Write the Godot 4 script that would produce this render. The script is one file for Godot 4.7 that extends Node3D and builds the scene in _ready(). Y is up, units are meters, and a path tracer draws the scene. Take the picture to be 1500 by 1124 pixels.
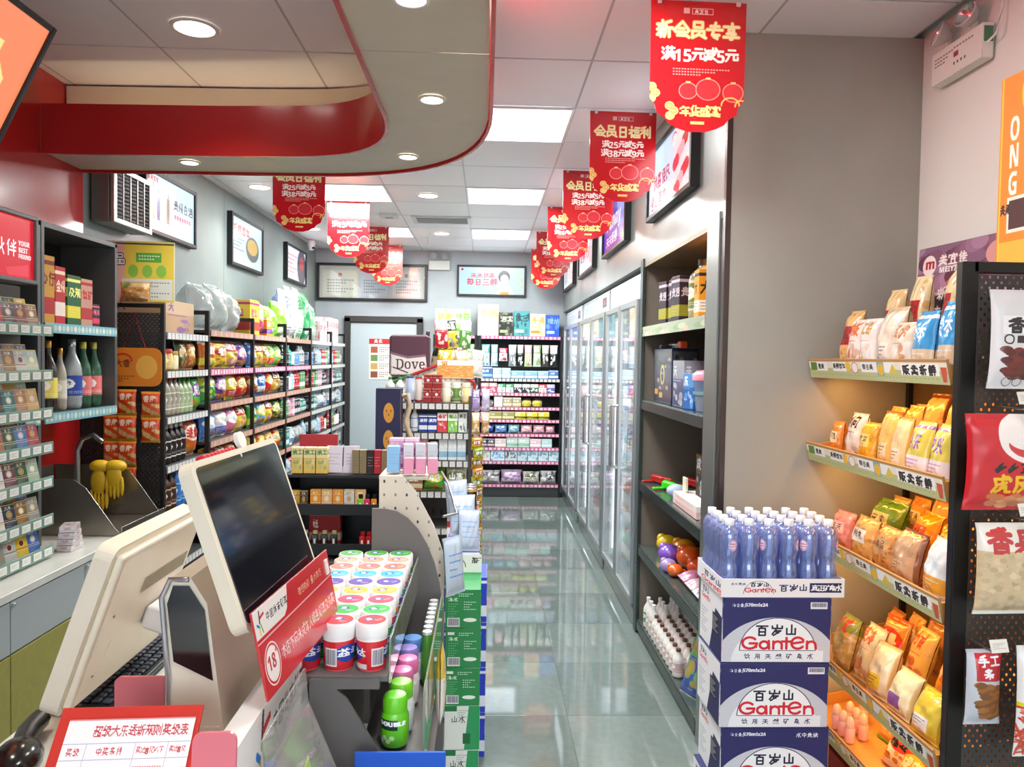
extends Node3D
# Convenience store seen from beside the checkout counter. x runs across the shop, y up, -z towards the back wall; metres.

const HAN := {
"新": "3031 0242 1314 3334 0545 2529 2608 2648 8051 5156 5649 5494 7479", "会": "5005 5095 3464 1686 4628 2878 6799", "员": "2070 2023 7073 2373 1518 1585 8588 5657 5719 5799",
"专": "2272 0494 5037 3777 7758 4869", "享": "5051 0292 3363 3335 6365 3565 2676 7657 5759 5949 0898", "满": "0112 0415 0927 3191 4043 7073 3494 3639 3696 9699 5457 5748 7477 7788",
"减": "0113 0917 2292 2226 2619 3454 3656 3638 5658 3858 6067 6799 8375 8091", "元": "2171 0494 3418 1809 6468 6898 9896", "日": "2171 2129 7179 2575 2979",
"福": "2021 0343 4306 2529 2638 5191 5383 5355 8385 5585 4797 4749 9799 4999 7779", "利": "4011 0353 3139 3406 3456 6267 8089 8979", "年": "3103 2282 2575 2527 0797 5259",
"货": "3013 2225 5055 8252 5595 2676 2629 7679 4809 5899", "盛": "1272 1215 1506 2444 4436 6066 6686 8553 7081 1787 1719 3739 6769 8789 0999", "宴": "5051 0191 0103 9193 3262 3265 6265 3565 0797 4628 2899 7618",
"百": "0191 5133 2373 2329 7379 2676 2979", "岁": "5053 1113 1393 9193 4418 3585 8529 4667", "山": "5058 1318 1888 8388", "饮": "2004 2343 4334 2528 2847 7053 6393 9375 7549 7599",
"用": "2126 2609 2181 8189 8979 2484 2686 5159", "天": "1282 0595 5256 5609 5699", "然": "3105 3252 5205 3343 5393 7074 7446 7396 8192 1809 3839 6869 8899", "矿": "0141 2105 1545 1518 4548 1848 7071 5292 5256 5639",
"泉": "5031 2272 2225 7275 2373 2575 5659 1646 4618 8657 5799", "水": "5059 5949 1343 4308 9153 5399", "净": "0112 0816 5032 4272 7263 4484 8487 2696 4787 6469 6959", "含": "5004 5094 4353 2575 7566 2777 2729 7779 2979",
"量": "2070 2023 7073 2373 2171 0494 2575 2527 7577 2676 5559 1787 0999", "真": "5051 1181 2373 2327 7377 2474 2676 0898 2809 6899", "正": "0191 5159 2529 5585 0999", "中": "1282 1216 8286 1686 5059",
"贵": "2171 2123 7173 2373 5054 0494 2575 2528 7578 5709 6899", "族": "2021 0343 2309 2545 4539 6052 5292 5494 4696 7249 7699", "贩": "0141 0106 4146 2225 2509 2649 9051 5156 5649 5494 9459 5699", "卖": "2171 5053 0393 9394 2435 4546 0797 5457 5709 5899",
"鲜": "2003 1141 4132 0343 0307 4347 0747 0545 2327 0949 6051 8071 5292 5494 4696 7279", "香": "7021 0292 5056 5305 5395 2676 2629 7679 2777 2979", "辣": "2021 0242 1314 3334 0444 0646 2409 5191 7079 5393 5355 9395 5595 7548 7599",
"虎": "5053 5181 1292 1226 2609 9293 3574 5256 5676 4748 4829 4777 7779 7999", "皮": "1191 9193 1116 1609 5054 2474 7429 3599", "手": "7021 1373 0595 5159 5939", "工": "1181 5158 0898", "火": "2335 8264 5055 5509 5599",
"伙": "3013 2129 4456 9375 7075 7539 7599", "伴": "3013 2129 5263 9182 4494 3696 7079", "健": "2013 1229 5181 8185 4393 5585 4797 6067 3141 4134 3444 4428 2999", "康": "5051 1292 1226 2609 3383 8386 2595 3686 5259 3728 7757 5799",
"丰": "1282 1575 0797 5059", "富": "5051 0191 0103 9193 3363 3435 6465 3565 2777 2729 7779 5759 2979", "每": "3002 2181 2218 2282 8287 7869 0595 1878 4344 4647", "美": "3041 7061 1282 2474 0595 5156 1787 5609 5799",
"宜": "5051 0191 0103 9193 3373 3338 7378 3575 0999", "佳": "3013 2229 4282 6064 3494 4686 6569 3999", "优": "3013 2229 4393 6064 6439 7376 7698 9896 8192", "惠": "1191 5055 2272 2225 7275 2575 0696 1809 3739 3979 5758 8799",
"便": "3013 2229 4191 4393 4346 9396 4696 7177 7749 5799", "民": "1171 1119 7174 1474 1938 4487 8797", "省": "5053 3012 7092 8205 3474 3439 7479 3676 3979", "心": "1407 3438 3878 7876 5264 8396",
"州": "2109 5059 8089 0405 3536 6567", "白": "5031 2272 2229 7279 2575 2979", "酒": "0112 0314 0927 3191 3393 3339 9399 5156 7176 3696 3999", "益": "3041 7061 0292 4317 5397 1686 1619 3639 6669 8689 0999",
"达": "1122 0434 3427 0799 4393 7074 7448 7598", "超": "1141 2024 0444 2427 2545 1408 1999 5191 9184 6155 5686 5658 8688 5888", "级": "2012 1333 3304 0444 0838 4181 5139 8163 6393 9349 5599", "大": "0393 5054 5409 5499",
"乐": "8121 2125 2585 5259 5949 2709 7799", "透": "8040 3292 6054 6335 6395 4575 4638 7576 7688 1122 0424 2427 0799", "规": "0141 0444 2024 2408 2447 5191 5156 9196 7355 6549 7578 7899 9997", "则": "0141 0106 4146 2225 2509 2649 6267 8089 8979",
"奖": "1012 2025 0524 5031 4181 8134 4253 0696 5456 5609 5799", "表": "1181 2373 0595 5055 5509 3739 3968 8467 5699", "本": "0292 5059 5206 5296 3767", "店": "5051 1191 1116 1609 5155 5383 3575 3539 7579 3979",
"不": "0191 5105 5359 6396", "向": "5031 1191 1119 9199 9989 3464 3437 6467 3767", "未": "2272 0494 5059 5408 5498", "成": "1292 1226 2609 2555 5547 6068 6899 8465 8092", "人": "5046 4609 5499",
"销": "2003 1242 0444 0646 2428 2847 7054 5062 9182 5484 5459 9499 5797", "售": "3012 2126 2171 2373 2575 2676 5156 2878 2829 7879 2979", "彩": "4011 0213 2324 4143 0545 2439 2508 2548 9062 9365 9659", "票": "0191 2272 2225 7275 2575 4144 6164 0797 5759 3709 6799",
"及": "2171 3108 7163 6393 8439 3599", "兑": "2031 8061 2272 2225 7275 2575 3509 6568 6898 9896", "国": "1191 1119 9199 1999 3373 3575 2777 5357", "体": "3013 2229 3393 6069 6337 6397 5777", "育": "5051 0292 4325 2575 6485 2676 2629 7679 2878",
"条": "4012 2171 7125 2287 0595 5559 4618 6688", "件": "3013 2229 6053 4383 3595 7079", "下": "0191 5159 5476", "亿": "3013 2229 4191 9146 4679 7999", "池": "0112 0314 0927 3393 3338 3899 9997 6066 9396", "以": "1117 1746 4344 7108 7599", "等": "3003 6064 1231 6292 1484 5457 0696 1888 6467",
"鸡": "0141 4107 1248 7051 5191 5156 9195 5696 9699 4797", "蛋": "1181 5155 3353 1506 2676 2628 7678 2878 5059 0999", "乡": "5023 2353 5306 3464 6408 8319", "饼": "2004 2343 2528 2847 5061 9081 4292 3696 5359 8389", "家": "5051 0191 0103 9193 2474 5406 4569 5909 8599", "果": "2171 2125 7175 2373 2575 0696 5159 5609 5799", "理": "0141 0444 0747 2127 5191 5155 9195 5393 5595 7179 5797 4999", "性": "2029 0305 4345 6053 5292 5595 7079 4999", "购": "0141 0106 4146 2225 2509 2649 6053 5293 9399 9979 6457 5777", "力": "1383 8388 8868 5054 5419", "而": "0191 5133 1383 1319 8389 3338 6368", "行": "3013 4124 2529 5191 4494 7479 7959", "加": "0242 4248 4838 2024 2409 5292 5258 9298 5898", "脆": "1140 1116 1609 4148 1343 1545 7052 5282 4393 5355 5548", "品": "2070 2023 7073 2373 0545 0509 4549 0949 5595 5559 9599 5999", "金": "5004 5094 3363 1686 5359 2738 7768 0999", "三": "1181 2575 0999", "食": "5004 5094 4353 2565 2529 6566 2767 2948 6799", "面": "0191 5132 1383 1319 8389 3339 6369 1989", "包": "3003 2282 8288 8878 2464 2427 2767 2898",
}
const SZ := 2048
var taken := {}
var rng := RandomNumberGenerator.new()
var pages := []
var page_cursor := []
var page_mats := {}
var backlit_mats := {}
var mats := {}
var fonts := {}

func uname(n: String) -> String:
	var k: int = taken.get(n, 0)
	taken[n] = k + 1
	return n if k == 0 else "%s_%03d" % [n, k]

func thing(n: String, label: String, cat: String, at := Vector3.ZERO, turn := 0.0, group := "") -> Node3D:
	var o := Node3D.new()
	o.name = uname(n)
	add_child(o)
	tag(o, label, cat, group)
	o.position = at
	o.rotation.y = turn
	return o

func tag(o: Node, label: String, cat: String, group := "", kind := "") -> void:
	if label: o.set_meta("label", label)
	if cat: o.set_meta("category", cat)
	if group: o.set_meta("group", group)
	if kind: o.set_meta("kind", kind)

func part(n: String, mesh: Mesh, m: Material, parent: Node, at := Vector3.ZERO, rot := Vector3.ZERO) -> MeshInstance3D:
	var o := MeshInstance3D.new()
	o.name = n
	o.mesh = mesh
	o.material_override = m
	o.position = at
	o.rotation = rot
	parent.add_child(o, true)
	return o

func solo(n: String, label: String, cat: String, mesh: Mesh, m: Material, at := Vector3.ZERO, rot := Vector3.ZERO, group := "") -> MeshInstance3D:
	var o := part(uname(n), mesh, m, self, at, rot)
	tag(o, label, cat, group)
	return o

func struct(n: String, mesh: Mesh, m: Material, at := Vector3.ZERO, rot := Vector3.ZERO, label := "") -> MeshInstance3D:
	var o := part(uname(n), mesh, m, self, at, rot)
	tag(o, label, "", "", "structure")
	return o

# ---------------------------------------------------------------- materials
func mat(col: Color, rough := 0.5, metal := 0.0, coat := 0.0) -> StandardMaterial3D:
	var key := [col.to_html(), rough, metal, coat]
	if mats.has(key): return mats[key]
	var m := StandardMaterial3D.new()
	m.albedo_color = col
	m.roughness = rough
	m.metallic = metal
	if coat > 0:
		m.clearcoat_enabled = true
		m.clearcoat = coat
		m.clearcoat_roughness = 0.12
	mats[key] = m
	return m

func hexm(h: String, rough := 0.5, metal := 0.0, coat := 0.0) -> StandardMaterial3D:
	return mat(Color(h), rough, metal, coat)

func clear(h: String, alpha: float, rough := 0.05) -> StandardMaterial3D:
	var key := ["clear", h, alpha, rough]
	if mats.has(key): return mats[key]
	var m := StandardMaterial3D.new()
	m.albedo_color = Color(Color(h), alpha)
	m.transparency = BaseMaterial3D.TRANSPARENCY_ALPHA
	m.roughness = rough
	mats[key] = m
	return m

func glow(h: String, energy: float) -> StandardMaterial3D:
	var key := ["glow", h, energy]
	if mats.has(key): return mats[key]
	var m := StandardMaterial3D.new()
	m.albedo_color = Color(h)
	m.emission_enabled = true
	m.emission = Color(h)
	m.emission_energy_multiplier = energy
	mats[key] = m
	return m

func noisy(h1: String, h2: String, scale: float, rough := 0.5, metal := 0.0, freq := 0.02, stretch := Vector3.ONE) -> StandardMaterial3D:
	var key := ["noisy", h1, h2, scale, rough]
	if mats.has(key): return mats[key]
	var n := FastNoiseLite.new()
	n.seed = 7
	n.frequency = freq
	n.fractal_octaves = 4
	var g := Gradient.new()
	g.set_color(0, Color(h1))
	g.set_color(1, Color(h2))
	var t := NoiseTexture2D.new()
	t.width = 256
	t.height = 256
	t.seamless = true
	t.noise = n
	t.color_ramp = g
	var m := StandardMaterial3D.new()
	m.albedo_texture = t
	m.roughness = rough
	m.metallic = metal
	m.uv1_triplanar = true
	m.uv1_scale = stretch * scale
	mats[key] = m
	return m

# printed surfaces: all prints share a few texture pages
func pm(a: Art, finish := "paper") -> StandardMaterial3D:
	var key := [a.page, finish]
	if page_mats.has(key): return page_mats[key]
	var m := StandardMaterial3D.new()
	m.roughness = {"paper": 0.6, "film": 0.3, "gloss": 0.18, "sleeve": 0.4, "holes": 0.6}.get(finish, 0.5)
	if finish == "film" or finish == "gloss":
		m.clearcoat_enabled = true
		m.clearcoat = 0.6
		m.clearcoat_roughness = 0.2
	page_mats[key] = m
	return m

func finish_pages() -> void:
	var tex := []
	for p in pages:
		tex.append(ImageTexture.create_from_image(p))
	for key in page_mats:
		var m: StandardMaterial3D = page_mats[key]
		m.albedo_texture = tex[key[0]]
		if key[1] == "holes":
			m.transparency = BaseMaterial3D.TRANSPARENCY_ALPHA_SCISSOR
			m.alpha_scissor_threshold = 0.5

	# faces of the wall light boxes, the red light sign and the television: the only prints that give off light
	for page in backlit_mats:
		var m: StandardMaterial3D = backlit_mats[page]
		m.albedo_texture = tex[page]
		m.emission_texture = tex[page]

func backlit(a: Art) -> StandardMaterial3D:
	if not backlit_mats.has(a.page):
		var m := StandardMaterial3D.new()
		m.albedo_color = Color(0.35, 0.35, 0.35)
		m.roughness = 0.2
		m.emission_enabled = true
		m.emission_energy_multiplier = SCREEN
		backlit_mats[a.page] = m
	return backlit_mats[a.page]

func art(w: int, h: int, base := Color.WHITE) -> Art:
	for i in pages.size() + 1:
		if i == pages.size():
			pages.append(Image.create_empty(SZ, SZ, false, Image.FORMAT_RGBA8))
			page_cursor.append([0, 0, 0])
		var c: Array = page_cursor[i]
		if c[0] + w > SZ:
			if c[1] + c[2] + h > SZ: continue
			c[1] += c[2]
			c[0] = 0
			c[2] = 0
		if c[1] + h > SZ: continue
		var a := Art.new()
		a.im = pages[i]
		a.page = i
		a.r = Rect2i(c[0], c[1], w, h)
		a.W = w
		a.H = h
		a.host = self
		c[0] += w
		c[2] = maxi(c[2], h)
		a.im.fill_rect(a.r, base)
		return a
	return null

class Art:
	var im: Image
	var r: Rect2i
	var page: int
	var W: int
	var H: int
	var host: Node3D
	func uv(x := 0.0, y := 0.0, w := 1.0, h := 1.0) -> Rect2:
		return Rect2((r.position.x + 1.5 + x * (W - 3)) / SZ, (r.position.y + 1.5 + y * (H - 3)) / SZ, w * (W - 3) / SZ, h * (H - 3) / SZ)
	func rect(x: float, y: float, w: float, h: float, c: Color) -> void:
		var q := Rect2i(r.position.x + roundi(x), r.position.y + roundi(y), maxi(1, roundi(w)), maxi(1, roundi(h))).intersection(r)
		if q.size.x > 0 and q.size.y > 0: im.fill_rect(q, c)
	func poly(pts: PackedVector2Array, c: Color) -> void:
		var lo := 1e9
		var hi := -1e9
		for p in pts:
			lo = minf(lo, p.y)
			hi = maxf(hi, p.y)
		var n := pts.size()
		for y in range(maxi(0, floori(lo)), mini(H - 1, ceili(hi)) + 1):
			var xs := []
			for i in n:
				var p := pts[i]
				var q := pts[(i + 1) % n]
				var yy := y + 0.5
				if (p.y <= yy) != (q.y <= yy): xs.append(p.x + (yy - p.y) / (q.y - p.y) * (q.x - p.x))
			xs.sort()
			for i in range(0, xs.size() - 1, 2):
				var w: int = roundi(xs[i + 1]) - roundi(xs[i])
				if w > 0: rect(xs[i], y, w, 1, c)
	func ell(cx: float, cy: float, rx: float, ry: float, c: Color) -> void:
		for y in range(maxi(0, floori(cy - ry)), mini(H - 1, ceili(cy + ry)) + 1):
			var t := (y + 0.5 - cy) / ry
			if absf(t) < 1.0:
				var w := rx * sqrt(1.0 - t * t)
				rect(cx - w, y, w * 2, 1, c)
	func line(a: Vector2, b: Vector2, t: float, c: Color) -> void:
		var d := (b - a)
		if d.length() < 0.5:
			rect(a.x - t / 2, a.y - t / 2, t, t, c)
			return
		var n := d.normalized().orthogonal() * t / 2
		poly(PackedVector2Array([a + n, b + n, b - n, a - n]), c)
		if t >= 3:
			ell(a.x, a.y, t / 2, t / 2, c)
			ell(b.x, b.y, t / 2, t / 2, c)
	func arc(cx: float, cy: float, rx: float, ry: float, t: float, c: Color, a0 := 0.0, a1 := TAU) -> void:
		var last := Vector2.ZERO
		for i in 33:
			var k := a0 + (a1 - a0) * i / 32.0
			var p := Vector2(cx + rx * cos(k), cy + ry * sin(k))
			if i: line(last, p, t, c)
			last = p
	func han(s: String, x: float, y: float, size: float, c: Color, t := 0.0, gap := 1.12, squeeze := 1.0) -> float:
		if t <= 0: t = size * 0.1
		for ch in s:
			if HAN.has(ch):
				for st in HAN[ch].split(" "):
					var last := Vector2.ZERO
					for i in range(0, st.length() - 1, 2):
						var p := Vector2(x + (int(st[i]) + 0.5) * size / 10.0 * squeeze, y + (int(st[i + 1]) + 0.5) * size / 10.0)
						if i: line(last, p, t, c)
						last = p
				x += size * gap * squeeze
			elif ch == " ":
				x += size * 0.5
			else:
				x = lat(ch, x, y - size * 0.06, size * 1.25, c, true)
		return x
	func lat(s: String, x: float, y: float, size: float, c: Color, bold := false, serif := false) -> float:
		var f: Font = host.font(bold, serif)
		var ts := TextServerManager.get_primary_interface()
		var rid: RID = f.get_rids()[0]
		var px := maxi(6, roundi(size))
		var asc := ts.font_get_ascent(rid, px)
		for ch in s:
			var gi := ts.font_get_glyph_index(rid, px, ch.unicode_at(0), 0)
			var sz := Vector2i(px, 0)
			ts.font_render_glyph(rid, sz, gi)
			var ti := ts.font_get_glyph_texture_idx(rid, sz, gi)
			if ti >= 0:
				var g: Image = ts.font_get_texture_image(rid, sz, ti)
				var q: Rect2 = ts.font_get_glyph_uv_rect(rid, sz, gi)
				var off: Vector2 = ts.font_get_glyph_offset(rid, sz, gi)
				var src: Image = g.get_region(Rect2i(q))
				src.convert(Image.FORMAT_RGBA8)
				var fill := Image.create_empty(src.get_width(), src.get_height(), false, Image.FORMAT_RGBA8)
				fill.fill(c)
				var dst := r.position + Vector2i(roundi(x + off.x), roundi(y + asc + off.y))
				var vis := Rect2i(dst, src.get_size()).intersection(r)
				if vis.size.x > 0 and vis.size.y > 0:
					im.blend_rect_mask(fill, src, Rect2i(vis.position - dst, vis.size), vis.position)
			x += ts.font_get_glyph_advance(rid, px, gi).x
		return x
	func lines(x: float, y: float, w: float, n: int, step: float, t: float, c: Color) -> void:
		for i in n:
			var k := x
			while k < x + w * (1.0 - 0.25 * (i % 3)):
				rect(k, y + i * step, t * 1.6, t, c)
				k += t * 2.4

func font(bold: bool, serif: bool) -> Font:
	var key := [bold, serif]
	if not fonts.has(key):
		var f := SystemFont.new()
		f.font_names = PackedStringArray(["Droid Serif" if serif else "Droid Sans"])
		f.font_weight = 700 if bold else 400
		fonts[key] = f
	return fonts[key]

# ---------------------------------------------------------------- meshes
class MB:
	var v := PackedVector3Array()
	var n := PackedVector3Array()
	var t := PackedVector2Array()
	var x := PackedInt32Array()
	func vert(p: Vector3, nn: Vector3, u := Vector2.ZERO) -> int:
		v.append(p)
		n.append(nn)
		t.append(u)
		return v.size() - 1
	func tri(a: int, b: int, c: int) -> void:
		x.append_array([a, b, c])
	func quad(a: Vector3, b: Vector3, c: Vector3, d: Vector3, r := Rect2(0, 0, 1, 1)) -> void:
		# a b c d run clockwise seen from the front: bottom-left, top-left, top-right, bottom-right
		var nn := (c - a).cross(b - a).normalized() * 1.0
		nn = (b - a).cross(c - a).normalized() * -1.0
		var i := vert(a, nn, Vector2(r.position.x, r.end.y))
		vert(b, nn, r.position)
		vert(c, nn, Vector2(r.end.x, r.position.y))
		vert(d, nn, r.end)
		x.append_array([i, i + 1, i + 2, i, i + 2, i + 3])
	func box(c: Vector3, s: Vector3, bev := 0.0, uvs := []) -> void:
		# faces in order +z -z +x -x +y -y
		var h := s / 2
		bev = minf(bev, minf(h.x, minf(h.y, h.z)) * 0.9)
		var N := [Vector3.BACK, Vector3.FORWARD, Vector3.RIGHT, Vector3.LEFT, Vector3.UP, Vector3.DOWN]
		var U := [Vector3.RIGHT, Vector3.LEFT, Vector3.FORWARD, Vector3.BACK, Vector3.RIGHT, Vector3.RIGHT]
		var V := [Vector3.UP, Vector3.UP, Vector3.UP, Vector3.UP, Vector3.FORWARD, Vector3.BACK]
		var id := {}
		for f in 6:
			var r: Rect2 = Rect2(0, 0, 1, 1) if uvs.is_empty() else uvs[mini(f, uvs.size() - 1)]
			var o: Array[int] = []
			for k in [[-1, -1], [-1, 1], [1, 1], [1, -1]]:
				var sg: Vector3 = N[f] + U[f] * k[0] + V[f] * k[1]
				var p: Vector3 = sg * h - (U[f] * k[0] + V[f] * k[1]) * bev
				var u := Vector2(r.position.x + r.size.x * (0.5 + 0.5 * k[0]), r.end.y - r.size.y * (0.5 + 0.5 * k[1]))
				var i := vert(c + p, N[f], u)
				id[[f, sg]] = i
				o.append(i)
			x.append_array([o[0], o[1], o[2], o[0], o[2], o[3]])
		if bev <= 0: return
		for f in 6:
			for g in range(f + 1, 6):
				if absf(N[f].dot(N[g])) > 0.5: continue
				var e: Vector3 = N[f].cross(N[g])
				var m: Vector3 = N[f] + N[g]
				var a: int = id[[f, m + e]]
				var b: int = id[[f, m - e]]
				var cc: int = id[[g, m - e]]
				var d: int = id[[g, m + e]]
				x.append_array([a, b, cc, a, cc, d])
		for sx in [-1, 1]:
			for sy in [-1, 1]:
				for sz in [-1, 1]:
					var sg := Vector3(sx, sy, sz)
					x.append_array([id[[0 if sz > 0 else 1, sg]], id[[2 if sx > 0 else 3, sg]], id[[4 if sy > 0 else 5, sg]]])
	func lathe(prof: Array, seg := 16, r := Rect2(0, 0, 1, 1), c := Vector3.ZERO, label := []) -> void:
		# prof: [[radius, height], ...] from the bottom up; sharp where the profile turns more than 50 degrees
		var m := prof.size()
		var fn := []
		for i in m - 1:
			var d := Vector2(prof[i + 1][0] - prof[i][0], prof[i + 1][1] - prof[i][1])
			fn.append(Vector2(d.y, -d.x).normalized())
		var y0: float = prof[0][1]
		var y1: float = prof[m - 1][1]
		for i in m - 1:
			var na: Vector2 = fn[i]
			var nb: Vector2 = fn[i]
			if i > 0 and fn[i - 1].dot(fn[i]) > 0.64: na = (fn[i] + fn[i - 1]).normalized()
			if i < m - 2 and fn[i + 1].dot(fn[i]) > 0.64: nb = (fn[i] + fn[i + 1]).normalized()
			var base := v.size()
			for k in seg + 1:
				var a := TAU * k / seg
				var cs := Vector3(sin(a), 0, cos(a))
				for e in 2:
					var q: Array = prof[i + e]
					var nn: Vector2 = nb if e else na
					var vv: float = (q[1] - y0) / maxf(1e-6, y1 - y0)
					vert(c + cs * q[0] + Vector3(0, q[1], 0), (cs * nn.x + Vector3(0, nn.y, 0)).normalized(), Vector2(r.position.x + r.size.x * fposmod(float(k) / seg * 0.9999 + 0.5, 1.0), r.end.y - r.size.y * vv))
			for k in seg:
				var b := base + k * 2
				x.append_array([b, b + 1, b + 3, b, b + 3, b + 2])
	func disc(c: Vector3, rad: float, up := Vector3.UP, seg := 20, r := Rect2(0, 0, 1, 1)) -> void:
		var b := Basis.looking_at(up, Vector3.FORWARD if absf(up.y) > 0.9 else Vector3.UP)
		var i := vert(c, up, r.get_center())
		for k in seg + 1:
			var a := TAU * k / seg
			var q := b.x * cos(a) + b.y * sin(a)
			vert(c + q * rad, up, r.get_center() + Vector2(q.x if absf(up.y) > 0.5 else cos(a), q.z if absf(up.y) > 0.5 else -sin(a)) * r.size * 0.5)
		for k in seg: x.append_array([i, i + 1 + k, i + 2 + k])
	func tube(path: Array, rad: float, seg := 8, closed_ends := true) -> void:
		var base := v.size()
		var m := path.size()
		var up := Vector3.UP
		for i in m:
			var d: Vector3 = (path[mini(i + 1, m - 1)] - path[maxi(i - 1, 0)]).normalized()
			if absf(d.dot(up)) > 0.95: up = Vector3.RIGHT if absf(d.x) < 0.9 else Vector3.FORWARD
			var s := d.cross(up).normalized()
			var w := s.cross(d)
			for k in seg + 1:
				var a := TAU * k / seg
				var q := s * cos(a) + w * sin(a)
				vert(path[i] + q * rad, q, Vector2(float(k) / seg, float(i) / m))
		for i in m - 1:
			for k in seg:
				var b := base + i * (seg + 1) + k
				x.append_array([b, b + 1, b + seg + 2, b, b + seg + 2, b + seg + 1])
		if closed_ends:
			for e in 2:
				var q := base + (m - 1) * (seg + 1) * e
				for k in range(1, seg - 1): x.append_array([q, q + k, q + k + 1])
	func prism(pts: PackedVector2Array, z0: float, z1: float, r := Rect2(0, 0, 1, 1), side := Rect2(-1, 0, 0, 0)) -> void:
		# outline in x, y; faces at z0 (back) and z1 (front)
		var lo := pts[0]
		var hi := pts[0]
		for p in pts:
			lo = lo.min(p)
			hi = hi.max(p)
		var tr := Geometry2D.triangulate_polygon(pts)
		for e in 2:
			var base := v.size()
			for p in pts:
				var k := (p - lo) / (hi - lo)
				vert(Vector3(p.x, p.y, z1 if e else z0), Vector3(0, 0, 1 if e else -1), Vector2(r.position.x + r.size.x * (k.x if e else 1.0 - k.x), r.end.y - r.size.y * k.y))
			for i in range(0, tr.size(), 3): x.append_array([base + tr[i], base + tr[i + 1], base + tr[i + 2]])
		var m := pts.size()
		var s := side if side.position.x >= 0 else Rect2(r.get_center(), Vector2.ZERO)
		var ccw := not Geometry2D.is_polygon_clockwise(pts)
		for i in m:
			var p := pts[i]
			var q := pts[(i + 1) % m]
			var d := (q - p).normalized()
			var nn := Vector3(d.y, -d.x, 0) * (1.0 if not ccw else 1.0)
			if Geometry2D.is_point_in_polygon((p + q) / 2 + Vector2(nn.x, nn.y) * 1e-4, pts): nn = -nn
			var b := vert(Vector3(p.x, p.y, z0), nn, s.position)
			vert(Vector3(q.x, q.y, z0), nn, s.position)
			vert(Vector3(q.x, q.y, z1), nn, s.end)
			vert(Vector3(p.x, p.y, z1), nn, s.end)
			x.append_array([b, b + 1, b + 2, b, b + 2, b + 3])
	func grid(nu: int, nv: int, f: Callable, r := Rect2(0, 0, 1, 1)) -> void:
		# f(u, v) -> Vector3, u v from 0 to 1; smooth normals by differences
		var base := v.size()
		for j in nv + 1:
			for i in nu + 1:
				var u := float(i) / nu
				var w := float(j) / nv
				var e := 0.01
				var du: Vector3 = f.call(minf(u + e, 1.0), w) - f.call(maxf(u - e, 0.0), w)
				var dw: Vector3 = f.call(u, minf(w + e, 1.0)) - f.call(u, maxf(w - e, 0.0))
				var nn := du.cross(dw)
				nn = nn.normalized() if nn.length() > 1e-12 else Vector3.UP
				vert(f.call(u, w), nn, Vector2(r.position.x + r.size.x * u, r.end.y - r.size.y * w))
		for j in nv:
			for i in nu:
				var b := base + j * (nu + 1) + i
				x.append_array([b, b + nu + 1, b + nu + 2, b, b + nu + 2, b + 1])
	func done() -> ArrayMesh:
		for i in range(0, x.size(), 3):
			var p := v[x[i]]
			var q := (v[x[i + 1]] - p).cross(v[x[i + 2]] - p)
			if q.dot(n[x[i]] + n[x[i + 1]] + n[x[i + 2]]) > 0:
				var k := x[i + 1]
				x[i + 1] = x[i + 2]
				x[i + 2] = k
		var a := []
		a.resize(Mesh.ARRAY_MAX)
		a[Mesh.ARRAY_VERTEX] = v
		a[Mesh.ARRAY_NORMAL] = n
		a[Mesh.ARRAY_TEX_UV] = t
		a[Mesh.ARRAY_INDEX] = x
		var m := ArrayMesh.new()
		m.add_surface_from_arrays(Mesh.PRIMITIVE_TRIANGLES, a)
		return m

func bx(sx: float, sy: float, sz: float, bev := 0.0, uvs := [], c := Vector3.INF) -> ArrayMesh:
	# a box standing on y = 0 unless a centre is given
	var m := MB.new()
	m.box(Vector3(0, sy / 2, 0) if c == Vector3.INF else c, Vector3(sx, sy, sz), bev, uvs)
	return m.done()

func cbx(sx: float, sy: float, sz: float, bev := 0.0, uvs := []) -> ArrayMesh:
	return bx(sx, sy, sz, bev, uvs, Vector3.ZERO)

func pts2(flat: Array) -> PackedVector2Array:
	var p := PackedVector2Array()
	for i in range(0, flat.size(), 2): p.append(Vector2(flat[i], flat[i + 1]))
	return p

func rrect(w: float, h: float, r: float, seg := 4, cx := 0.0, cy := 0.0) -> PackedVector2Array:
	var p := PackedVector2Array()
	for q in 4:
		var c := Vector2(cx + (w / 2 - r) * [1, -1, -1, 1][q], cy + (h / 2 - r) * [1, 1, -1, -1][q])
		for i in seg + 1:
			var a := (q + float(i) / seg) * PI / 2
			p.append(c + Vector2(cos(a), sin(a)) * r)
	return p

const SCREEN := 0.72
const XL := -2.03
const XR := 0.915
const ZB := -9.12
const CEIL := 2.87

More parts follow.
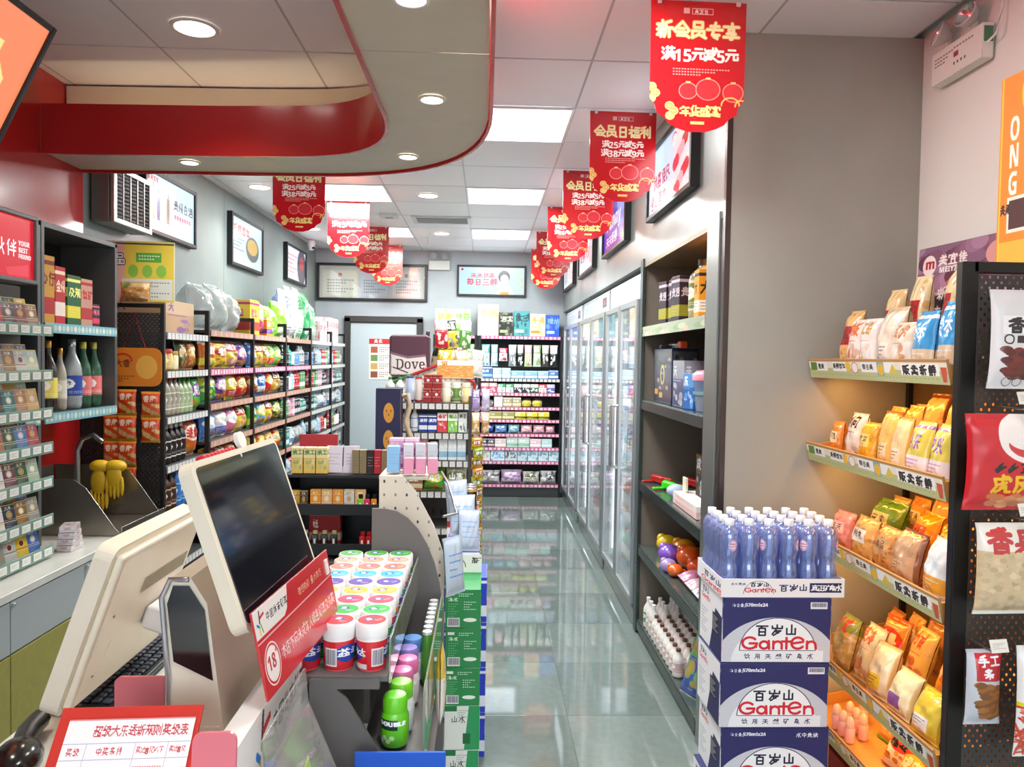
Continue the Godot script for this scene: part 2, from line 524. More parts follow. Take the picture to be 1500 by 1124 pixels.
func _ready() -> void:
	rng.seed = 11
	var cam := Camera3D.new()
	cam.name = "camera"
	cam.fov = rad_to_deg(2.0 * atan(562.0 / 1115.575))
	cam.near = 0.05
	cam.far = 60.0
	cam.transform = Transform3D(Basis(Vector3.UP, -0.0346138) * Basis(Vector3.RIGHT, -0.03280238) * Basis(Vector3.BACK, 0.01635183), Vector3(0, 1.6072, 0))
	add_child(cam)
	cam.current = true
	var we := WorldEnvironment.new()
	we.name = "environment"
	var e := Environment.new()
	e.background_mode = Environment.BG_SKY
	var sky := Sky.new()
	var sm := ProceduralSkyMaterial.new()
	sm.sky_top_color = Color("c4d4e6")
	sm.sky_horizon_color = Color("e6ecf0")
	sm.ground_bottom_color = Color("8c8a86")
	sm.ground_horizon_color = Color("b4b2ae")
	sm.sky_energy_multiplier = 2.1
	sm.ground_energy_multiplier = 1.6
	sky.sky_material = sm
	e.sky = sky
	e.tonemap_mode = Environment.TONE_MAPPER_LINEAR
	e.tonemap_exposure = 1.46
	e.sdfgi_enabled = true
	e.ssao_enabled = true
	e.ssil_enabled = true
	we.environment = e
	add_child(we)
	panel_lights()
	shell()
	canopy()
	right_fittings()
	build_all()
	finish_pages()

func area(at: Vector3, sx: float, sy: float, energy: float, col: Color, rot := Vector3(-PI / 2, 0, 0), parent: Node = self) -> void:
	var l := AreaLight3D.new()
	l.name = "area_light"
	l.area_size = Vector2(sx, sy)
	l.light_energy = energy
	l.light_color = col
	l.shadow_enabled = true
	l.set("area_range", 14.0)
	l.position = at
	l.rotation = rot
	parent.add_child(l, true)

func spot(at: Vector3, energy: float, angle: float, col: Color, size: float, parent: Node) -> void:
	var l := SpotLight3D.new()
	l.name = "spot_light"
	l.position = at
	l.rotation = Vector3(-PI / 2, 0, 0)
	l.light_energy = energy
	l.spot_angle = angle
	l.spot_range = 8.0
	l.spot_attenuation = 2.0
	l.light_color = col
	l.light_size = size
	l.shadow_enabled = true
	parent.add_child(l, true)

const LIGHT_CELLS := [[0.13, -0.53], [0.13, -2.35], [0.13, -4.16], [0.13, -5.98], [0.13, -7.8], [-1.07, -5.98], [-1.07, -7.8]]

func panel_lights() -> void:
	for i in LIGHT_CELLS.size():
		var c: Array = LIGHT_CELLS[i]
		var where: String = ["above the shop entrance end", "over the checkout beside the red canopy", "over the aisle just past the red canopy", "over the aisle beside the glass coolers", "over the aisle near the back wall", "over the wall shelf of snacks", "over the wall shelf near the back wall"][i]
		var t := thing("ceiling_panel_light", "square white ceiling panel light " + where, "panel light", Vector3(c[0], CEIL - 0.002, c[1]), 0, "square ceiling panel lights")
		var f := MB.new()
		for s in [-1, 1]:
			f.box(Vector3(s * 0.292, 0.0, 0), Vector3(0.014, 0.012, 0.598), 0.002)
			f.box(Vector3(0, 0.0, s * 0.292), Vector3(0.57, 0.012, 0.014), 0.002)
		part("frame", f.done(), hexm("e8e8e8", 0.4), t)
		part("light_panel", cbx(0.57, 0.006, 0.57), glow("fbfdff", 2.6), t)
		area(Vector3(0, -0.012, 0), 0.56, 0.56, PANEL, Color(0.97, 1.0, 0.99), Vector3(-PI / 2, 0, 0), t)

const PANEL := 2.7

func downlight(at: Vector3, label: String, rad: float, energy: float, col := Color(1, 0.98, 0.95)) -> void:
	var t := thing("downlight", label, "downlight", at, 0, "round recessed downlights")
	var m := MB.new()
	m.lathe([[rad * 1.22, 0.0], [rad * 1.2, -0.006], [rad * 1.0, -0.006], [rad * 0.98, -0.001]], 28)
	part("ring", m.done(), hexm("e6e2da", 0.4), t)
	var d := MB.new()
	d.disc(Vector3(0, -0.0035, 0), rad, Vector3.DOWN, 28)
	part("light_disc", d.done(), glow("fff8ee", 5.0), t)
	spot(Vector3(0, -0.012, 0), energy, 62, col, rad, t)

func shell() -> void:
	# floor: slab and polished tiles
	var floor_o := struct("floor", bx(5.0, 0.12, 13.0, 0, [], Vector3(0, -0.064, -3.7)), hexm("5c6360", 0.5), Vector3.ZERO, Vector3.ZERO, "shop floor of polished grey-green tiles")
	var tone := [noisy("6a7672", "737f7b", 3.0, 0.04), noisy("75817d", "7e8a86", 3.1, 0.04)]
	var tm := bx(0.5985, 0.004, 0.5985, 0.0006)
	for c in 7:
		for r in 17:
			var x := 0.39 + 0.3 + (c - 4) * 0.6
			var z := -3.376 + 0.3 + (7 - r) * 0.6
			part("floor_tile", tm, tone[(c + r) % 2], floor_o, Vector3(x, -0.004, z))
	# ceiling: slab and lay-in tiles on a grid
	var ceil_o := struct("ceiling", bx(5.0, 0.1, 13.0, 0, [], Vector3(0, CEIL + 0.085, -3.7)), hexm("8a8a8c", 0.8), Vector3.ZERO, Vector3.ZERO, "suspended ceiling of pale square metal tiles")
	var ct := bx(0.594, 0.012, 0.594, 0.003)
	var lit := {}
	for c in LIGHT_CELLS: lit[Vector2i(roundi((c[0] + 0.47) / 0.6), roundi((c[1] + 3.55) / 0.606))] = true
	for i in range(-3, 4):
		for j in range(-10, 8):
			if lit.has(Vector2i(i, j)): continue
			part("ceiling_tile", ct, hexm("eeecef" if (i * 7 + j * 3) % 4 else "e9e7ea", 0.45), ceil_o, Vector3(-0.47 + i * 0.6, CEIL, -3.55 + j * 0.606))
	var rail := MB.new()
	for i in range(-3, 5): rail.box(Vector3(-0.77 + i * 0.6, CEIL + 0.004, -3.7), Vector3(0.012, 0.006, 12), 0.001)
	part("ceiling_rail", rail.done(), hexm("b6b6b8", 0.35, 0.3), ceil_o)
	# walls
	var grey := noisy("7f8a8c", "88938f", 0.5, 0.42)
	var wl := struct("wall_left", bx(0.15, 3.0, 13.0, 0, [], Vector3(XL - 0.085, 1.45, -3.7)), hexm("7b8486", 0.5), Vector3.ZERO, Vector3.ZERO, "blue-grey panelled side wall carrying light box pictures")
	for k in 5:
		part("wall_panel", bx(0.01, 2.87, 1.046, 0.002, [], Vector3(XL - 0.005, 1.435, -3.87 - 0.525 - k * 1.05)), grey, wl)
	var rw := struct("wall_panel_red", bx(0.03, 2.87, 4.9, 0.002, [], Vector3(XL + 0.01, 1.435, -1.42)), hexm("b8201f", 0.22, 0, 0.5), Vector3.ZERO, Vector3.ZERO, "glossy red wall panel behind the checkout")
	var wb := struct("wall_back", bx(5.0, 3.0, 0.15, 0, [], Vector3(0, 1.45, ZB - 0.075)), noisy("a9b1b8", "b2bac0", 0.6, 0.55), Vector3.ZERO, Vector3.ZERO, "pale grey back wall with a door and framed notices")
	struct("wall_right", bx(0.15, 3.0, 13.0, 0, [], Vector3(1.675 + 0.075, 1.45, -3.7)), hexm("e6ece6", 0.7), Vector3.ZERO, Vector3.ZERO, "plain white side wall above the bread shelf")
	# shop front behind the viewer: a glazed wall to the street
	var ff := hexm("3c3c3e", 0.4, 0.5)
	struct("wall_front", bx(5.0, 0.5, 0.15, 0, [], Vector3(0, 2.75, 1.7)), hexm("cfcfca", 0.7))
	var gw := struct("window_1", bx(3.7, 2.5, 0.012, 0, [], Vector3(-0.17, 1.25, 1.7)), clear("eef4f4", 0.12, 0.02), Vector3.ZERO, Vector3.ZERO, "glazed shop front onto the street")
	for k in 5: part("window_frame", bx(0.06, 2.5, 0.08, 0.004), ff, gw, Vector3(-2.0 + k * 0.915, 0, 1.7))
	# pavement and the pale facade across the street, seen through the front and mirrored in glass
	struct("street_pavement", bx(16, 0.1, 9, 0, [], Vector3(0, -0.1, 6.4)), noisy("8d8b86", "9c9a94", 0.5, 0.9))

func ribbon(m: MB, path: Array, y0: float, y1: float, th: float) -> void:
	# upright band along a path in x, z with thickness th to the left of the walk
	var n := path.size()
	var side := []
	for i in n:
		var d: Vector2 = (path[mini(i + 1, n - 1)] - path[maxi(i - 1, 0)]).normalized()
		side.append(Vector2(d.y, -d.x))
	for i in n - 1:
		var a: Vector2 = path[i]
		var b: Vector2 = path[i + 1]
		var a2: Vector2 = a + side[i] * th
		var b2: Vector2 = b + side[i + 1] * th
		var P := func(p: Vector2, y: float): return Vector3(p.x, y, p.y)
		for f in [[a, b, side[i] * -1, side[i + 1] * -1], [a2, b2, side[i], side[i + 1]]]:
			var na := Vector3(f[2].x, 0, f[2].y)
			var nb := Vector3(f[3].x, 0, f[3].y)
			var k := m.vert(P.call(f[0], y0), na)
			m.vert(P.call(f[0], y1), na)
			m.vert(P.call(f[1], y1), nb)
			m.vert(P.call(f[1], y0), nb)
			m.x.append_array([k, k + 1, k + 2, k, k + 2, k + 3])
		for y in [y0, y1]:
			m.quad(P.call(a, y), P.call(b, y), P.call(b2, y), P.call(a2, y))

func fillet(a: Vector2, corner: Vector2, b: Vector2, seg := 14) -> Array:
	var out := []
	for i in seg + 1:
		var t := float(i) / seg
		out.append(a.lerp(corner, t).lerp(corner.lerp(b, t), t))
	return out

func slab(pts: Array, y0: float, y1: float) -> ArrayMesh:
	# outline in x, z laid flat between y0 and y1
	var m := MB.new()
	var p := PackedVector2Array()
	for q in pts: p.append(Vector2(q.x, -q.y))
	m.prism(p, y0, y1)
	for i in m.v.size():
		m.v[i] = Vector3(m.v[i].x, m.v[i].z, -m.v[i].y)
		m.n[i] = Vector3(m.n[i].x, m.n[i].z, -m.n[i].y)
	return m.done()

func canopy() -> void:
	var t := thing("counter_canopy", "red and cream dropped canopy with rounded corner over the checkout", "canopy", Vector3(0, 2.5, 0))
	var red := hexm("c62a2c", 0.25, 0, 0.4)
	var cream := noisy("cdc3b0", "d3cab8", 1.0, 0.45)
	var out := [Vector2(-2.0, -3.85), Vector2(-1.0, -3.82)] + fillet(Vector2(-0.75, -3.8), Vector2(0.0, -3.7), Vector2(0.0, -2.78)) + [Vector2(0, -1.5), Vector2(0, 0.9)]
	var inn := [Vector2(-2.0, -3.5), Vector2(-1.2, -3.47)] + fillet(Vector2(-0.85, -3.44), Vector2(-0.36, -3.38), Vector2(-0.394, -2.75)) + [Vector2(-0.394, -1.5), Vector2(-0.394, 0.9)]
	var m := MB.new()
	ribbon(m, out, -0.012, 0.36, 0.012)
	part("outer_fascia", m.done(), red, t)
	m = MB.new()
	var inner_wall := []
	for i in out.size(): inner_wall.append(out[i].lerp(inn[i], 0.4))
	ribbon(m, inner_wall, 0.012, 0.36, 0.012)
	part("cove_liner", m.done(), hexm("e4dac2", 0.6), t)
	m = MB.new()
	ribbon(m, inn, -0.012, 0.21, 0.012)
	part("inner_fascia", m.done(), red, t)
	# soffit in panels with seams
	var k := out.size()
	var back_in := inn.duplicate()
	var n2 := inn.size()
	var seam := 9
	part("soffit_panel", slab([Vector2(-2.0, -3.838), Vector2(-1.002, -3.808), Vector2(-1.002, -3.486), Vector2(-2.0, -3.514)], 0.0, 0.01), cream, t)
	var corner := []
	for i in range(1, k - 2): corner.append(out[i] + Vector2(-0.004, 0.012))
	corner.append(Vector2(-0.004, -2.272))
	corner.append(Vector2(-0.39, -2.272))
	for i in range(n2 - 3, 1, -1): corner.append(inn[i] + Vector2(0.006, -0.008))
	corner.append(Vector2(-0.998, -3.486))
	part("soffit_panel", slab(corner, 0.0, 0.01), cream, t)
	part("soffit_panel", slab([Vector2(-0.004, -2.268), Vector2(-0.004, 0.9), Vector2(-0.39, 0.9), Vector2(-0.39, -2.268)], 0.0, 0.01), cream, t)
	# light strip lying in the cove behind the inner fascia
	part("cove_light", bx(1.5, 0.01, 0.02, 0, [], Vector3(-1.15, 0.02, -3.6)), glow("ffe9b8", 2.0), t)
	area(Vector3(-1.15, 0.04, -3.6), 1.5, 0.03, 0.05, Color(1, 0.94, 0.8), Vector3(PI / 2, 0, 0), t)
	downlight(Vector3(-0.2, 2.498, -2.667), "downlight in the cream canopy strip beside the aisle", 0.038, 0.5)
	downlight(Vector3(-0.2, 2.498, -1.93), "downlight in the cream canopy strip towards the shop front", 0.038, 0.5)
	downlight(Vector3(-0.36, 2.498, -3.43), "downlight in the rounded corner of the cream canopy", 0.038, 0.5)
	downlight(Vector3(-1.394, 2.498, -3.63), "downlight in the cream canopy strip near the red wall", 0.038, 0.5)
	downlight(Vector3(-1.148, CEIL - 0.002, -3.035), "large warm downlight in the ceiling inside the red canopy", 0.075, 0.9, Color(1, 0.93, 0.82))
	downlight(Vector3(-1.148, CEIL - 0.002, -1.3), "large warm downlight in the ceiling above the till", 0.075, 0.9, Color(1, 0.93, 0.82))
	downlight(Vector3(-0.47, CEIL - 0.002, -6.0), "ceiling downlight between the two rows of panel lights", 0.075, 0.5)
	downlight(Vector3(-0.47, CEIL - 0.002, -7.82), "ceiling downlight between the panel lights close to the back wall", 0.075, 0.5)
	downlight(Vector3(-1.72, CEIL - 0.002, -5.84), "ceiling downlight above the blue-grey wall beside the snack shelf", 0.075, 0.5)
	downlight(Vector3(-1.75, CEIL - 0.002, -7.7), "ceiling downlight above the far end of the wall shelf", 0.075, 0.5)

func right_fittings() -> void:
	# boxed-in upper wall over the coolers, grey end wall with its metal corner trim, display niche
	var clad := noisy("838784", "8c908c", 0.5, 0.32, 0.35)
	struct("wall_cladding_upper", bx(1.675 - XR, CEIL - 2.17, 6.15, 0.0, [], Vector3((1.675 + XR) / 2, (CEIL + 2.17) / 2, -2.955 - 3.075)), clad, Vector3.ZERO, Vector3.ZERO, "brushed grey cladding above the coolers")
	struct("wall_end_grey", bx(0.74, CEIL, 0.04, 0.001, [], Vector3(1.305, CEIL / 2, -2.95)), noisy("9a9b92", "a1a298", 0.4, 0.5), Vector3.ZERO, Vector3.ZERO, "plain grey end wall beside the bread shelf")
	var tr := struct("trim_1", bx(0.022, CEIL, 0.045, 0.002, [], Vector3(XR + 0.011, CEIL / 2, -2.95)), hexm("5b4f4b", 0.25, 0.8), Vector3.ZERO, Vector3.ZERO, "dark metal corner strip of the grey end wall")
	struct("trim_2", bx(0.012, 2.2, 0.16, 0.002, [], Vector3(XR - 0.002, 1.1, -3.06)), hexm("8e938f", 0.3, 0.7), Vector3.ZERO, Vector3.ZERO, "steel upright strip in front of the display niche")
	struct("trim_3", bx(0.02, 2.2, 0.07, 0.002, [], Vector3(XR, 1.1, -4.455)), hexm("46524e", 0.3, 0.6), Vector3.ZERO, Vector3.ZERO, "dark steel upright between niche and coolers")
	struct("wall_niche_back", bx(0.02, 2.2, 1.4, 0, [], Vector3(1.36, 1.1, -3.75)), hexm("7c7468", 0.5))
	struct("wall_niche_side", bx(0.44, 2.2, 0.02, 0, [], Vector3(1.14, 1.1, -4.44)), hexm("7c7468", 0.5))
	struct("wall_niche_side", bx(0.44, 2.2, 0.02, 0, [], Vector3(1.14, 1.1, -3.14)), hexm("7c7468", 0.5))

# ---------------------------------------------------------------- prints
var designs := {}

func C(h: String) -> Color:
	return Color(h)

func design(style: String, base: String, acc: String, third := "ffffff", w := 96, h := 96, word := "", seed_n := 0) -> Art:
	var key := [style, base, acc, third, w, h, word, seed_n]
	if designs.has(key): return designs[key]
	var a := art(w, h, C(base))
	var r := RandomNumberGenerator.new()
	r.seed = hash(str(key))
	var b := C(base)
	var c := C(acc)
	var d := C(third)
	var HK := HAN.keys()
	if word == "":
		for i in 2: word += HK[r.randi() % HK.size()]
	var fs := minf(w * 0.8 / maxf(1, word.length()), h * 0.26)
	match style:
		"band":
			a.rect(0, h * 0.62, w, h * 0.24, c)
			a.rect(0, h * 0.08, w, h * 0.06, d)
			a.han(word, w * 0.12, h * 0.24, fs, d, fs * 0.16)
			a.lines(w * 0.12, h * 0.68, w * 0.7, 3, h * 0.06, maxf(1, w * 0.02), d)
		"pic":
			a.rect(0, 0, w, h * 0.4, c)
			a.han(word, w * 0.1, h * 0.08, fs, d, fs * 0.17)
			for i in 7: a.ell(w * r.randf_range(0.15, 0.85), h * r.randf_range(0.52, 0.9), w * r.randf_range(0.07, 0.16), h * r.randf_range(0.05, 0.11), c.lerp(d, r.randf_range(0.0, 0.8)))
			a.lines(w * 0.1, h * 0.43, w * 0.6, 1, 4, maxf(1, w * 0.02), d)
		"cig":
			a.rect(0, 0, w, h * 0.05, C("c9b26a"))
			a.rect(0, h * 0.22, w, h * 0.015, c)
			a.ell(w * 0.5, h * 0.42, w * 0.17, h * 0.11, c)
			a.arc(w * 0.5, h * 0.42, w * 0.21, h * 0.14, maxf(1.5, w * 0.025), d)
			a.han(word, w * 0.5 - fs * 0.5 * word.length() * 0.7, h * 0.08, fs * 0.6, d, 0)
			a.rect(0, h * 0.6, w, h * 0.02, c)
			a.rect(0, h * 0.68, w, h * 0.02, d)
			a.lines(w * 0.12, h * 0.74, w * 0.75, 4, h * 0.05, maxf(1, w * 0.02), d)
		"chips":
			a.ell(w * 0.5, h * 0.42, w * 0.44, h * 0.2, c)
			a.han(word, w * 0.5 - fs * 0.56 * word.length(), h * 0.42 - fs * 0.5, fs, d, fs * 0.2)
			for i in 9: a.ell(w * r.randf_range(0.1, 0.9), h * r.randf_range(0.66, 0.9), w * r.randf_range(0.06, 0.14), h * r.randf_range(0.03, 0.07), C("e0a93c").lerp(C("b9641c"), r.randf()))
			a.rect(0, 0, w, h * 0.1, c.lerp(b, 0.35))
			a.lines(w * 0.2, h * 0.14, w * 0.6, 2, h * 0.05, maxf(1, w * 0.02), d)
			a.rect(0, h * 0.955, w, h * 0.05, c.lerp(b, 0.35))
		"tissue":
			for i in 12: a.ell(w * r.randf(), h * r.randf(), w * r.randf_range(0.05, 0.14), h * r.randf_range(0.05, 0.14), b.lerp(c, r.randf_range(0.2, 0.75)))
			a.han(word, w * 0.14, h * 0.16, fs, c, fs * 0.14)
			a.rect(w * 0.1, h * 0.74, w * 0.55, h * 0.12, d)
			a.lines(w * 0.14, h * 0.77, w * 0.45, 2, h * 0.05, maxf(1, w * 0.02), c)
		"label":
			a.rect(0, h * 0.1, w, h * 0.8, c)
			for k in 2:
				a.ell(w * (0.25 + 0.5 * k), h * 0.42, w * 0.13, h * 0.2, d)
				a.han(word, w * (0.25 + 0.5 * k) - fs * 0.5, h * 0.32, fs * 0.5, c, 0)
			a.lines(0, h * 0.7, w, 2, h * 0.08, maxf(1, w * 0.015), d)
		"plain":
			a.lines(w * 0.15, h * 0.3, w * 0.7, 4, h * 0.12, maxf(1, w * 0.03), c)
		"bread":
			# loaf seen through a printed clear bag: crust mottling and a paper label
			for i in 60: a.ell(w * r.randf(), h * r.randf(), w * r.randf_range(0.02, 0.08), h * r.randf_range(0.015, 0.05), b.lerp(c, r.randf_range(0.1, 0.9)))
			a.rect(w * 0.2, h * 0.3, w * 0.6, h * 0.3, d)
			a.han(word, w * 0.26, h * 0.34, fs * 0.7, C("5a3a24"), 0)
			a.lines(w * 0.26, h * 0.52, w * 0.45, 2, h * 0.035, maxf(1, w * 0.015), C("9a7a5a"))
		"slice":
			# pale crumb with a darker crust edge
			for i in 90: a.ell(w * r.randf(), h * r.randf(), w * 0.015, h * 0.012, b.lerp(c, r.randf_range(0.0, 0.5)))
			a.rect(0, 0, w, h * 0.08, c)
			a.rect(0, 0, w * 0.07, h, c)
			a.rect(w * 0.93, 0, w * 0.07, h, c)
			a.rect(w * 0.22, h * 0.58, w * 0.5, h * 0.26, d)
			a.lines(w * 0.27, h * 0.63, w * 0.38, 3, h * 0.06, maxf(1, w * 0.02), C("6a4a34"))
		"nuts":
			a.rect(0, 0, w, h * 0.3, c)
			a.han(word, w * 0.12, h * 0.06, fs, d, fs * 0.18)
			for i in 130: a.ell(w * r.randf(), h * r.randf_range(0.33, 0.94), w * 0.05, h * 0.028, b.lerp(C("fff2d6"), r.randf_range(0.0, 0.5)).lerp(C("7a5a34"), r.randf_range(0, 0.25)))
			a.rect(0, h * 0.95, w, h * 0.05, c)
	designs[key] = a
	return a

# ---------------------------------------------------------------- meshes for goods
var mesh_cache := {}

func bag_mesh(w: float, h: float, d: float, a: Art, s := 0) -> ArrayMesh:
	var key := ["bag", snappedf(w, 0.001), snappedf(h, 0.001), snappedf(d, 0.001), a.r, a.page, s % 3]
	if mesh_cache.has(key): return mesh_cache[key]
	var m := MB.new()
	var ph := s * 1.7
	for side in [1.0, -1.0]:
		var f := func(u: float, v: float) -> Vector3:
			var uu := u * 2 - 1
			var vv := v * 2 - 1
			var puff := pow(maxf(0.0, 1 - pow(absf(uu), 3.2)), 0.62) * pow(maxf(0.0, 1 - pow(absf(vv) / 0.9, 3.0)), 0.6) if absf(vv) < 0.9 else 0.0
			var fold := sin(uu * 9 + ph) * 0.035 * d * smoothstep(0.35, 0.85, absf(vv)) * (1 - smoothstep(0.9, 1.0, absf(vv)))
			var z: float = side * (0.0015 + d * 0.5 * puff) + fold + side * (sin(uu * 4.3 + vv * 5.1 + ph) * 0.035 + sin(uu * 11.0 - vv * 7.0 + ph * 2.0) * 0.022 + sin(vv * 13.0 + uu * 3.0 + ph) * 0.018) * d * puff
			var x := uu * w * 0.5 * (1 - 0.07 * pow(maxf(0.0, 1 - vv * vv), 0.8))
			return Vector3(x, v * h, z)
		var base := m.v.size()
		m.grid(12, 14, f, a.uv() if side > 0 else Rect2(a.uv(1, 0).position, Vector2(-a.uv().size.x, a.uv().size.y)))
		if side < 0:
			for i in range(base, m.v.size()): m.n[i] = -m.n[i]
	mesh_cache[key] = m.done()
	return mesh_cache[key]

func bag(n: String, label: String, group: String, a: Art, at: Vector3, rot: Vector3, w: float, h: float, d: float, s := 0, finish := "film") -> MeshInstance3D:
	return solo(n, label, cat_of(n), bag_mesh(w, h, d, a, s), pm(a, finish), at, rot, group)

func carton_mesh(w: float, h: float, d: float, a: Art, side := Rect2(), bev := 0.0015) -> ArrayMesh:
	var key := ["carton", snappedf(w, 0.001), snappedf(h, 0.001), snappedf(d, 0.001), a.r, a.page, side]
	if mesh_cache.has(key): return mesh_cache[key]
	var s := a.uv(0.0, 0.0, 1.0, 1.0) if side == Rect2() else side
	var top := a.uv(0.01, 0.16, 0.04, 0.02) if side == Rect2() else side
	mesh_cache[key] = bx(w, h, d, bev, [a.uv(), a.uv(), s, s, top, top])
	return mesh_cache[key]

func carton(n: String, label: String, group: String, a: Art, at: Vector3, rot: Vector3, w: float, h: float, d: float, cat := "carton", finish := "paper") -> MeshInstance3D:
	return solo(n, label, cat, carton_mesh(w, h, d, a), pm(a, finish), at, rot, group)

func lathe_mesh(key: String, prof: Array, seg := 14, r := Rect2(0, 0, 1, 1)) -> ArrayMesh:
	var k := [key, prof, seg, r]
	if not mesh_cache.has(k):
		var m := MB.new()
		m.lathe(prof, seg, r)
		mesh_cache[k] = m.done()
	return mesh_cache[k]

func bottle(n: String, label: String, group: String, at: Vector3, rot: Vector3, h: float, r: float, body: Material, cap: Material, a: Art, neck := 0.4, seg := 14) -> Node3D:
	# body with shoulder and neck, printed sleeve, screw cap
	var t := thing(n, label, "bottle", at, rot.y, group)
	t.rotation = rot
	var ys := h * (1 - neck)
	part("body", lathe_mesh("bt", [[0, 0], [r * 0.8, 0], [r * 0.97, h * 0.03], [r, h * 0.07], [r, ys], [r * 0.86, ys + h * neck * 0.22], [r * 0.5, ys + h * neck * 0.48], [r * 0.38, ys + h * neck * 0.62], [r * 0.36, h * 0.955], [0, h * 0.955]], seg), body, t)
	part("cap", lathe_mesh("cap", [[r * 0.41, h * 0.9], [r * 0.42, h], [r * 0.38, h * 1.005], [0, h * 1.005]], seg), cap, t)
	if a: part("sleeve", lathe_mesh("slv", [[r * 1.015, h * 0.16], [r * 1.015, ys * 0.92]], seg, a.uv()), pm(a, "sleeve"), t)
	return t

func can(n: String, label: String, group: String, at: Vector3, h: float, r: float, a: Art, turn := 0.0) -> Node3D:
	var t := thing(n, label, "can", at, turn, group)
	part("body", lathe_mesh("can", [[r * 0.8, 0], [r, h * 0.05], [r, h * 0.9], [r * 0.82, h * 0.98]], 18, a.uv()), pm(a, "gloss"), t)
	part("lid", lathe_mesh("canlid", [[r * 0.84, h * 0.975], [r * 0.86, h], [r * 0.8, h], [r * 0.76, h * 0.975], [0, h * 0.975]], 18), hexm("c9ccce", 0.25, 0.9), t)
	return t

func blob(m: MB, c: Vector3, r: Vector3, seg := 12) -> void:
	var f := func(u: float, v: float) -> Vector3:
		var th := u * TAU
		var ph := (v - 0.5) * PI * 0.999
		return c + Vector3(r.x * cos(ph) * sin(th), r.y * sin(ph), r.z * cos(ph) * cos(th))
	var base := m.v.size()
	m.grid(seg, seg / 2 + 2, f)
	for i in range(base, m.v.size()):
		var q := (m.v[i] - c) / (r * r)
		m.n[i] = q.normalized()

# a row of goods on a shelf: items [name, label, kind, style, base, accent, w, h, d, count, extra]
func row(start: Vector3, dir: Vector3, turn: float, items: Array, where: String, group: String, gap := 0.004, jitter := 0.0) -> void:
	var p := start
	var s := 0
	for it in items:
		if it is float or it is int:
			p += dir * it
			continue
		var w: float = it[6]
		var h: float = it[7]
		var d: float = it[8]
		var label: String = it[1] + " " + where
		for k in int(it[9]):
			s += 1
			var c := p + dir * (w / 2)
			var face := Vector3(sin(turn), 0, cos(turn))
			var at := c - face * (d / 2) + Vector3(0, 0.001, 0)
			var rot := Vector3(0, turn + rng.randf_range(-jitter, jitter), 0)
			var third: String = it[10] if it.size() > 10 else "ffffff"
			match it[2]:
				"bag":
					var a := design(it[3], it[4], it[5], third, 80, 96)
					rot.x = -0.06
					if it[0] == "cup_bag":
						solo(it[0], label, "cup bag", bag_mesh(w, h, d, a, s), clear(it[4], 0.5, 0.12), at, rot, group)
						p += dir * (w + gap)
						continue
					bag(it[0], label, group, a, at, rot, w, h, d, s)
				"box":
					carton(it[0], label, group, design(it[3], it[4], it[5], third, 64, clampi(int(64 * h / w), 32, 128)), at, rot, w, h, d, cat_of(it[0]))
				"bottle":
					bottle(it[0], label, group, at, rot, h, w * 0.49, hexm(it[4], 0.25, 0, 0.3), hexm(third, 0.4), design(it[3], it[5], it[4], "ffffff", 96, 48), 0.35, 12)
				"can":
					can(it[0], label, group, at, h, w * 0.49, design(it[3], it[4], it[5], third, 96, 64), turn)
				"jar":
					jar(it[0], label, group, at, h, w * 0.49, design(it[3], it[4], it[5], "ffffff", 96, 48), hexm(third, 0.4), turn)
			p += dir * (w + gap)

func jar(n: String, label: String, group: String, at: Vector3, h: float, r: float, a: Art, lid: Material, turn := 0.0) -> Node3D:
	var t := thing(n, label, "jar", at, turn, group)
	part("body", lathe_mesh("jar", [[0, 0], [r * 0.92, 0], [r, h * 0.05], [r, h * 0.74], [r * 0.88, h * 0.8]], 16, a.uv()), pm(a, "gloss"), t)
	part("lid", lathe_mesh("jarlid", [[r * 0.9, h * 0.79], [r * 0.92, h * 0.97], [r * 0.86, h], [0, h]], 16), lid, t)
	return t

func cat_of(n: String) -> String:
	var w := n.split("_")
	return w[0] if w.size() == 1 else w[w.size() - 2] + " " + w[w.size() - 1]

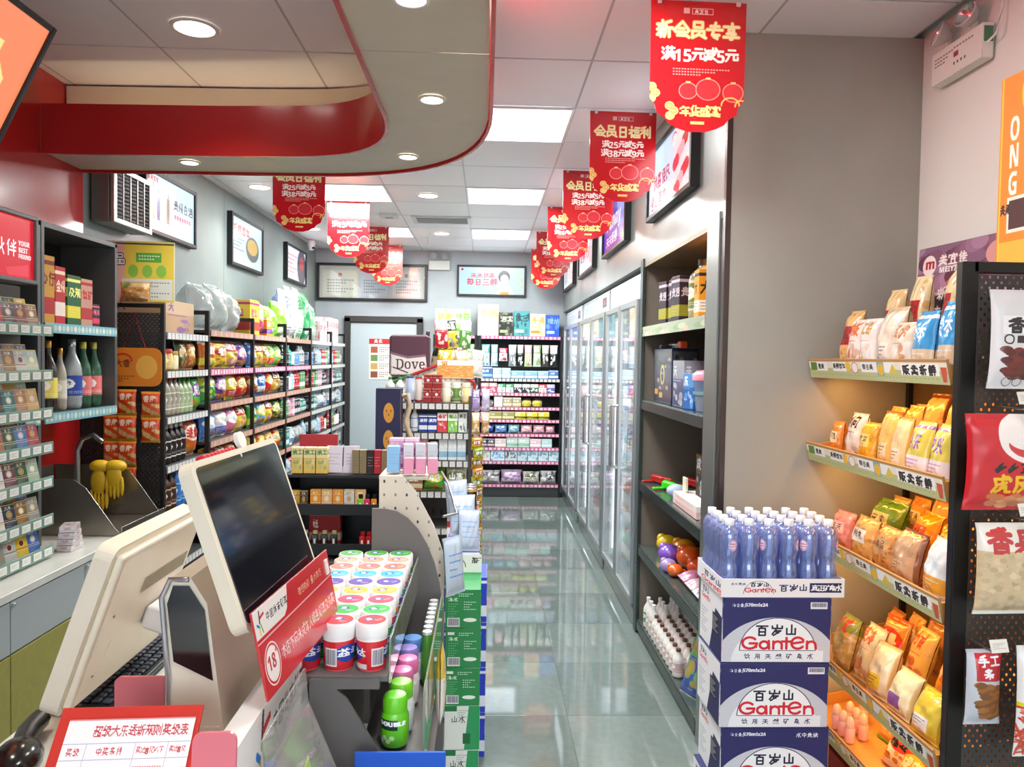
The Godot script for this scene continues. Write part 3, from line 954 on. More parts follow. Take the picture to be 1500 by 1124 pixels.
func water_stack() -> void:
	var f := art(512, 320, C("2a2a63"))
	var paint := func(a: Art, second: bool):
		a.ell(256, 345, 300, 250, C("c9cad2"))
		for i in 60:
			var k := PI + PI * i / 59.0
			a.line(Vector2(256 + cos(k) * 190, 300 + sin(k) * 150), Vector2(256 + cos(k) * 290, 338 + sin(k) * 240), 3, C("d6d7de"))
		a.ell(256, 330, 215, 190, C("ececf0"))
		a.ell(262, 262, 182, 166, C("26264a"))
		a.ell(262, 262, 178, 162, C("f4f4f6"))
		a.rect(60, 262, 420, 60, C("ececf0"))
		a.rect(84, 260, 356, 3, C("26264a"))
		a.han("百岁山", 158, 130, 58, C("17172c"), 8, 1.18)
		wordmark(a, 92, 192, 1.0)
		a.han("饮用天然矿泉水", 104, 276, 28, C("26264a"), 3.2, 1.78)
		a.han("净含量:", 44, 26, 17, C("e8e8f4"), 2, 1.1)
		a.lat("570mlx24", 104, 18, 24, C("f2f2fa"), true)
		if second: a.han("水中贵族", 356, 24, 24, C("f2f2fa"), 3)
		else:
			a.rect(414, 18, 80, 34, C("e8e8ee"))
			for i in 24: a.rect(420 + i * 2.9, 22, 1 + (i * 7) % 3 * 0.6, 20, C("34344e"))
	paint.call(f, false)
	var f2 := art(512, 320, C("2a2a63"))
	paint.call(f2, true)
	var sd := art(256, 224, C("26265a"))
	sd.poly(pts2([0, 0, 256, 0, 256, 70, 180, 60, 120, 224, 0, 224]), C("e9e9ee"))
	sd.rect(150, 80, 70, 70, C("1a1a2c"))
	sd.lines(156, 90, 56, 7, 8, 3, C("d8d8e0"))
	sd.han("百岁山", 30, 18, 22, C("26264a"), 3)
	wordmark(sd, 20, 46, 0.28)
	sd.lines(20, 100, 70, 8, 12, 4, C("8a8aa0"))
	var W := 0.357
	var H := 0.2125
	var D := 0.25
	for i in 4:
		var a: Art = f2 if i == 1 else f
		var off: float = [0.012, -0.006, 0.004, 0.0][i]
		var lab: String = ["bottom case of bottled water on the floor under three others", "case of bottled water resting on the bottom case of the stack", "third case up of bottled water between two others", "top case of bottled water directly under the white tray"][i]
		solo("water_case", "navy and white cardboard " + lab, "case", bx(W, H - 0.001, D, 0.003, [a.uv(), a.uv(), sd.uv(), sd.uv(), a.uv(0.02, 0.03, 0.02, 0.02), a.uv(0.02, 0.03, 0.02, 0.02)]), pm(a, "paper"), Vector3(0.951 - off, H * i + 0.0005, -2.4 - D / 2 + off * 0.5), Vector3(0, off * 0.8, 0), "stacked cases of bottled water")
	var ta := art(512, 96, C("f1efee"))
	ta.han("水中贵族", 40, 20, 14, C("3a3a5c"), 1.6)
	ta.arc(155, 78, 62, 66, 2, C("26264a"), PI, TAU)
	ta.han("百岁山", 120, 18, 24, C("17172c"), 3.4)
	wordmark(ta, 98, 46, 0.36)
	ta.han("百岁山", 240, 28, 36, C("26265a"), 5)
	ta.rect(366, 22, 132, 48, C("26265a"))
	ta.han("真正矿泉水", 372, 30, 31, C("ffffff"), 4.2, 0.8, 0.98)
	var tray := thing("water_tray", "white cardboard tray printed for bottled water, holding bottles", "tray", Vector3(0.968, 0.8505, -2.405 - 0.13), 0.01)
	var m := MB.new()
	m.box(Vector3(0, 0.03, 0.131), Vector3(0.404, 0.06, 0.003), 0, [ta.uv(), ta.uv(0.9, 0.02, 0.05, 0.05)])
	part("front_wall", m.done(), pm(ta), tray)
	var w2 := hexm("f1efee", 0.7)
	part("rear_wall", cbx(0.404, 0.06, 0.003), w2, tray, Vector3(0, 0.03, -0.131))
	m = MB.new()
	m.box(Vector3.ZERO, Vector3(0.003, 0.06, 0.26), 0, [sd.uv(0, 0, 0.4, 0.3)])
	for s in [-1, 1]: part("side_wall", m.done(), pm(sd), tray, Vector3(s * 0.2, 0.03, 0))
	part("tray_floor", bx(0.4, 0.003, 0.26), w2, tray)
	# bottles
	var la := art(64, 96, Color(0.9, 0.85, 0.92, 0.0))
	la.ell(32, 40, 26, 34, C("ead9ea"))
	la.arc(32, 40, 22, 30, 3, C("b04a8c"))
	la.han("百岁山", 14, 26, 11, C("3c2a5a"), 1.6)
	wordmark(la, 10, 42, 0.13)
	la.lines(16, 58, 30, 2, 6, 2, C("7a5a9a"))
	var glass := StandardMaterial3D.new()
	glass.albedo_color = Color(Color("a0b1ea"), 0.21)
	glass.transparency = BaseMaterial3D.TRANSPARENCY_ALPHA
	glass.metallic = 0.55
	glass.roughness = 0.1
	var prof := [[0, 0.0], [0.022, 0.0], [0.0295, 0.006], [0.03, 0.02], [0.0285, 0.045], [0.0295, 0.07], [0.0265, 0.092], [0.0225, 0.108], [0.0265, 0.122], [0.0295, 0.134], [0.03, 0.18], [0.0285, 0.196], [0.021, 0.212], [0.0135, 0.219], [0.0125, 0.235], [0, 0.235]]
	var bm := lathe_mesh("ganten", prof, 20)
	var cm := lathe_mesh("gantencap", [[0.0145, 0.222], [0.015, 0.224], [0.015, 0.24], [0.0135, 0.2425], [0, 0.2425]], 18)
	var lm := MB.new()
	lm.grid(6, 1, func(u: float, v: float): return Vector3(0.0308 * sin((u - 0.5) * 1.1), 0.132 + v * 0.05, 0.0308 * cos((u - 0.5) * 1.1)), la.uv())
	var lmesh := lm.done()
	for j in 4:
		for i in 6:
			var lab: String = ["clear blue water bottle with white cap in the tray's front row", "clear blue water bottle with white cap in the tray's second row", "clear blue water bottle with white cap in the tray's third row", "clear blue water bottle with white cap in the tray's rear row against the grey wall"][j]
			var t := thing("water_bottle", lab, "bottle", Vector3(0.801 + i * 0.0655, 0.8545, -2.4405 - j * 0.0635), rng.randf_range(-1.2, 1.2) if j else [0.15, 1.2, -1.1, 0.9, -0.9, 1.0][i], "water bottles in the white tray")
			part("body", bm, glass, t)
			part("cap", cm, hexm("eef0f4", 0.4), t)
			part("label", lmesh, pm(la, "holes"), t)

func wordmark(a: Art, x: float, y: float, k: float) -> void:
	# red rounded letters of the water brand; k scales a 340 by 66 pixel drawing
	var c := C("d8232f")
	var t := maxf(1.5, 12.0 * k)
	var P := func(px: float, py: float): return Vector2(x + px * k, y + py * k)
	a.arc(x + 38 * k, y + 32 * k, 34 * k, 28 * k, t, c, -5.75, -0.75)
	a.line(P.call(38, 34), P.call(72, 34), t, c)
	a.line(P.call(71, 34), P.call(68, 52), t, c)
	a.arc(x + 106 * k, y + 42 * k, 20 * k, 18 * k, t, c)
	a.line(P.call(128, 22), P.call(130, 60), t, c)
	a.line(P.call(150, 24), P.call(150, 60), t, c)
	a.arc(x + 170 * k, y + 42 * k, 20 * k, 18 * k, t, c, PI, TAU)
	a.line(P.call(190, 42), P.call(190, 60), t, c)
	a.line(P.call(212, 6), P.call(212, 60), t, c)
	a.line(P.call(190, 24), P.call(234, 24), t, c)
	a.arc(x + 266 * k, y + 32 * k, 30 * k, 28 * k, t, c, 0.7, 5.75)
	a.line(P.call(240, 34), P.call(290, 26), t, c)
	a.line(P.call(310, 24), P.call(310, 60), t, c)
	a.arc(x + 330 * k, y + 42 * k, 20 * k, 18 * k, t, c, PI, TAU)
	a.line(P.call(350, 42), P.call(352, 60), t, c)

func bread_shelf() -> void:
	var X0 := 1.27
	var t := thing("bread_shelf", "black framed bread shelf with tilted wooden trays against the grey wall", "shelf", Vector3(X0, 0, -2.0))
	var blk := hexm("1c1b1a", 0.35, 0.3)
	part("post", bx(0.045, 1.885, 0.03, 0.003, [], Vector3(0.012, 0.9425, 0.0)), blk, t)
	part("post", bx(0.03, 1.885, 0.03, 0.003, [], Vector3(0.385, 0.9425, 0.0)), blk, t)
	part("top_rail", bx(0.36, 0.03, 0.03, 0.003, [], Vector3(0.2, 1.87, 0.0)), blk, t)
	part("back_panel", bx(0.012, 1.6, 0.88, 0, [], Vector3(0.392, 0.92, -0.46)), noisy("6a543c", "745c40", 2.0, 0.6), t)
	part("post", bx(0.02, 1.72, 0.02, 0.002, [], Vector3(0.375, 0.86, -0.9)), blk, t)
	# perforated end panel facing the entrance
	var pa := art(256, 256, C("3d3936"))
	for i in 8:
		for j in 16:
			pa.ell(16 + i * 32 + (16 if j % 2 else 0), 8 + j * 16, 4.6, 4.6, Color(0, 0, 0, 0))
	var pmesh := MB.new()
	for i in 2:
		for j in 8:
			pmesh.quad(Vector3(0.034 + i * 0.17, 0.05 + j * 0.225, 0.012), Vector3(0.034 + i * 0.17, 0.275 + j * 0.225, 0.012), Vector3(0.204 + i * 0.17, 0.275 + j * 0.225, 0.012), Vector3(0.204 + i * 0.17, 0.05 + j * 0.225, 0.012), pa.uv())
	part("perforated_panel", pmesh.done(), pm(pa, "holes"), t)
	# printed tray fronts
	var sa := art(1024, 96, C("e6e3d0"))
	sa.rect(0, 44, 1024, 52, C("b9c08c"))
	sa.rect(0, 0, 1024, 12, C("b98a55"))
	for k in [[60, 0], [230, 1], [470, 0], [590, 2]]:
		sa.rect(k[0], 14, 120, 44, C("eef0ee"))
	sa.rect(20, 16, 60, 40, C("5f8a3c"))
	sa.han("健康", 92, 22, 26, C("2c2c2a"), 4)
	sa.han("新鲜面包", 236, 20, 24, C("2c2c2a"), 4)
	sa.han("每日美", 482, 22, 24, C("2c2c2a"), 4)
	sa.ell(365, 34, 20, 24, C("f0c23c"))
	sa.ell(420, 40, 24, 24, C("f4efe6"))
	sa.arc(420, 40, 24, 24, 3, C("b0483c"))
	sa.rect(590, 12, 50, 60, C("7ab0b4"))
	sa.ell(616, 44, 22, 26, C("e8b83c"))
	sa.poly(pts2([670, 60, 700, 18, 730, 60]), C("d8c24c"))
	sa.rect(752, 18, 226, 46, C("f2f3f0"))
	sa.han("贩卖新鲜", 764, 22, 40, C("1e1e1c"), 7, 1.3)
	sa.poly(pts2([985, 30, 1020, 30, 1012, 86, 992, 86]), C("c8583c"))
	for i in 40: sa.rect(20 + i * 24, 74, 12, 3, C("9aa46c"))
	var wood := noisy("b98344", "c8924f", 3.0, 0.5, 0.0, 0.02, Vector3(1, 1, 6))
	var lips := [1.555, 1.235, 0.90, 0.475, 0.235]
	for i in 5:
		var tr := Node3D.new()
		tr.name = "tray"
		t.add_child(tr, true)
		tr.position = Vector3(0.0, lips[i], -0.47)
		tr.rotation = Vector3(0, 0, 0.2)
		part("tray_board", bx(0.385, 0.012, 0.885, 0.002, [], Vector3(0.19, 0.006, 0)), wood, tr)
		var fm := MB.new()
		fm.box(Vector3(-0.004, 0.036, 0), Vector3(0.008, 0.072, 0.885), 0.001, [sa.uv(0, 0, 0.01, 0.1), sa.uv(0, 0, 0.01, 0.1), sa.uv(0, 0, 0.01, 0.1), sa.uv(), sa.uv(0, 0, 0.01, 0.1)])
		part("printed_front", fm.done(), pm(sa), tr)
		for s in [-1, 1]: part("tray_end", bx(0.38, 0.05, 0.008, 0.001, [], Vector3(0.19, 0.03, s * 0.438)), wood, tr)
		if i < 4:
			part("light_strip", bx(0.02, 0.008, 0.8, 0, [], Vector3(0.1, -0.006, 0)), glow("ffc870", 1.6), tr)
			area(Vector3(0.1, -0.014, 0), 0.03, 0.8, 0.17, Color(1, 0.72, 0.36), Vector3(-PI / 2, 0, 0), tr)
	part("base", bx(0.39, 0.2, 0.88, 0.004, [], Vector3(0.2, 0.1, -0.46)), hexm("8a2418", 0.5), t)
	bread_goods(lips)

func on_tray(lips: Array, i: int, u: float, z: float) -> Vector3:
	# a point u metres in from the tray's front edge, on the tilted board
	var s := 0.2
	return Vector3(1.27 + u * cos(s) - 0.014 * sin(s), lips[i] + 0.014 * cos(s) + u * sin(s) + 0.002, z)

func bread_goods(lips: Array) -> void:
	var F := -PI / 2
	# [tray, distance in, z, w, h, d, label, style, base, accent, third, turn offset, lean]
	var B := [
		[0, 0.075, -2.785, 0.075, 0.2, 0.07, "long sausage bread with dark red label leaning at the tray's end", "bread", "e2b778", "c8863c", "a8202c", 0.25, 0.2],
		[0, 0.22, -2.74, 0.075, 0.24, 0.07, "sausage bread with red top label behind the sliced bread", "bread", "ead09a", "d8b070", "b02a2c", 0.1, 0.1],
		[0, 0.24, -2.62, 0.075, 0.27, 0.07, "taller sausage bread with red top label standing at the back", "bread", "efe0b0", "d8b070", "b02a2c", 0.1, 0.1],
		[0, 0.26, -2.46, 0.075, 0.28, 0.07, "sausage bread with red oval label beside the promotion board", "bread", "efe0b0", "d8b070", "b02a2c", -0.1, 0.1],
		[0, 0.06, -2.69, 0.075, 0.165, 0.06, "white bag of orange flavoured bread with paw-shaped picture", "pic", "eee8e0", "e6ddd2", "d86a30", 0.1, 0.12],
		[0, 0.06, -2.6, 0.08, 0.165, 0.06, "white bag of cookie bread with a round biscuit picture", "pic", "efebe6", "e9e4dc", "c89a4c", 0.1, 0.12],
		[0, 0.08, -2.49, 0.12, 0.19, 0.08, "large cream bag of white toast slices with small black lettering", "slice", "efe4cf", "d8c09a", "f7f2e8", 0.05, 0.12],
		[0, 0.05, -2.365, 0.1, 0.145, 0.06, "bag of ham and egg sandwich bread with food picture", "pic", "e9dfd2", "e8d8c0", "c87848", 0.05, 0.12],
		[0, 0.05, -2.25, 0.105, 0.17, 0.06, "bright blue topped bag of toast beside the sandwich bread", "band", "3f9ed8", "dcc9a8", "e9f3fb", 0.0, 0.1],
		[0, 0.06, -2.135, 0.105, 0.19, 0.06, "bright blue topped bag of toast beside the black post", "band", "3f9ed8", "dcc9a8", "e9f3fb", 0.0, 0.1],
		[1, 0.05, -2.795, 0.055, 0.12, 0.05, "orange triangular bun at the end of the second tray", "bread", "e08a30", "c86a1c", "f0d8a8", 0.3, 0.1],
		[1, 0.07, -2.70, 0.1, 0.15, 0.06, "white wrapped cake with a dark chocolate window", "pic", "efe6d8", "e9dccb", "4a3428", 0.1, 0.15],
		[1, 0.06, -2.585, 0.09, 0.13, 0.06, "yellow egg cake pack with dark label edge", "bread", "e8b030", "d8941c", "f7d878", 0.0, 0.15],
		[1, 0.07, -2.48, 0.085, 0.17, 0.055, "tall pack of sliced toast with orange crust and red mark", "slice", "f0c870", "d88a2c", "f6e4b8", 0.15, 0.15],
		[1, 0.06, -2.385, 0.075, 0.16, 0.05, "clear pack of pale sponge strips", "slice", "efd8a0", "d8b060", "f6e8c8", 0.1, 0.15],
		[1, 0.05, -2.27, 0.095, 0.16, 0.06, "yellow toast pack with white and purple label beside the sponge strips", "band", "ded05c", "efe6e6", "9a6ab8", 0.0, 0.2],
		[1, 0.05, -2.155, 0.095, 0.16, 0.06, "yellow toast pack with white and purple label beside the black post", "band", "ded05c", "efe6e6", "9a6ab8", 0.0, 0.2],
		[1, 0.2, -2.68, 0.09, 0.15, 0.06, "golden milk bun pack behind the wrapped cakes", "bread", "e8c478", "d8a24c", "bfe0cc", 0.0, 0.15],
		[1, 0.2, -2.57, 0.09, 0.16, 0.06, "golden bun pack with teal print behind the egg cake", "bread", "e8c070", "d09a44", "8accc0", 0.0, 0.15],
		[1, 0.21, -2.465, 0.09, 0.2, 0.07, "brown and cream striped bread bag standing behind the toast", "slice", "d8b070", "7a4424", "e6cfa0", 0.1, 0.2],
		[1, 0.21, -2.35, 0.09, 0.21, 0.07, "brown and cream striped bread bag at the back middle of the second tray", "slice", "d8b070", "7a4424", "e6cfa0", -0.1, 0.2],
		[1, 0.21, -2.24, 0.09, 0.19, 0.06, "orange bread bag with red lettering behind the purple-labelled toast", "bread", "e88a28", "c8641c", "d83a20", 0.0, 0.2],
		[1, 0.21, -2.13, 0.09, 0.19, 0.06, "brown striped bread bag at the back beside the black post", "slice", "d0a060", "6a3a20", "e6cfa0", 0.0, 0.2],
		[2, 0.06, -2.76, 0.1, 0.12, 0.07, "pink marbled roll in clear film at the end of the third tray", "bread", "d88878", "c06058", "e8b0a0", 0.2, 0.2],
		[2, 0.16, -2.66, 0.15, 0.16, 0.1, "big bread bag scattered with green herbs", "bread", "5f8a30", "3c6a20", "c8d098", 0.1, 0.3],
		[2, 0.06, -2.6, 0.13, 0.13, 0.07, "nut crumble bread pack with small mascot-free white tag", "bread", "d8a860", "b07838", "e8e0d4", 0.0, 0.2],
		[2, 0.06, -2.45, 0.12, 0.13, 0.07, "oat crumble bread in shiny clear film", "bread", "cf9a58", "a8703c", "c8a070", 0.0, 0.2],
		[2, 0.05, -2.31, 0.13, 0.15, 0.08, "brown sliced rye bread in clear film", "slice", "cba078", "8a5430", "d8b890", 0.0, 0.2],
		[2, 0.05, -2.15, 0.12, 0.16, 0.07, "white and yellow bread bag beside the black post on the third tray", "band", "e9eeee", "e8a83c", "d8e8e8", 0.0, 0.2],
		[2, 0.19, -2.47, 0.12, 0.15, 0.08, "orange cake bag with red mark behind the oat bread", "bread", "e8a020", "d8801c", "e85030", 0.0, 0.3],
		[2, 0.19, -2.32, 0.12, 0.15, 0.08, "orange cake bag behind the sliced rye bread", "bread", "e8a020", "d8801c", "f0c050", 0.0, 0.3],
		[2, 0.19, -2.17, 0.11, 0.15, 0.07, "dark orange bread bag at the back beside the black post", "bread", "d88820", "b0601c", "e8a850", 0.0, 0.3],
		[3, 0.05, -2.71, 0.11, 0.17, 0.08, "olive green bag of round rolls with a red brand patch", "nuts", "c89a4c", "8a8a34", "d83a2c", 0.1, 0.25],
		[3, 0.17, -2.62, 0.12, 0.17, 0.06, "golden bag with red brand patch at the back of the fourth tray", "chips", "d89a28", "d04028", "f6e6c8", 0.1, 0.3],
		[3, 0.06, -2.575, 0.1, 0.18, 0.06, "cream pack with white label and orange biscuit picture", "pic", "ecd9a8", "e9d8b0", "d8703c", 0.1, 0.3],
		[3, 0.18, -2.47, 0.1, 0.18, 0.06, "cream pack with a white label standing behind the toast stack", "pic", "e6c878", "dfc078", "c84c34", 0.1, 0.3],
		[3, 0.05, -2.455, 0.1, 0.16, 0.07, "wrapped stack of white toast slices with yellow dot", "slice", "f0e2c0", "dcc08a", "f0c83c", 0.15, 0.3],
		[3, 0.05, -2.325, 0.11, 0.13, 0.07, "round pale bread pack with purple lettering", "slice", "f0e8c0", "dcd09a", "8a5ab0", 0.1, 0.35],
		[3, 0.19, -2.3, 0.12, 0.17, 0.06, "yellow bread bag with an orange triangle at the back", "chips", "e8b428", "e8742c", "fff0c0", 0.0, 0.3],
		[3, 0.18, -2.16, 0.11, 0.17, 0.07, "peach coloured bread bag beside the black post", "bread", "e0a080", "c87a58", "7a5a9a", 0.0, 0.3],
		[3, 0.05, -2.18, 0.12, 0.13, 0.07, "yellow sponge cake pack with white price sticker", "slice", "e8d048", "c8a830", "f4f2f0", 0.0, 0.35],
		[4, 0.16, -2.57, 0.12, 0.16, 0.05, "green bag of dried beans beside the pink tubes", "nuts", "c89048", "4c9a34", "fff6d8", 0.2, 0.5],
		[4, 0.1, -2.42, 0.13, 0.14, 0.05, "white chilli snack bag with black lettering", "chips", "e9e6e4", "d83a34", "1c1c1c", 0.2, 0.5],
		[4, 0.05, -2.28, 0.12, 0.15, 0.05, "red snack bag on the lowest tray", "chips", "d8301c", "f0a828", "fff0c0", 0.1, 0.5],
	]
	for i in B.size():
		var b: Array = B[i]
		var n := "bread_bag"
		var lab: String = b[6].replace("mascot-free ", "")
		bag(n, lab, "packed breads on the tilted trays", design(b[7], b[8], b[9], b[10], 96, 112), on_tray(lips, b[0], b[1], b[2]), Vector3(-b[12], F + b[11] + rng.randf_range(-0.1, 0.1), 0), b[3] * 1.07, b[4] * 1.12, b[5], i, "gloss")
	# a rear row on each tray
	var tints := [["golden", "e0b060", "b87830", "f4e4c0"], ["brown", "c08850", "8a5428", "e8d4b0"], ["pale yellow", "ecd690", "d0a850", "fbf2d8"], ["orange", "e09a40", "b86a20", "f6dca8"]]
	for tr in [1, 2, 3]:
		for k in 6:
			var q: Array = tints[(tr + k) % 4]
			bag("bread_bag", "%s bread in clear film in the rear row of the %s tray" % [q[0], ["top", "second", "third", "fourth"][tr]], "packed breads in the rear rows of the trays", design("bread" if k % 2 else "slice", q[1], q[2], q[3], 96, 112, "", k % 2), on_tray(lips, tr, 0.29, -2.78 + k * 0.125), Vector3(-0.12, F + rng.randf_range(-0.12, 0.12), 0), 0.105, 0.14 + 0.02 * (k % 3), 0.05, k, "gloss")
	# small pink tubes standing at the far end of the lowest tray
	for k in 7:
		var t := thing("sweet_tube", "small pink and clear sweet tube standing on the lowest bread tray", "sweet", on_tray(lips, 4, 0.05 + 0.05 * (k / 3), -2.73 + 0.05 * (k % 3)), 0, "pink sweet tubes on the lowest bread tray")
		part("body", lathe_mesh("tubeb", [[0, 0], [0.017, 0], [0.018, 0.05], [0.016, 0.052]], 12), hexm("e0a8a0", 0.4), t)
		part("dome", lathe_mesh("tubed", [[0.016, 0.05], [0.015, 0.075], [0.009, 0.088], [0, 0.092]], 12), clear("f4d8d0", 0.45, 0.05), t)

func hanging_goods() -> void:
	# bags on hooks of the bread shelf's end panel
	var Z := -1.925
	var steel := hexm("9a9a98", 0.3, 0.9)
	var j := art(160, 224, C("dfe1e2"))
	j.rect(22, 60, 130, 40, C("f2f2f2"))
	j.han("香辣", 34, 64, 34, C("17171a"), 6)
	j.arc(36, 112, 10, 10, 3, C("2a2a2c"))
	j.rect(54, 104, 70, 16, C("2a2a2c"))
	for i in 60: j.ell(30 + (i * 37) % 105, 134 + (i * 53) % 66, 14, 7, C("7a2418").lerp(C("4a140e"), (i % 7) / 7.0))
	j.arc(40, 206, 10, 10, 2, C("6a6a6c"))
	j.arc(64, 206, 10, 10, 2, C("6a6a6c"))
	var rd := art(224, 256, C("cf1a26"))
	rd.ell(150, 60, 84, 70, C("f6efe9"))
	rd.ell(150, 80, 60, 36, C("d8383c"))
	rd.ell(150, 66, 62, 30, C("f6efe9"))
	rd.han("乡乡", 60, 128, 26, C("1c1a18"), 5)
	rd.han("正香", 120, 128, 26, C("1c1a18"), 5)
	rd.han("虎皮鸡", 52, 158, 48, C("f2c21c"), 8)
	for i in 18: rd.ell(60 + (i * 41) % 150, 216 + (i * 17) % 28, 16, 9, C("d87a4c").lerp(C("f0c090"), (i % 5) / 5.0))
	var nt := design("nuts", "d8c096", "efe9dc", "c83c3c", 160, 200, "香果")
	var bl := art(96, 200, C("c9cdd6"))
	bl.rect(20, 10, 76, 70, C("c8202c"))
	bl.han("手工", 26, 16, 28, C("ffffff"), 5)
	bl.han("条", 40, 48, 26, C("ffffff"), 5)
	for i in 30: bl.ell(30 + (i * 13) % 60, 90 + (i * 29) % 90, 16, 8, C("a86a24").lerp(C("6a3c14"), (i % 6) / 6.0))
	var wf := art(128, 224, C("f1efec"))
	wf.ell(90, 40, 30, 26, C("e8883c"))
	wf.han("火", 30, 66, 40, C("1c1c1c"), 5)
	wf.han("鸡面", 76, 70, 26, C("1c1c1c"), 3)
	wf.rect(0, 112, 128, 8, C("e8d01c"))
	for i in 90: wf.line(Vector2((i * 37) % 128, 122 + (i * 23) % 100), Vector2((i * 37 + 22) % 128, 122 + (i * 31) % 100), 4, C("c83a24").lerp(C("e8785c"), (i % 7) / 7.0))
	var L := [
		["jerky_bag", "clear and white bag of dark red jerky hanging topmost", j, Vector3(1.385, 1.55, Z), 0.19, 0.255, 0.04, 1.79],
		["chicken_snack_bag", "large red bag of tiger-skin chicken feet with yellow lettering", rd, Vector3(1.365, 1.235, Z), 0.26, 0.25, 0.05, 1.5],
		["nut_bag", "clear bag of shelled nuts with white header below the red bag", nt, Vector3(1.378, 0.96, Z - 0.006), 0.2, 0.24, 0.05, 1.218],
		["noodle_snack_bag", "clear bag of brown handmade strips with red patch", bl, Vector3(1.318, 0.665, Z - 0.008), 0.1, 0.2, 0.035, 0.87],
		["spicy_strip_bag", "white topped bag of orange red spicy strips", wf, Vector3(1.45, 0.60, Z + 0.03), 0.15, 0.29, 0.045, 0.9],
	]
	for i in L.size():
		var b: Array = L[i]
		var o := bag(b[0], b[1], "snack bags hanging on the perforated panel", b[2], b[3], Vector3(0, 0.05, 0), b[4], b[5], b[6], i)
		var hk := thing("display_hook", "steel hook with price holder above the " + b[1].get_slice(" hanging", 0).get_slice(" with", 0), "hook", Vector3(b[3].x, b[7], -1.985), 0, "steel hooks on the perforated panel")
		var m := MB.new()
		m.tube([Vector3(0, 0.0, 0), Vector3(0, 0.0, 0.1), Vector3(0, 0.012, 0.118)], 0.003, 6)
		part("prong", m.done(), steel, hk)
		var pt := design("plain", "e6e2d6", "6a6a66", "ffffff", 48, 32)
		part("price_holder", cbx(0.045, 0.032, 0.002, 0, [pt.uv()]), pm(pt), hk, Vector3(-0.01, 0.03, 0.125), Vector3(-0.3, 0, 0.06))
	# promotion board standing on top of the bread shelf along the white wall
	var pr := art(320, 192, C("8a6a86"))
	for i in 40: pr.ell((i * 67) % 320, (i * 43) % 110, 22, 18, C("b08aa8").lerp(C("5a2a3c"), (i % 6) / 6.0))
	for i in 5: pr.ell(220 + i * 26, 40 + (i * 17) % 30, 30, 26, C("e0a8a4"))
	for i in 8: pr.line(Vector2(270 + i * 7, 0), Vector2(262 + i * 7, 34), 3, C("3c3c74"))
	pr.rect(90, 84, 90, 22, C("c8744c"))
	pr.rect(0, 116, 320, 76, C("2c1f24"))
	pr.poly(pts2([0, 116, 150, 96, 320, 130, 320, 150, 150, 112]), C("bfa8b4"))
	pr.ell(36, 44, 20, 24, C("f4f0ee"))
	pr.lat("m", 23, 22, 32, C("b0242c"), true)
	pr.han("美宜佳", 64, 24, 24, C("f4f0ee"), 4)
	pr.lat("MEIYIJIA", 66, 48, 17, C("f4f0ee"), true)
	pr.han("新鲜健康", 66, 96, 30, C("e9e0da"), 3.4, 1.3)
	pr.han("丰富每", 54, 138, 28, C("e9e0da"), 3.4, 1.4)
	var bd := thing("promotion_board", "purple bread promotion board leaning on the white wall above the bread shelf", "board", Vector3(1.632, 1.74, -2.53), -PI / 2)
	bd.rotation = Vector3(-0.05, -PI / 2 + 0.06, 0)
	part("printed_face", bx(0.6, 0.3, 0.004, 0, [pr.uv()]), pm(pr), bd)
	part("backing", bx(0.606, 0.306, 0.006, 0.001, [], Vector3(0, 0.15, -0.006)), hexm("4a4038", 0.6), bd)
	# orange display carton on top of the shelf
	var oc := art(128, 320, C("f08a1c"))
	oc.rect(6, 0, 6, 320, C("f6c83c"))
	for k in 3: oc.lat("ONG"[k], 40, 60 + k * 46, 54, C("fbf3e6"), true)
	oc.ell(110, 40, 26, 30, C("f6c81c"))
	oc.rect(40, 206, 88, 60, C("f4e9d8"))
	oc.rect(48, 212, 80, 48, C("4a2420"))
	oc.han("美果", 14, 216, 18, C("2a1a14"), 3)
	oc.rect(12, 280, 116, 40, C("e8b83c"))
	solo("display_carton", "orange snack display carton standing on the bread shelf's end", "carton", bx(0.17, 0.52, 0.12, 0.002, [oc.uv()]), pm(oc), Vector3(1.515, 1.886, -2.05), Vector3(0, 0.06, 0))
	# emergency lamp on the white wall
	var em := thing("emergency_light", "white twin-head emergency lamp on the white wall", "emergency lamp", Vector3(1.672, 2.63, -2.65), -PI / 2)
	var ea := art(128, 64, C("e6e8e0"))
	ea.lines(10, 14, 46, 3, 7, 3, C("7a7c78"))
	ea.lines(60, 12, 50, 1, 7, 3, C("7a7c78"))
	ea.rect(60, 22, 12, 10, C("a83c3c"))
	for k in 4: ea.ell(62 + k * 9, 44, 2, 3, C("4a4c4a"))
	part("housing", bx(0.29, 0.12, 0.045, 0.006, [ea.uv(), ea.uv(0, 0, 0.05, 0.05)], Vector3(0, 0.06, 0.024)), pm(ea, "paper"), em)
	part("terminal", bx(0.004, 0.05, 0.03, 0, [], Vector3(0.146, 0.08, 0.025)), hexm("4c7a5c", 0.5), em)
	for s in [-1, 1]:
		var hd := part("lamp_head", lathe_mesh("lamphead", [[0.0, -0.03], [0.018, -0.028], [0.04, 0.0], [0.044, 0.018], [0.04, 0.022]], 18), clear("d8d8d4", 0.55, 0.1), em, Vector3(s * 0.075, 0.165, 0.05), Vector3(1.2, 0, s * -0.2))
		part("reflector", lathe_mesh("lampref", [[0.0, -0.02], [0.02, -0.012], [0.038, 0.016]], 18), hexm("d0d0d2", 0.15, 0.9), hd)
		part("neck", bx(0.02, 0.05, 0.02, 0.003), hexm("e0e0da", 0.5), em, Vector3(s * 0.075, 0.11, 0.03))
	var cb := MB.new()
	cb.tube([Vector3(0.147, 0.05, 0.03), Vector3(0.19, 0.06, 0.03), Vector3(0.2, 0.14, 0.02), Vector3(0.2, 0.238, 0.01)], 0.004, 6)
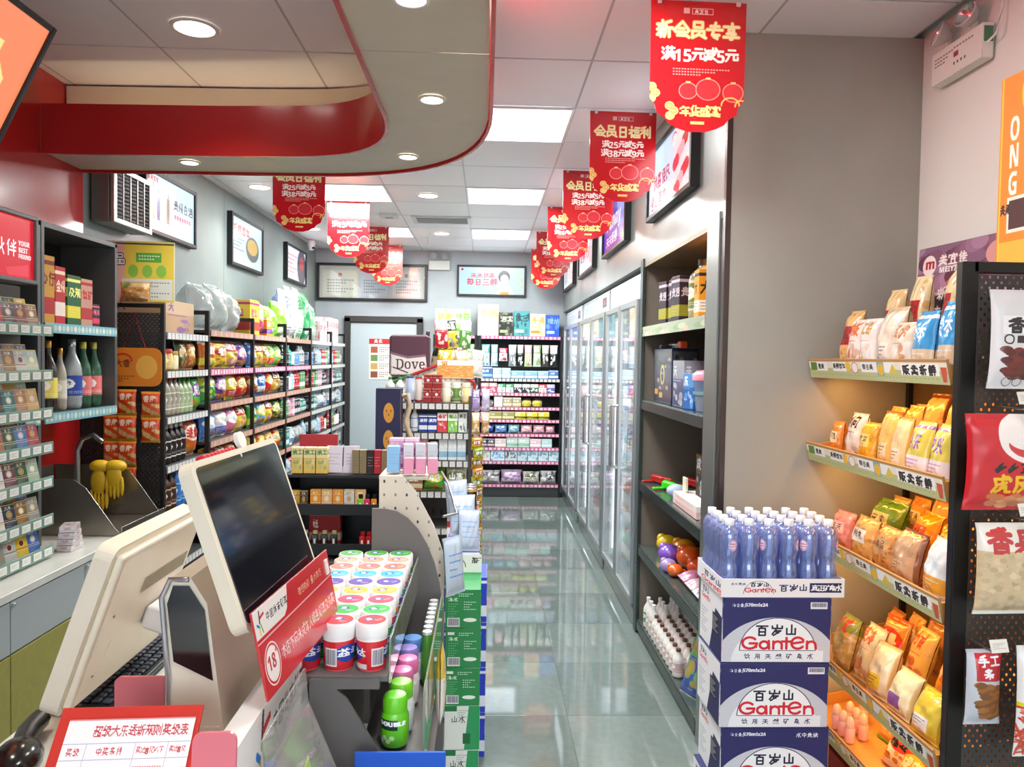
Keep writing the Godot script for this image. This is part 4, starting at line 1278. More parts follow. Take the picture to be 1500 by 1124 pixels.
	part("cable", cb.done(), hexm("e8e8e4", 0.5), em)

func niche() -> void:
	# display niche with dark glass shelves between the grey end wall and the coolers
	var t := thing("niche_shelf", "dark framed display niche with glass-edged shelves beside the coolers", "shelf", Vector3(1.13, 0, -3.79))
	var dark := hexm("39423f", 0.25, 0.5)
	var pa := art(512, 64, C("9aa08e"))
	for i in 14: pa.ell(20 + i * 38, 30 + (i * 19) % 24, 30, 14, C(["7a9a5c", "b8bfa8", "c8a890", "8aa88c"][i % 4]))
	var ys := [1.80, 1.38, 0.905, 0.525, 0.085]
	for i in 5:
		var sh := part("shelf_board", bx(0.43, 0.02, 1.275, 0.002, [], Vector3(0, ys[i] - 0.011, 0)), hexm("59635f", 0.12, 0.3) if i else hexm("6d6a60", 0.5), t)
		if i == 0: part("printed_edge", bx(0.006, 0.055, 1.27, 0, [pa.uv(), pa.uv(), pa.uv(), pa.uv()], Vector3(-0.218, ys[i] - 0.025, 0)), pm(pa, "gloss"), sh)
		else: part("edge_strip", bx(0.006, 0.05, 1.27, 0.001, [], Vector3(-0.218, ys[i] - 0.03, 0)), dark, sh)
	part("plinth", bx(0.02, 0.07, 1.3, 0.002, [], Vector3(-0.2, 0.035, 0)), dark, t)
	part("niche_top", bx(0.43, 0.02, 1.275, 0, [], Vector3(0, 2.16, 0)), hexm("8a7454", 0.35, 0.3), t)
	var d := thing("niche_light", "small warm spotlight in the top of the display niche", "spotlight", Vector3(1.1, 2.148, -3.45))
	part("ring", lathe_mesh("nlr", [[0.045, 0], [0.044, -0.005], [0.036, -0.005], [0.035, 0.0]], 20), hexm("d8c8a0", 0.3, 0.7), d)
	var dm := MB.new()
	dm.disc(Vector3(0, -0.003, 0), 0.036, Vector3.DOWN, 20)
	part("light_disc", dm.done(), glow("ffe2b0", 4.0), d)
	spot(Vector3(0, -0.012, 0), 0.55, 78, Color(1, 0.74, 0.42), 0.03, d)
	var L := -PI / 2
	var D := Vector3(0, 0, 1)
	# top shelf: gift boxes and a tall bottle
	var g := design("band", "3a2c38", "a8a02c", "c8b8c0", 64, 128, "贵酒", 1)
	for k in 3: carton("gift_box", "tall dark purple and lime gift box on the niche's top shelf", "dark gift boxes on the niche's top shelf", g, Vector3(1.0 + (k % 2) * 0.02, 1.801, -4.12 + k * 0.14), Vector3(0, L + 0.15, 0), 0.105, 0.235, 0.1, "gift box", "gloss")
	carton("orange_box", "orange box with dark lettering at the steel upright end of the niche's top shelf", "", design("band", "f0a01c", "f6f0e0", "2a2018", 48, 96, "大", 2), Vector3(0.985, 1.801, -3.42), Vector3(0, L, 0), 0.075, 0.22, 0.08, "box")
	bottle("liquor_bottle", "large clear liquor bottle in a glass case on the niche's top shelf", "", Vector3(1.03, 1.801, -3.6), Vector3.ZERO, 0.29, 0.07, clear("b8b8a0", 0.45, 0.08), hexm("4a3c2c", 0.4), design("label", "c8c4a8", "6a7a3c", "e8e4d0", 96, 48), 0.3)
	carton("clear_case", "clear plastic gift case with dark base behind the liquor bottle", "", design("band", "8f9090", "2c2c28", "c8c8c0", 64, 96, "酒", 3), Vector3(1.24, 1.801, -3.75), Vector3(0, L, 0), 0.24, 0.33, 0.14, "case", "gloss")
	# second shelf: boxed toys
	var win := art(160, 160, C("22304a"))
	win.rect(8, 8, 144, 130, C("4c4f55"))
	for i in 26: win.ell(30 + (i * 47) % 110, 24 + (i * 31) % 104, 12, 7, C(["2a2a2c", "6e7074", "3a3a3c", "9a9c9e"][i % 4]))
	win.arc(80, 76, 14, 26, 8, C("e8d01c"))
	win.rect(10, 120, 30, 16, C("e0a82c"))
	win.rect(52, 128, 30, 16, C("d8b84c"))
	carton("toy_box", "navy window box with black toy robot and yellow ring on the niche's second shelf", "", win, Vector3(1.02, 1.381, -4.07), Vector3(0, L, 0), 0.4, 0.29, 0.14, "toy box", "gloss")
	carton("toy_blister", "blue blister pack with silver toy parts on the niche's second shelf", "", design("pic", "3a4c7a", "9aa0a8", "d8dce0", 96, 96, "天", 4), Vector3(1.0, 1.381, -3.73), Vector3(0, L, 0), 0.22, 0.23, 0.1, "toy pack", "gloss")
	carton("toy_card", "bright blue toy card leaning beside the pink-lidded bucket", "", design("pic", "2c6ab8", "5a9ad8", "f0f4f8", 64, 96, "乐", 5), Vector3(0.965, 1.381, -3.565), Vector3(0, L + 0.3, 0), 0.09, 0.17, 0.02, "toy card")
	var bk := thing("toy_bucket", "clear toy bucket with pink lid on the niche's second shelf", "bucket", Vector3(1.02, 1.381, -3.43))
	part("tub", lathe_mesh("tub", [[0, 0], [0.06, 0], [0.075, 0.14], [0.072, 0.14]], 20), clear("8aa8d0", 0.6, 0.1), bk)
	part("filling", lathe_mesh("tubf", [[0, 0.004], [0.055, 0.004], [0.064, 0.09], [0, 0.1]], 16), hexm("c8a83c", 0.6), bk)
	part("band", lathe_mesh("tubb", [[0.072, 0.075], [0.076, 0.09]], 20), hexm("9ad0d8", 0.4), bk)
	part("lid", lathe_mesh("tubl", [[0.078, 0.14], [0.08, 0.165], [0.06, 0.185], [0, 0.19]], 20), hexm("e89ab0", 0.35, 0, 0.3), bk)
	var gun := thing("toy_gun", "silver and orange toy gun lying on top of the boxed toys", "toy gun", Vector3(1.01, 1.672, -3.98), L)
	part("barrel", cbx(0.2, 0.03, 0.03, 0.006), hexm("b8bcc0", 0.25, 0.6), gun, Vector3(-0.05, 0.016, 0))
	part("muzzle", cbx(0.07, 0.04, 0.04, 0.008), hexm("e8581c", 0.4), gun, Vector3(0.09, 0.021, 0))
	part("grip", cbx(0.03, 0.02, 0.07, 0.006), hexm("2a2a2c", 0.5), gun, Vector3(-0.1, 0.011, 0.04))
	# third shelf: water guns, fan, stationery
	var defs := [["red", "d8201c", -4.17, 0.1], ["lime green", "38d81c", -4.06, -0.06], ["dark red", "b0201c", -4.29, -0.07]]
	for q in defs:
		var w := thing("water_gun", q[0] + " plastic water gun lying on the niche's third shelf", "water gun", Vector3(1.06 + q[3], 0.906, q[2]), L + 0.3)
		part("tank", cbx(0.13, 0.05, 0.04, 0.015), hexm(q[1], 0.3, 0, 0.4), w, Vector3(0, 0.028, 0))
		part("barrel", cbx(0.1, 0.022, 0.022, 0.008), hexm(q[1], 0.3, 0, 0.4), w, Vector3(0.1, 0.04, 0))
		part("grip", cbx(0.025, 0.014, 0.07, 0.006), hexm(q[1], 0.3, 0, 0.4), w, Vector3(-0.04, 0.01, 0.045))
	var ball := MB.new()
	blob(ball, Vector3(0, 0.035, 0), Vector3(0.05, 0.035, 0.04))
	solo("toy_dumpling", "pale blue and white plush toy in film on the niche's third shelf", "toy", ball.done(), hexm("b8c8e0", 0.5), Vector3(0.985, 0.906, -3.86))
	for k in 3: solo("toy_pouch", "small %s toy pouch on the niche's third shelf" % ["pink", "yellow", "purple"][k], "toy", bag_mesh(0.09, 0.08, 0.04, design("chips", ["e08ab8", "e8d048", "9a5ac8"][k], "ffffff", "e03a3a", 80, 96), k), pm(design("chips", ["e08ab8", "e8d048", "9a5ac8"][k], "ffffff", "e03a3a", 80, 96), "film"), Vector3(1.16, 0.906, -3.98 + k * 0.11), Vector3(-0.5, L, 0))
	carton("card_box", "tall black and gold card box standing on the niche's third shelf", "", design("pic", "2a241c", "6a4c1c", "b8c4e0", 64, 96, "虎", 6), Vector3(1.05, 0.965, -3.54), Vector3(0, L, 0), 0.17, 0.2, 0.06, "card box")
	carton("cream_card", "small cream card standing upright on the stationery boxes", "", design("plain", "e6e0c8", "a8b8a0", "ffffff", 48, 64), Vector3(0.99, 0.966, -3.7), Vector3(0, L, 0), 0.06, 0.07, 0.012, "card")
	for k in 2: carton("stationery_box", "flat pale %s stationery box under the black and gold card box" % ["pink", "white"][k], "", design("plain", ["e8c8c8", "e9e4dc"][k], "d87070", "ffffff", 96, 48, "", k), Vector3(1.04, 0.906 + 0.0295 * k, -3.53), Vector3(0, L, 0), 0.42, 0.0285, 0.2, "stationery box")
	carton("sticker_pack", "pink sticker pack lying at the steel upright end of the niche's third shelf", "", design("pic", "e0a0b8", "f0d0dc", "c84c7a", 64, 64), Vector3(0.985, 0.906, -3.25), Vector3(0, L, 0), 0.06, 0.025, 0.08, "sticker pack")
	# fourth shelf: bubble bottles, bath toys, pink packs
	var cols := [["red", "c81c20"], ["dark green", "2a4a24"], ["red", "d0242c"], ["blue", "2a3ca8"], ["green", "2a5a24"], ["purple", "6a4a9a"], ["lilac", "9a7ab8"], ["pink", "d890a0"]]
	for k in cols.size():
		bottle("bubble_bottle", cols[k][0] + " bubble toy bottle at the back of the niche's fourth shelf", "bubble bottles at the back of the fourth shelf", Vector3(1.27, 0.526, -4.2 + k * 0.085), Vector3.ZERO, 0.15, 0.028, hexm(cols[k][1], 0.3, 0, 0.3), hexm("c8281c" if k % 2 else "2a6a2c", 0.4), null, 0.4, 12)
	var toys := [["yellow duck-shaped", "f0c81c", -4.24, 0.04, 0.05], ["amber fish-shaped", "f0a01c", -4.1, 0.1, 0.055], ["orange carrot-shaped", "f0641c", -3.9, 0.08, 0.06], ["purple whale-shaped", "8a5ac8", -4.02, 0.0, 0.05], ["lilac", "a890c8", -3.84, -0.05, 0.035], ["orange pumpkin-shaped", "f0581c", -3.76, 0.08, 0.045], ["small orange", "e86a24", -3.76, -0.035, 0.032]]
	for q in toys:
		var m := MB.new()
		blob(m, Vector3(0, q[4], 0), Vector3(q[4] * 1.3, q[4], q[4] * 1.25), 14)
		blob(m, Vector3(-q[4] * 0.3, q[4] * 1.55, q[4] * 0.6), Vector3.ONE * q[4] * 0.55, 10)
		blob(m, Vector3(0, q[4] * 0.8, -q[4] * 1.3), Vector3(q[4] * 0.3, q[4] * 0.4, q[4] * 0.5), 8)
		solo("bath_toy", q[0] + " plastic bath toy on the niche's fourth shelf", "toy", m.done(), hexm(q[1], 0.25, 0, 0.5), Vector3(1.0 + q[3], 0.526, q[2]), Vector3(0, L, 0))
	for k in 4: bag("toy_pack", "%s party pack lying on the niche's fourth shelf" % ["pink fringed", "pale pink", "white and blue", "red carded"][k], "", design("pic", ["d890b0", "e8c0cc", "d8dce4", "e0d4d0"][k], ["f0c8d8", "f4e0e4", "8aa8d0", "e0501c"][k], "b85a80", 96, 96), Vector3(0.96, 0.552, -3.64 + k * 0.13), Vector3(-1.42, L, 0), 0.12, 0.17, 0.045, k)
	# bottom shelf: small white yoghurt drinks and a blue toy pack
	for i in 11:
		for j in 4:
			var gap := 0.068
			var green := i == 0
			bottle("yoghurt_drink", ("white yoghurt drink bottle with green label at the cooler end of the niche's lowest shelf" if green else "small white yoghurt drink bottle with brown cap on the niche's lowest shelf"), "yoghurt drinks on the niche's lowest shelf", Vector3(0.95 + j * 0.066, 0.086, -4.28 + i * gap + (j % 2) * 0.006), Vector3.ZERO, 0.17 if i < 3 else 0.135, 0.029, hexm("e6e2de", 0.35, 0, 0.2), hexm("f0f0f0" if i < 3 else "6a4238", 0.5), design("label", "f0ece8", "4c9a5c" if green else "d8b8b0", "ffffff", 96, 48), 0.4, 12)
	bag("toy_pack", "blue and green toy bag leaning on the niche's lowest shelf beside the yoghurt drinks", "", design("pic", "3a5aa8", "4caa5c", "c88a4c", 96, 96, "乐", 8), Vector3(0.965, 0.088, -3.38), Vector3(-0.35, L + 0.4, 0), 0.2, 0.27, 0.06, 1)

func cooler(zn: float, zf: float, label: String, idx: int) -> void:
	# upright glass-door cooler facing the aisle; zn is the end towards the entrance
	var w := zn - zf
	var t := thing("glass_door_cooler", label, "cooler", Vector3(XR, 0, (zn + zf) / 2))
	var steel := hexm("b9bdbf", 0.28, 0.75)
	var white := hexm("dfe6ea", 0.4)
	part("base", bx(0.62, 0.13, w, 0.003, [], Vector3(0.32, 0.065, 0)), hexm("8f9598", 0.35, 0.6), t)
	part("kick_plate", bx(0.012, 0.1, w, 0.003, [], Vector3(0.004, 0.055, 0)), hexm("a8adb0", 0.25, 0.8), t)
	var ha := art(256, 64, C("d4d9dc"))
	ha.rect(0, 6, 256, 3, C("9aa2a8"))
	ha.rect(200, 16, 36, 30, C("2a3034"))
	ha.lat("3.2", 204, 16, 22, C("e8584c"), true)
	part("header", bx(0.6, 0.16, w, 0.004, [ha.uv(), ha.uv(), ha.uv(0, 0.8, 0.02, 0.02), ha.uv(), ha.uv(0, 0.8, 0.02, 0.02)], Vector3(0.31, 2.055, 0)), pm(ha, "gloss"), t)
	part("rear_panel", bx(0.02, 1.86, w - 0.04, 0, [], Vector3(0.6, 1.055, 0)), white, t)
	for s in [-1, 1]: part("side_panel", bx(0.58, 1.86, 0.02, 0, [], Vector3(0.32, 1.055, s * (w / 2 - 0.01))), white, t)
	var sm := bx(0.5, 0.012, w - 0.06, 0.002)
	for k in 4: part("wire_shelf", sm, hexm("dfe3e6", 0.3, 0.4), t, Vector3(0.33, 0.5 + k * 0.36, 0))
	for s in [-1, 1]:
		part("light_strip", bx(0.02, 1.7, 0.02, 0, [], Vector3(0.06, 1.05, s * (w / 2 - 0.035))), glow("f2f8ff", 2.2), t)
		area(Vector3(0.075, 1.05, s * (w / 2 - 0.05)), 0.03, 1.6, 0.1, Color(0.9, 0.96, 1.0), Vector3(0, -PI / 2 - s * 0.6, 0), t)
	for s in [-1, 1]:
		var dw := w / 2 - 0.012
		var d := Node3D.new()
		d.name = "door"
		t.add_child(d, true)
		d.position = Vector3(-0.012, 0.135, s * w / 4)
		var m := MB.new()
		for e in [-1, 1]:
			m.box(Vector3(0, 0.92, e * (dw / 2 - 0.022)), Vector3(0.03, 1.84, 0.044), 0.004)
			m.box(Vector3(0, 0.92 + e * 0.9, 0), Vector3(0.03, 0.04, dw - 0.088), 0.004)
		part("door_frame", m.done(), steel, d)
		part("glass_pane", cbx(0.008, 1.76, dw - 0.085), clear("cfe0e8", 0.16, 0.015), d, Vector3(0, 0.92, 0))
		var hm := MB.new()
		var hz: float = -s * (dw / 2 - 0.03)
		hm.tube([Vector3(-0.015, 0.75, hz), Vector3(-0.05, 0.76, hz), Vector3(-0.05, 1.16, hz), Vector3(-0.015, 1.17, hz)], 0.011, 8)
		part("handle", hm.done(), hexm("d0d4d6", 0.2, 0.9), d)
	# drinks inside
	var cs := [["green", "4c9a4c"], ["blue", "3a6ac8"], ["red", "c8302c"], ["amber", "c8842c"], ["white", "e6e8ea"], ["pink", "d88aa0"], ["teal", "3a9a9a"], ["yellow", "e0c03c"]]
	var levels := [0.136, 0.514, 0.874, 1.234, 1.594]
	for k in 5:
		var n := int(w / 0.078) - 1
		for i in n:
			var c: Array = cs[(i / 3 + k * 3 + idx * 2) % 8]
			var z := (zn + zf) / 2 - w / 2 + 0.07 + i * 0.077
			bottle("drink_bottle", "%s drink bottle on shelf %s of the %s" % [c[0], ["one", "two", "three", "four", "five"][k], label.get_slice(" with", 0)], "drinks inside the coolers", Vector3(XR + 0.15, levels[k], z), Vector3(0, -PI / 2, 0), 0.225, 0.032, hexm(c[1], 0.15, 0, 0.4), hexm("f0f0f0" if i % 2 else "c83a34", 0.4), design("label", c[1], "f0f0ec", c[1], 96, 48), 0.38, 10)

func screen_box(n: String, label: String, a: Art, at: Vector3, turn: float, w: float, h: float, tilt := 0.0, group := "light box pictures on the walls", energy := 0.12) -> Node3D:
	var t := thing(n, label, "light box", at, turn, group)
	t.rotation.x = tilt
	var m := MB.new()
	for s in [-1, 1]:
		m.box(Vector3(s * (w / 2 + 0.009), h / 2, 0.022), Vector3(0.024, h + 0.046, 0.044), 0.003)
		m.box(Vector3(0, h / 2 + s * (h / 2 + 0.009), 0.022), Vector3(w, 0.024, 0.044), 0.003)
	part("frame", m.done(), hexm("1f2124", 0.35, 0.2), t)
	part("screen", bx(w, h, 0.01, 0, [a.uv()], Vector3(0, h / 2, 0.025)), backlit(a), t)
	area(Vector3(0, h / 2, 0.05), w * 0.9, h * 0.9, energy, Color(0.92, 0.96, 1.0), Vector3(0, PI, 0), t)
	return t

func wall_screens() -> void:
	var s1 := art(320, 128, C("c9def2"))
	s1.rect(200, 0, 120, 128, C("f4d8dc"))
	for i in 20: s1.ell(200 + (i * 29) % 110, 20 + (i * 37) % 100, 16, 12, C(["d83c4c", "f0a8b0", "c82434", "f6e4e4"][i % 4]))
	s1.han("优惠便民", 40, 52, 30, C("c8385c"), 4)
	s1.han("省心健康", 20, 90, 28, C("c8385c"), 4)
	s1.ell(24, 18, 8, 8, C("c8242c"))
	screen_box("light_box_picture", "light box with red bottles picture above the display niche", s1, Vector3(XR, 2.39, -3.76), -PI / 2, 0.88, 0.33)
	var s2 := art(256, 128, C("4a3ca8"))
	s2.poly(pts2([150, 0, 256, 0, 256, 128, 200, 128]), C("7a8ad8"))
	s2.rect(220, 100, 36, 28, C("7ac84c"))
	s2.lat("Funny", 40, 20, 54, C("e6e0fa"), true)
	s2.han("天天新鲜", 40, 84, 28, C("e6e0fa"), 4)
	screen_box("light_box_picture", "purple light box with white lettering above the coolers", s2, Vector3(XR, 2.4, -5.36), -PI / 2, 0.92, 0.34)
	var s3 := art(192, 96, C("d4e6f4"))
	s3.han("新鲜大美", 20, 36, 30, C("c84c6c"), 4)
	s3.ell(160, 50, 26, 34, C("f0b8c0"))
	screen_box("light_box_picture", "pale blue light box with pink lettering above the coolers", s3, Vector3(XR, 2.4, -6.86), -PI / 2, 0.96, 0.34)
	var s4 := art(192, 96, C("dfe6ec"))
	s4.rect(20, 20, 60, 60, C("b8c4cc"))
	s4.lines(96, 30, 70, 5, 10, 4, C("8a969c"))
	screen_box("light_box_picture", "dim white light box above the coolers beside the back wall", s4, Vector3(XR, 2.4, -8.3), -PI / 2, 0.96, 0.34)
	var l1 := art(320, 160, C("cfe6f4"))
	for k in 4: l1.rect(40 + k * 30, 40 + (k % 2) * 14, 18, 86 - (k % 2) * 14, C(["6aa89a", "2a4aa8", "c8d4dc", "8a7a6a"][k]))
	for k in 4: l1.rect(45 + k * 30, 26 + (k % 2) * 14, 8, 18, C(["6aa89a", "2a4aa8", "c8d4dc", "8a7a6a"][k]))
	l1.han("贵州白酒", 176, 46, 30, C("4a4c5c"), 3.4)
	for k in 7: l1.ell(186 + k * 17, 96, 7, 7, C("d86a8a"))
	l1.ell(20, 16, 8, 8, C("c8242c"))
	l1.han("美宜佳", 32, 8, 14, C("c8242c"), 2)
	screen_box("light_box_picture", "light box with liquor bottles picture beside the wall fan", l1, Vector3(XL, 2.34, -4.915), PI / 2, 0.74, 0.34)
	var l2 := art(256, 160, C("cfe4ea"))
	l2.ell(170, 90, 56, 44, C("6a7a7c"))
	l2.ell(170, 82, 44, 28, C("d8b86a"))
	l2.han("新鲜面包", 14, 24, 30, C("c83c4c"), 4)
	l2.lines(16, 70, 80, 4, 12, 4, C("5a7a8a"))
	screen_box("light_box_picture", "light box with a bowl of food above the wall shelf", l2, Vector3(XL, 2.33, -6.455), PI / 2, 0.8, 0.37)
	var l3 := art(256, 128, C("e4e8f2"))
	l3.ell(200, 64, 60, 70, C("5a5a6c"))
	l3.ell(200, 50, 30, 26, C("b84c54"))
	l3.lines(20, 30, 110, 5, 16, 5, C("d87a8a"))
	screen_box("light_box_picture", "light box with dark round dish above the far end of the wall shelf", l3, Vector3(XL, 2.38, -8.09), PI / 2, 0.78, 0.33)
	var bs := art(320, 144, C("bfe0f2"))
	bs.han("每日三鲜", 40, 60, 34, C("d84c6a"), 5)
	bs.han("天天优惠", 60, 30, 26, C("d84c6a"), 4)
	bs.ell(220, 50, 28, 32, C("3a3a4c"))
	bs.ell(222, 62, 20, 24, C("f4e4dc"))
	bs.poly(pts2([180, 144, 200, 96, 250, 96, 272, 144]), C("f0e8e4"))
	bs.rect(202, 128, 40, 16, C("e8a83c"))
	for i in 8: bs.ell(290 + (i * 13) % 24, 14 + i * 17, 6, 5, C("e8d86a"))
	bs.ell(18, 14, 6, 6, C("c8242c"))
	screen_box("light_box_picture", "wide light box with a drawn figure on the back wall", bs, Vector3(0.053, 2.362, ZB), 0, 0.78, 0.325)

func hanging_posters() -> void:
	var P := pts2([-0.17, 0, 0.17, 0, 0.168, -0.34, 0.15, -0.36, 0.142, -0.39, 0.115, -0.405, 0.1, -0.425, 0.07, -0.44, 0.03, -0.452, -0.03, -0.452, -0.07, -0.44, -0.1, -0.425, -0.115, -0.405, -0.142, -0.39, -0.15, -0.36, -0.168, -0.34])
	var arts := []
	for k in 2:
		var a := art(320, 424, C("c8141e"))
		a.rect(110, 24, 20, 18, C("e8b8b0"))
		a.rect(138, 24, 70, 20, C("f0d8d0"))
		a.rect(140, 26, 66, 16, C("c8141e"))
		a.han("美宜佳", 146, 27, 14, C("f6e6e0"), 2)
		var gold := C("fff2b8")
		if k == 0:
			for o in [[10.0, C("e8a040")], [7.0, gold]]: a.han("新会员专享", 22, 66, 55, o[1], 52 * o[0] * 0.025, 1.0)
			for o in [[10.0, C("fff6e6")]]: a.han("满15元减5元", 40, 148, 44, o[1], 7.5, 0.92)
		else:
			for o in [[10.0, C("e8a040")], [7.0, gold]]: a.han("会员日福利", 22, 66, 55, o[1], 52 * o[0] * 0.022, 1.0)
			a.han("满25元减5元", 62, 136, 33, C("fff2e6"), 6, 0.95)
			a.han("满38元减9元", 58, 176, 34, C("fff2e6"), 6, 0.95)
		a.lines(78, 218, 190, 3, 9, 4, C("f0b0a4"))
		# gold clouds, lanterns and ribbon at the foot
		for q in [[10, 280], [22, 300], [8, 318], [70, 340], [84, 356], [72, 372]]: a.ell(q[0], q[1], 16, 14, C("f6cf80"))
		for q in [[10, 280], [22, 300], [70, 340], [84, 356]]: a.arc(q[0], q[1], 9, 8, 2.5, C("d8782c"))
		for q in [[130, 290, 30, 26], [196, 284, 40, 34], [280, 292, 34, 30]]:
			a.ell(q[0], q[1], q[2], q[3], C("d8323a"))
			a.arc(q[0], q[1], q[2], q[3], 3, C("f0a090"))
			a.rect(q[0] - 8, q[1] - q[3] - 5, 16, 6, C("f6cf80"))
		a.arc(272, 334, 30, 26, 5, C("f6c86a"), PI, TAU)
		a.arc(310, 336, 22, 20, 5, C("f6c86a"), PI, TAU)
		for o in [[12.0, C("a80c14")], [8.0, C("ffdf8a")]]: a.han("年货盛宴", 104, 336, 36, o[1], o[0] * 0.8, 0.92)
		a.rect(140, 388, 46, 10, C("f6cf80"))
		arts.append(a)
	var thick := []
	for a in arts:
		var m := MB.new()
		m.prism(P, -0.001, 0.001, a.uv(), a.uv(0.5, 0.03, 0.01, 0.01))
		thick.append(m.done())
	var spots := [[0.725, -2.68, 0], [0.677, -3.88, 1], [0.665, -5.1, 1], [0.66, -6.32, 1], [0.65, -7.56, 1], [0.67, -8.75, 0], [-1.235, -5.05, 1], [-1.14, -6.3, 0], [-1.13, -7.48, 1], [-1.13, -8.7, 0]]
	var where := ["in front of the grey end wall", "beside the light box above the niche", "level with the first cooler", "level with the second cooler", "between the second and third cooler", "close to the back wall on the cooler side", "just behind the red canopy", "behind the canopy in the second place over the wall shelf", "in the third place over the wall shelf", "over the wall shelf close to the back wall"]
	for i in spots.size():
		var s: Array = spots[i]
		var o := thing("hanging_poster", "red scalloped membership poster hanging " + where[i], "poster", Vector3(s[0], CEIL - 0.005, s[1]), 0.03, "red posters hanging from the ceiling")
		part("sheet", thick[s[2]], pm(arts[s[2]], "gloss"), o)
		for e in [-1, 1]: part("clip", cbx(0.016, 0.016, 0.006, 0.002), hexm("d8d8d8", 0.4), o, Vector3(e * 0.14, -0.006, 0.004))

func strip_art(kind: String) -> Art:
	var key := "strip" + kind
	if designs.has(key): return designs[key]
	var a := art(512, 32, C({"pink": "d87aa0", "wood": "b98a6a", "grey": "8d8f92", "blue": "7fb4c4", "dark": "5a5652"}[kind]))
	for i in 20:
		var x := 6 + i * 26
		match kind:
			"pink":
				if i % 2: a.rect(x, 0, 26, 32, C("c84c80"))
				a.rect(x + 4, 6, 16, 20, C("f4e6ea" if i % 3 else "f0c8d4"))
			"wood": a.rect(x, 5, 20, 22, C("d8b8a0" if i % 2 else "cf9aa0"))
			"blue": a.ell(x + 8, 16, 10, 9, C("d8e0c0" if i % 2 else "a8d0dc"))
			_: a.rect(x, 4, 20, 24, C("e4e4e0"))
		if kind != "blue": a.lines(x + 6, 10, 10, 2, 8, 2, C("8a7a7c"))
	designs[key] = a
	return a

func shelf_unit(n: String, label: String, at: Vector3, turn: float, w: float, depth: float, levels: Array, top: float, kinds: Array, posts := [true, true], back := "2a2b2d") -> Node3D:
	# wall gondola bay: faces local +z, front edge on z = 0
	var t := thing(n, label, "shelf", at, turn)
	var blk := hexm("1b1b1c", 0.4, 0.2)
	part("back_panel", bx(w, top, 0.01, 0, [], Vector3(0, top / 2, -depth + 0.006)), hexm(back, 0.6), t)
	part("plinth", bx(w, 0.12, depth - 0.03, 0.002, [], Vector3(0, 0.06, -depth / 2)), hexm("3a3c3e", 0.5), t)
	for e in 2:
		if not posts[e]: continue
		var s := -1 if e == 0 else 1
		part("post", bx(0.024, top, 0.024, 0.002, [], Vector3(s * (w / 2 - 0.012), top / 2, -0.012)), blk, t)
		part("top_bar", bx(0.024, 0.024, depth - 0.03, 0.002, [], Vector3(s * (w / 2 - 0.012), top - 0.012, -depth / 2)), blk, t)
	for i in levels.size():
		var a := strip_art(kinds[mini(i, kinds.size() - 1)])
		var sh := part("shelf_board", bx(w - 0.004, 0.016, depth - 0.035, 0.001, [], Vector3(0, levels[i] - 0.009, -depth / 2 - 0.005)), hexm("4a4a4c", 0.5, 0.2), t)
		part("price_rail", bx(w - 0.052, 0.036, 0.006, 0, [Rect2(a.uv().position, Vector2(a.uv().size.x * minf(1, w), a.uv().size.y)), a.uv(0, 0, 0.01, 0.1)], Vector3(0, levels[i] - 0.018, -0.006)), pm(a, "paper"), sh)
	return t

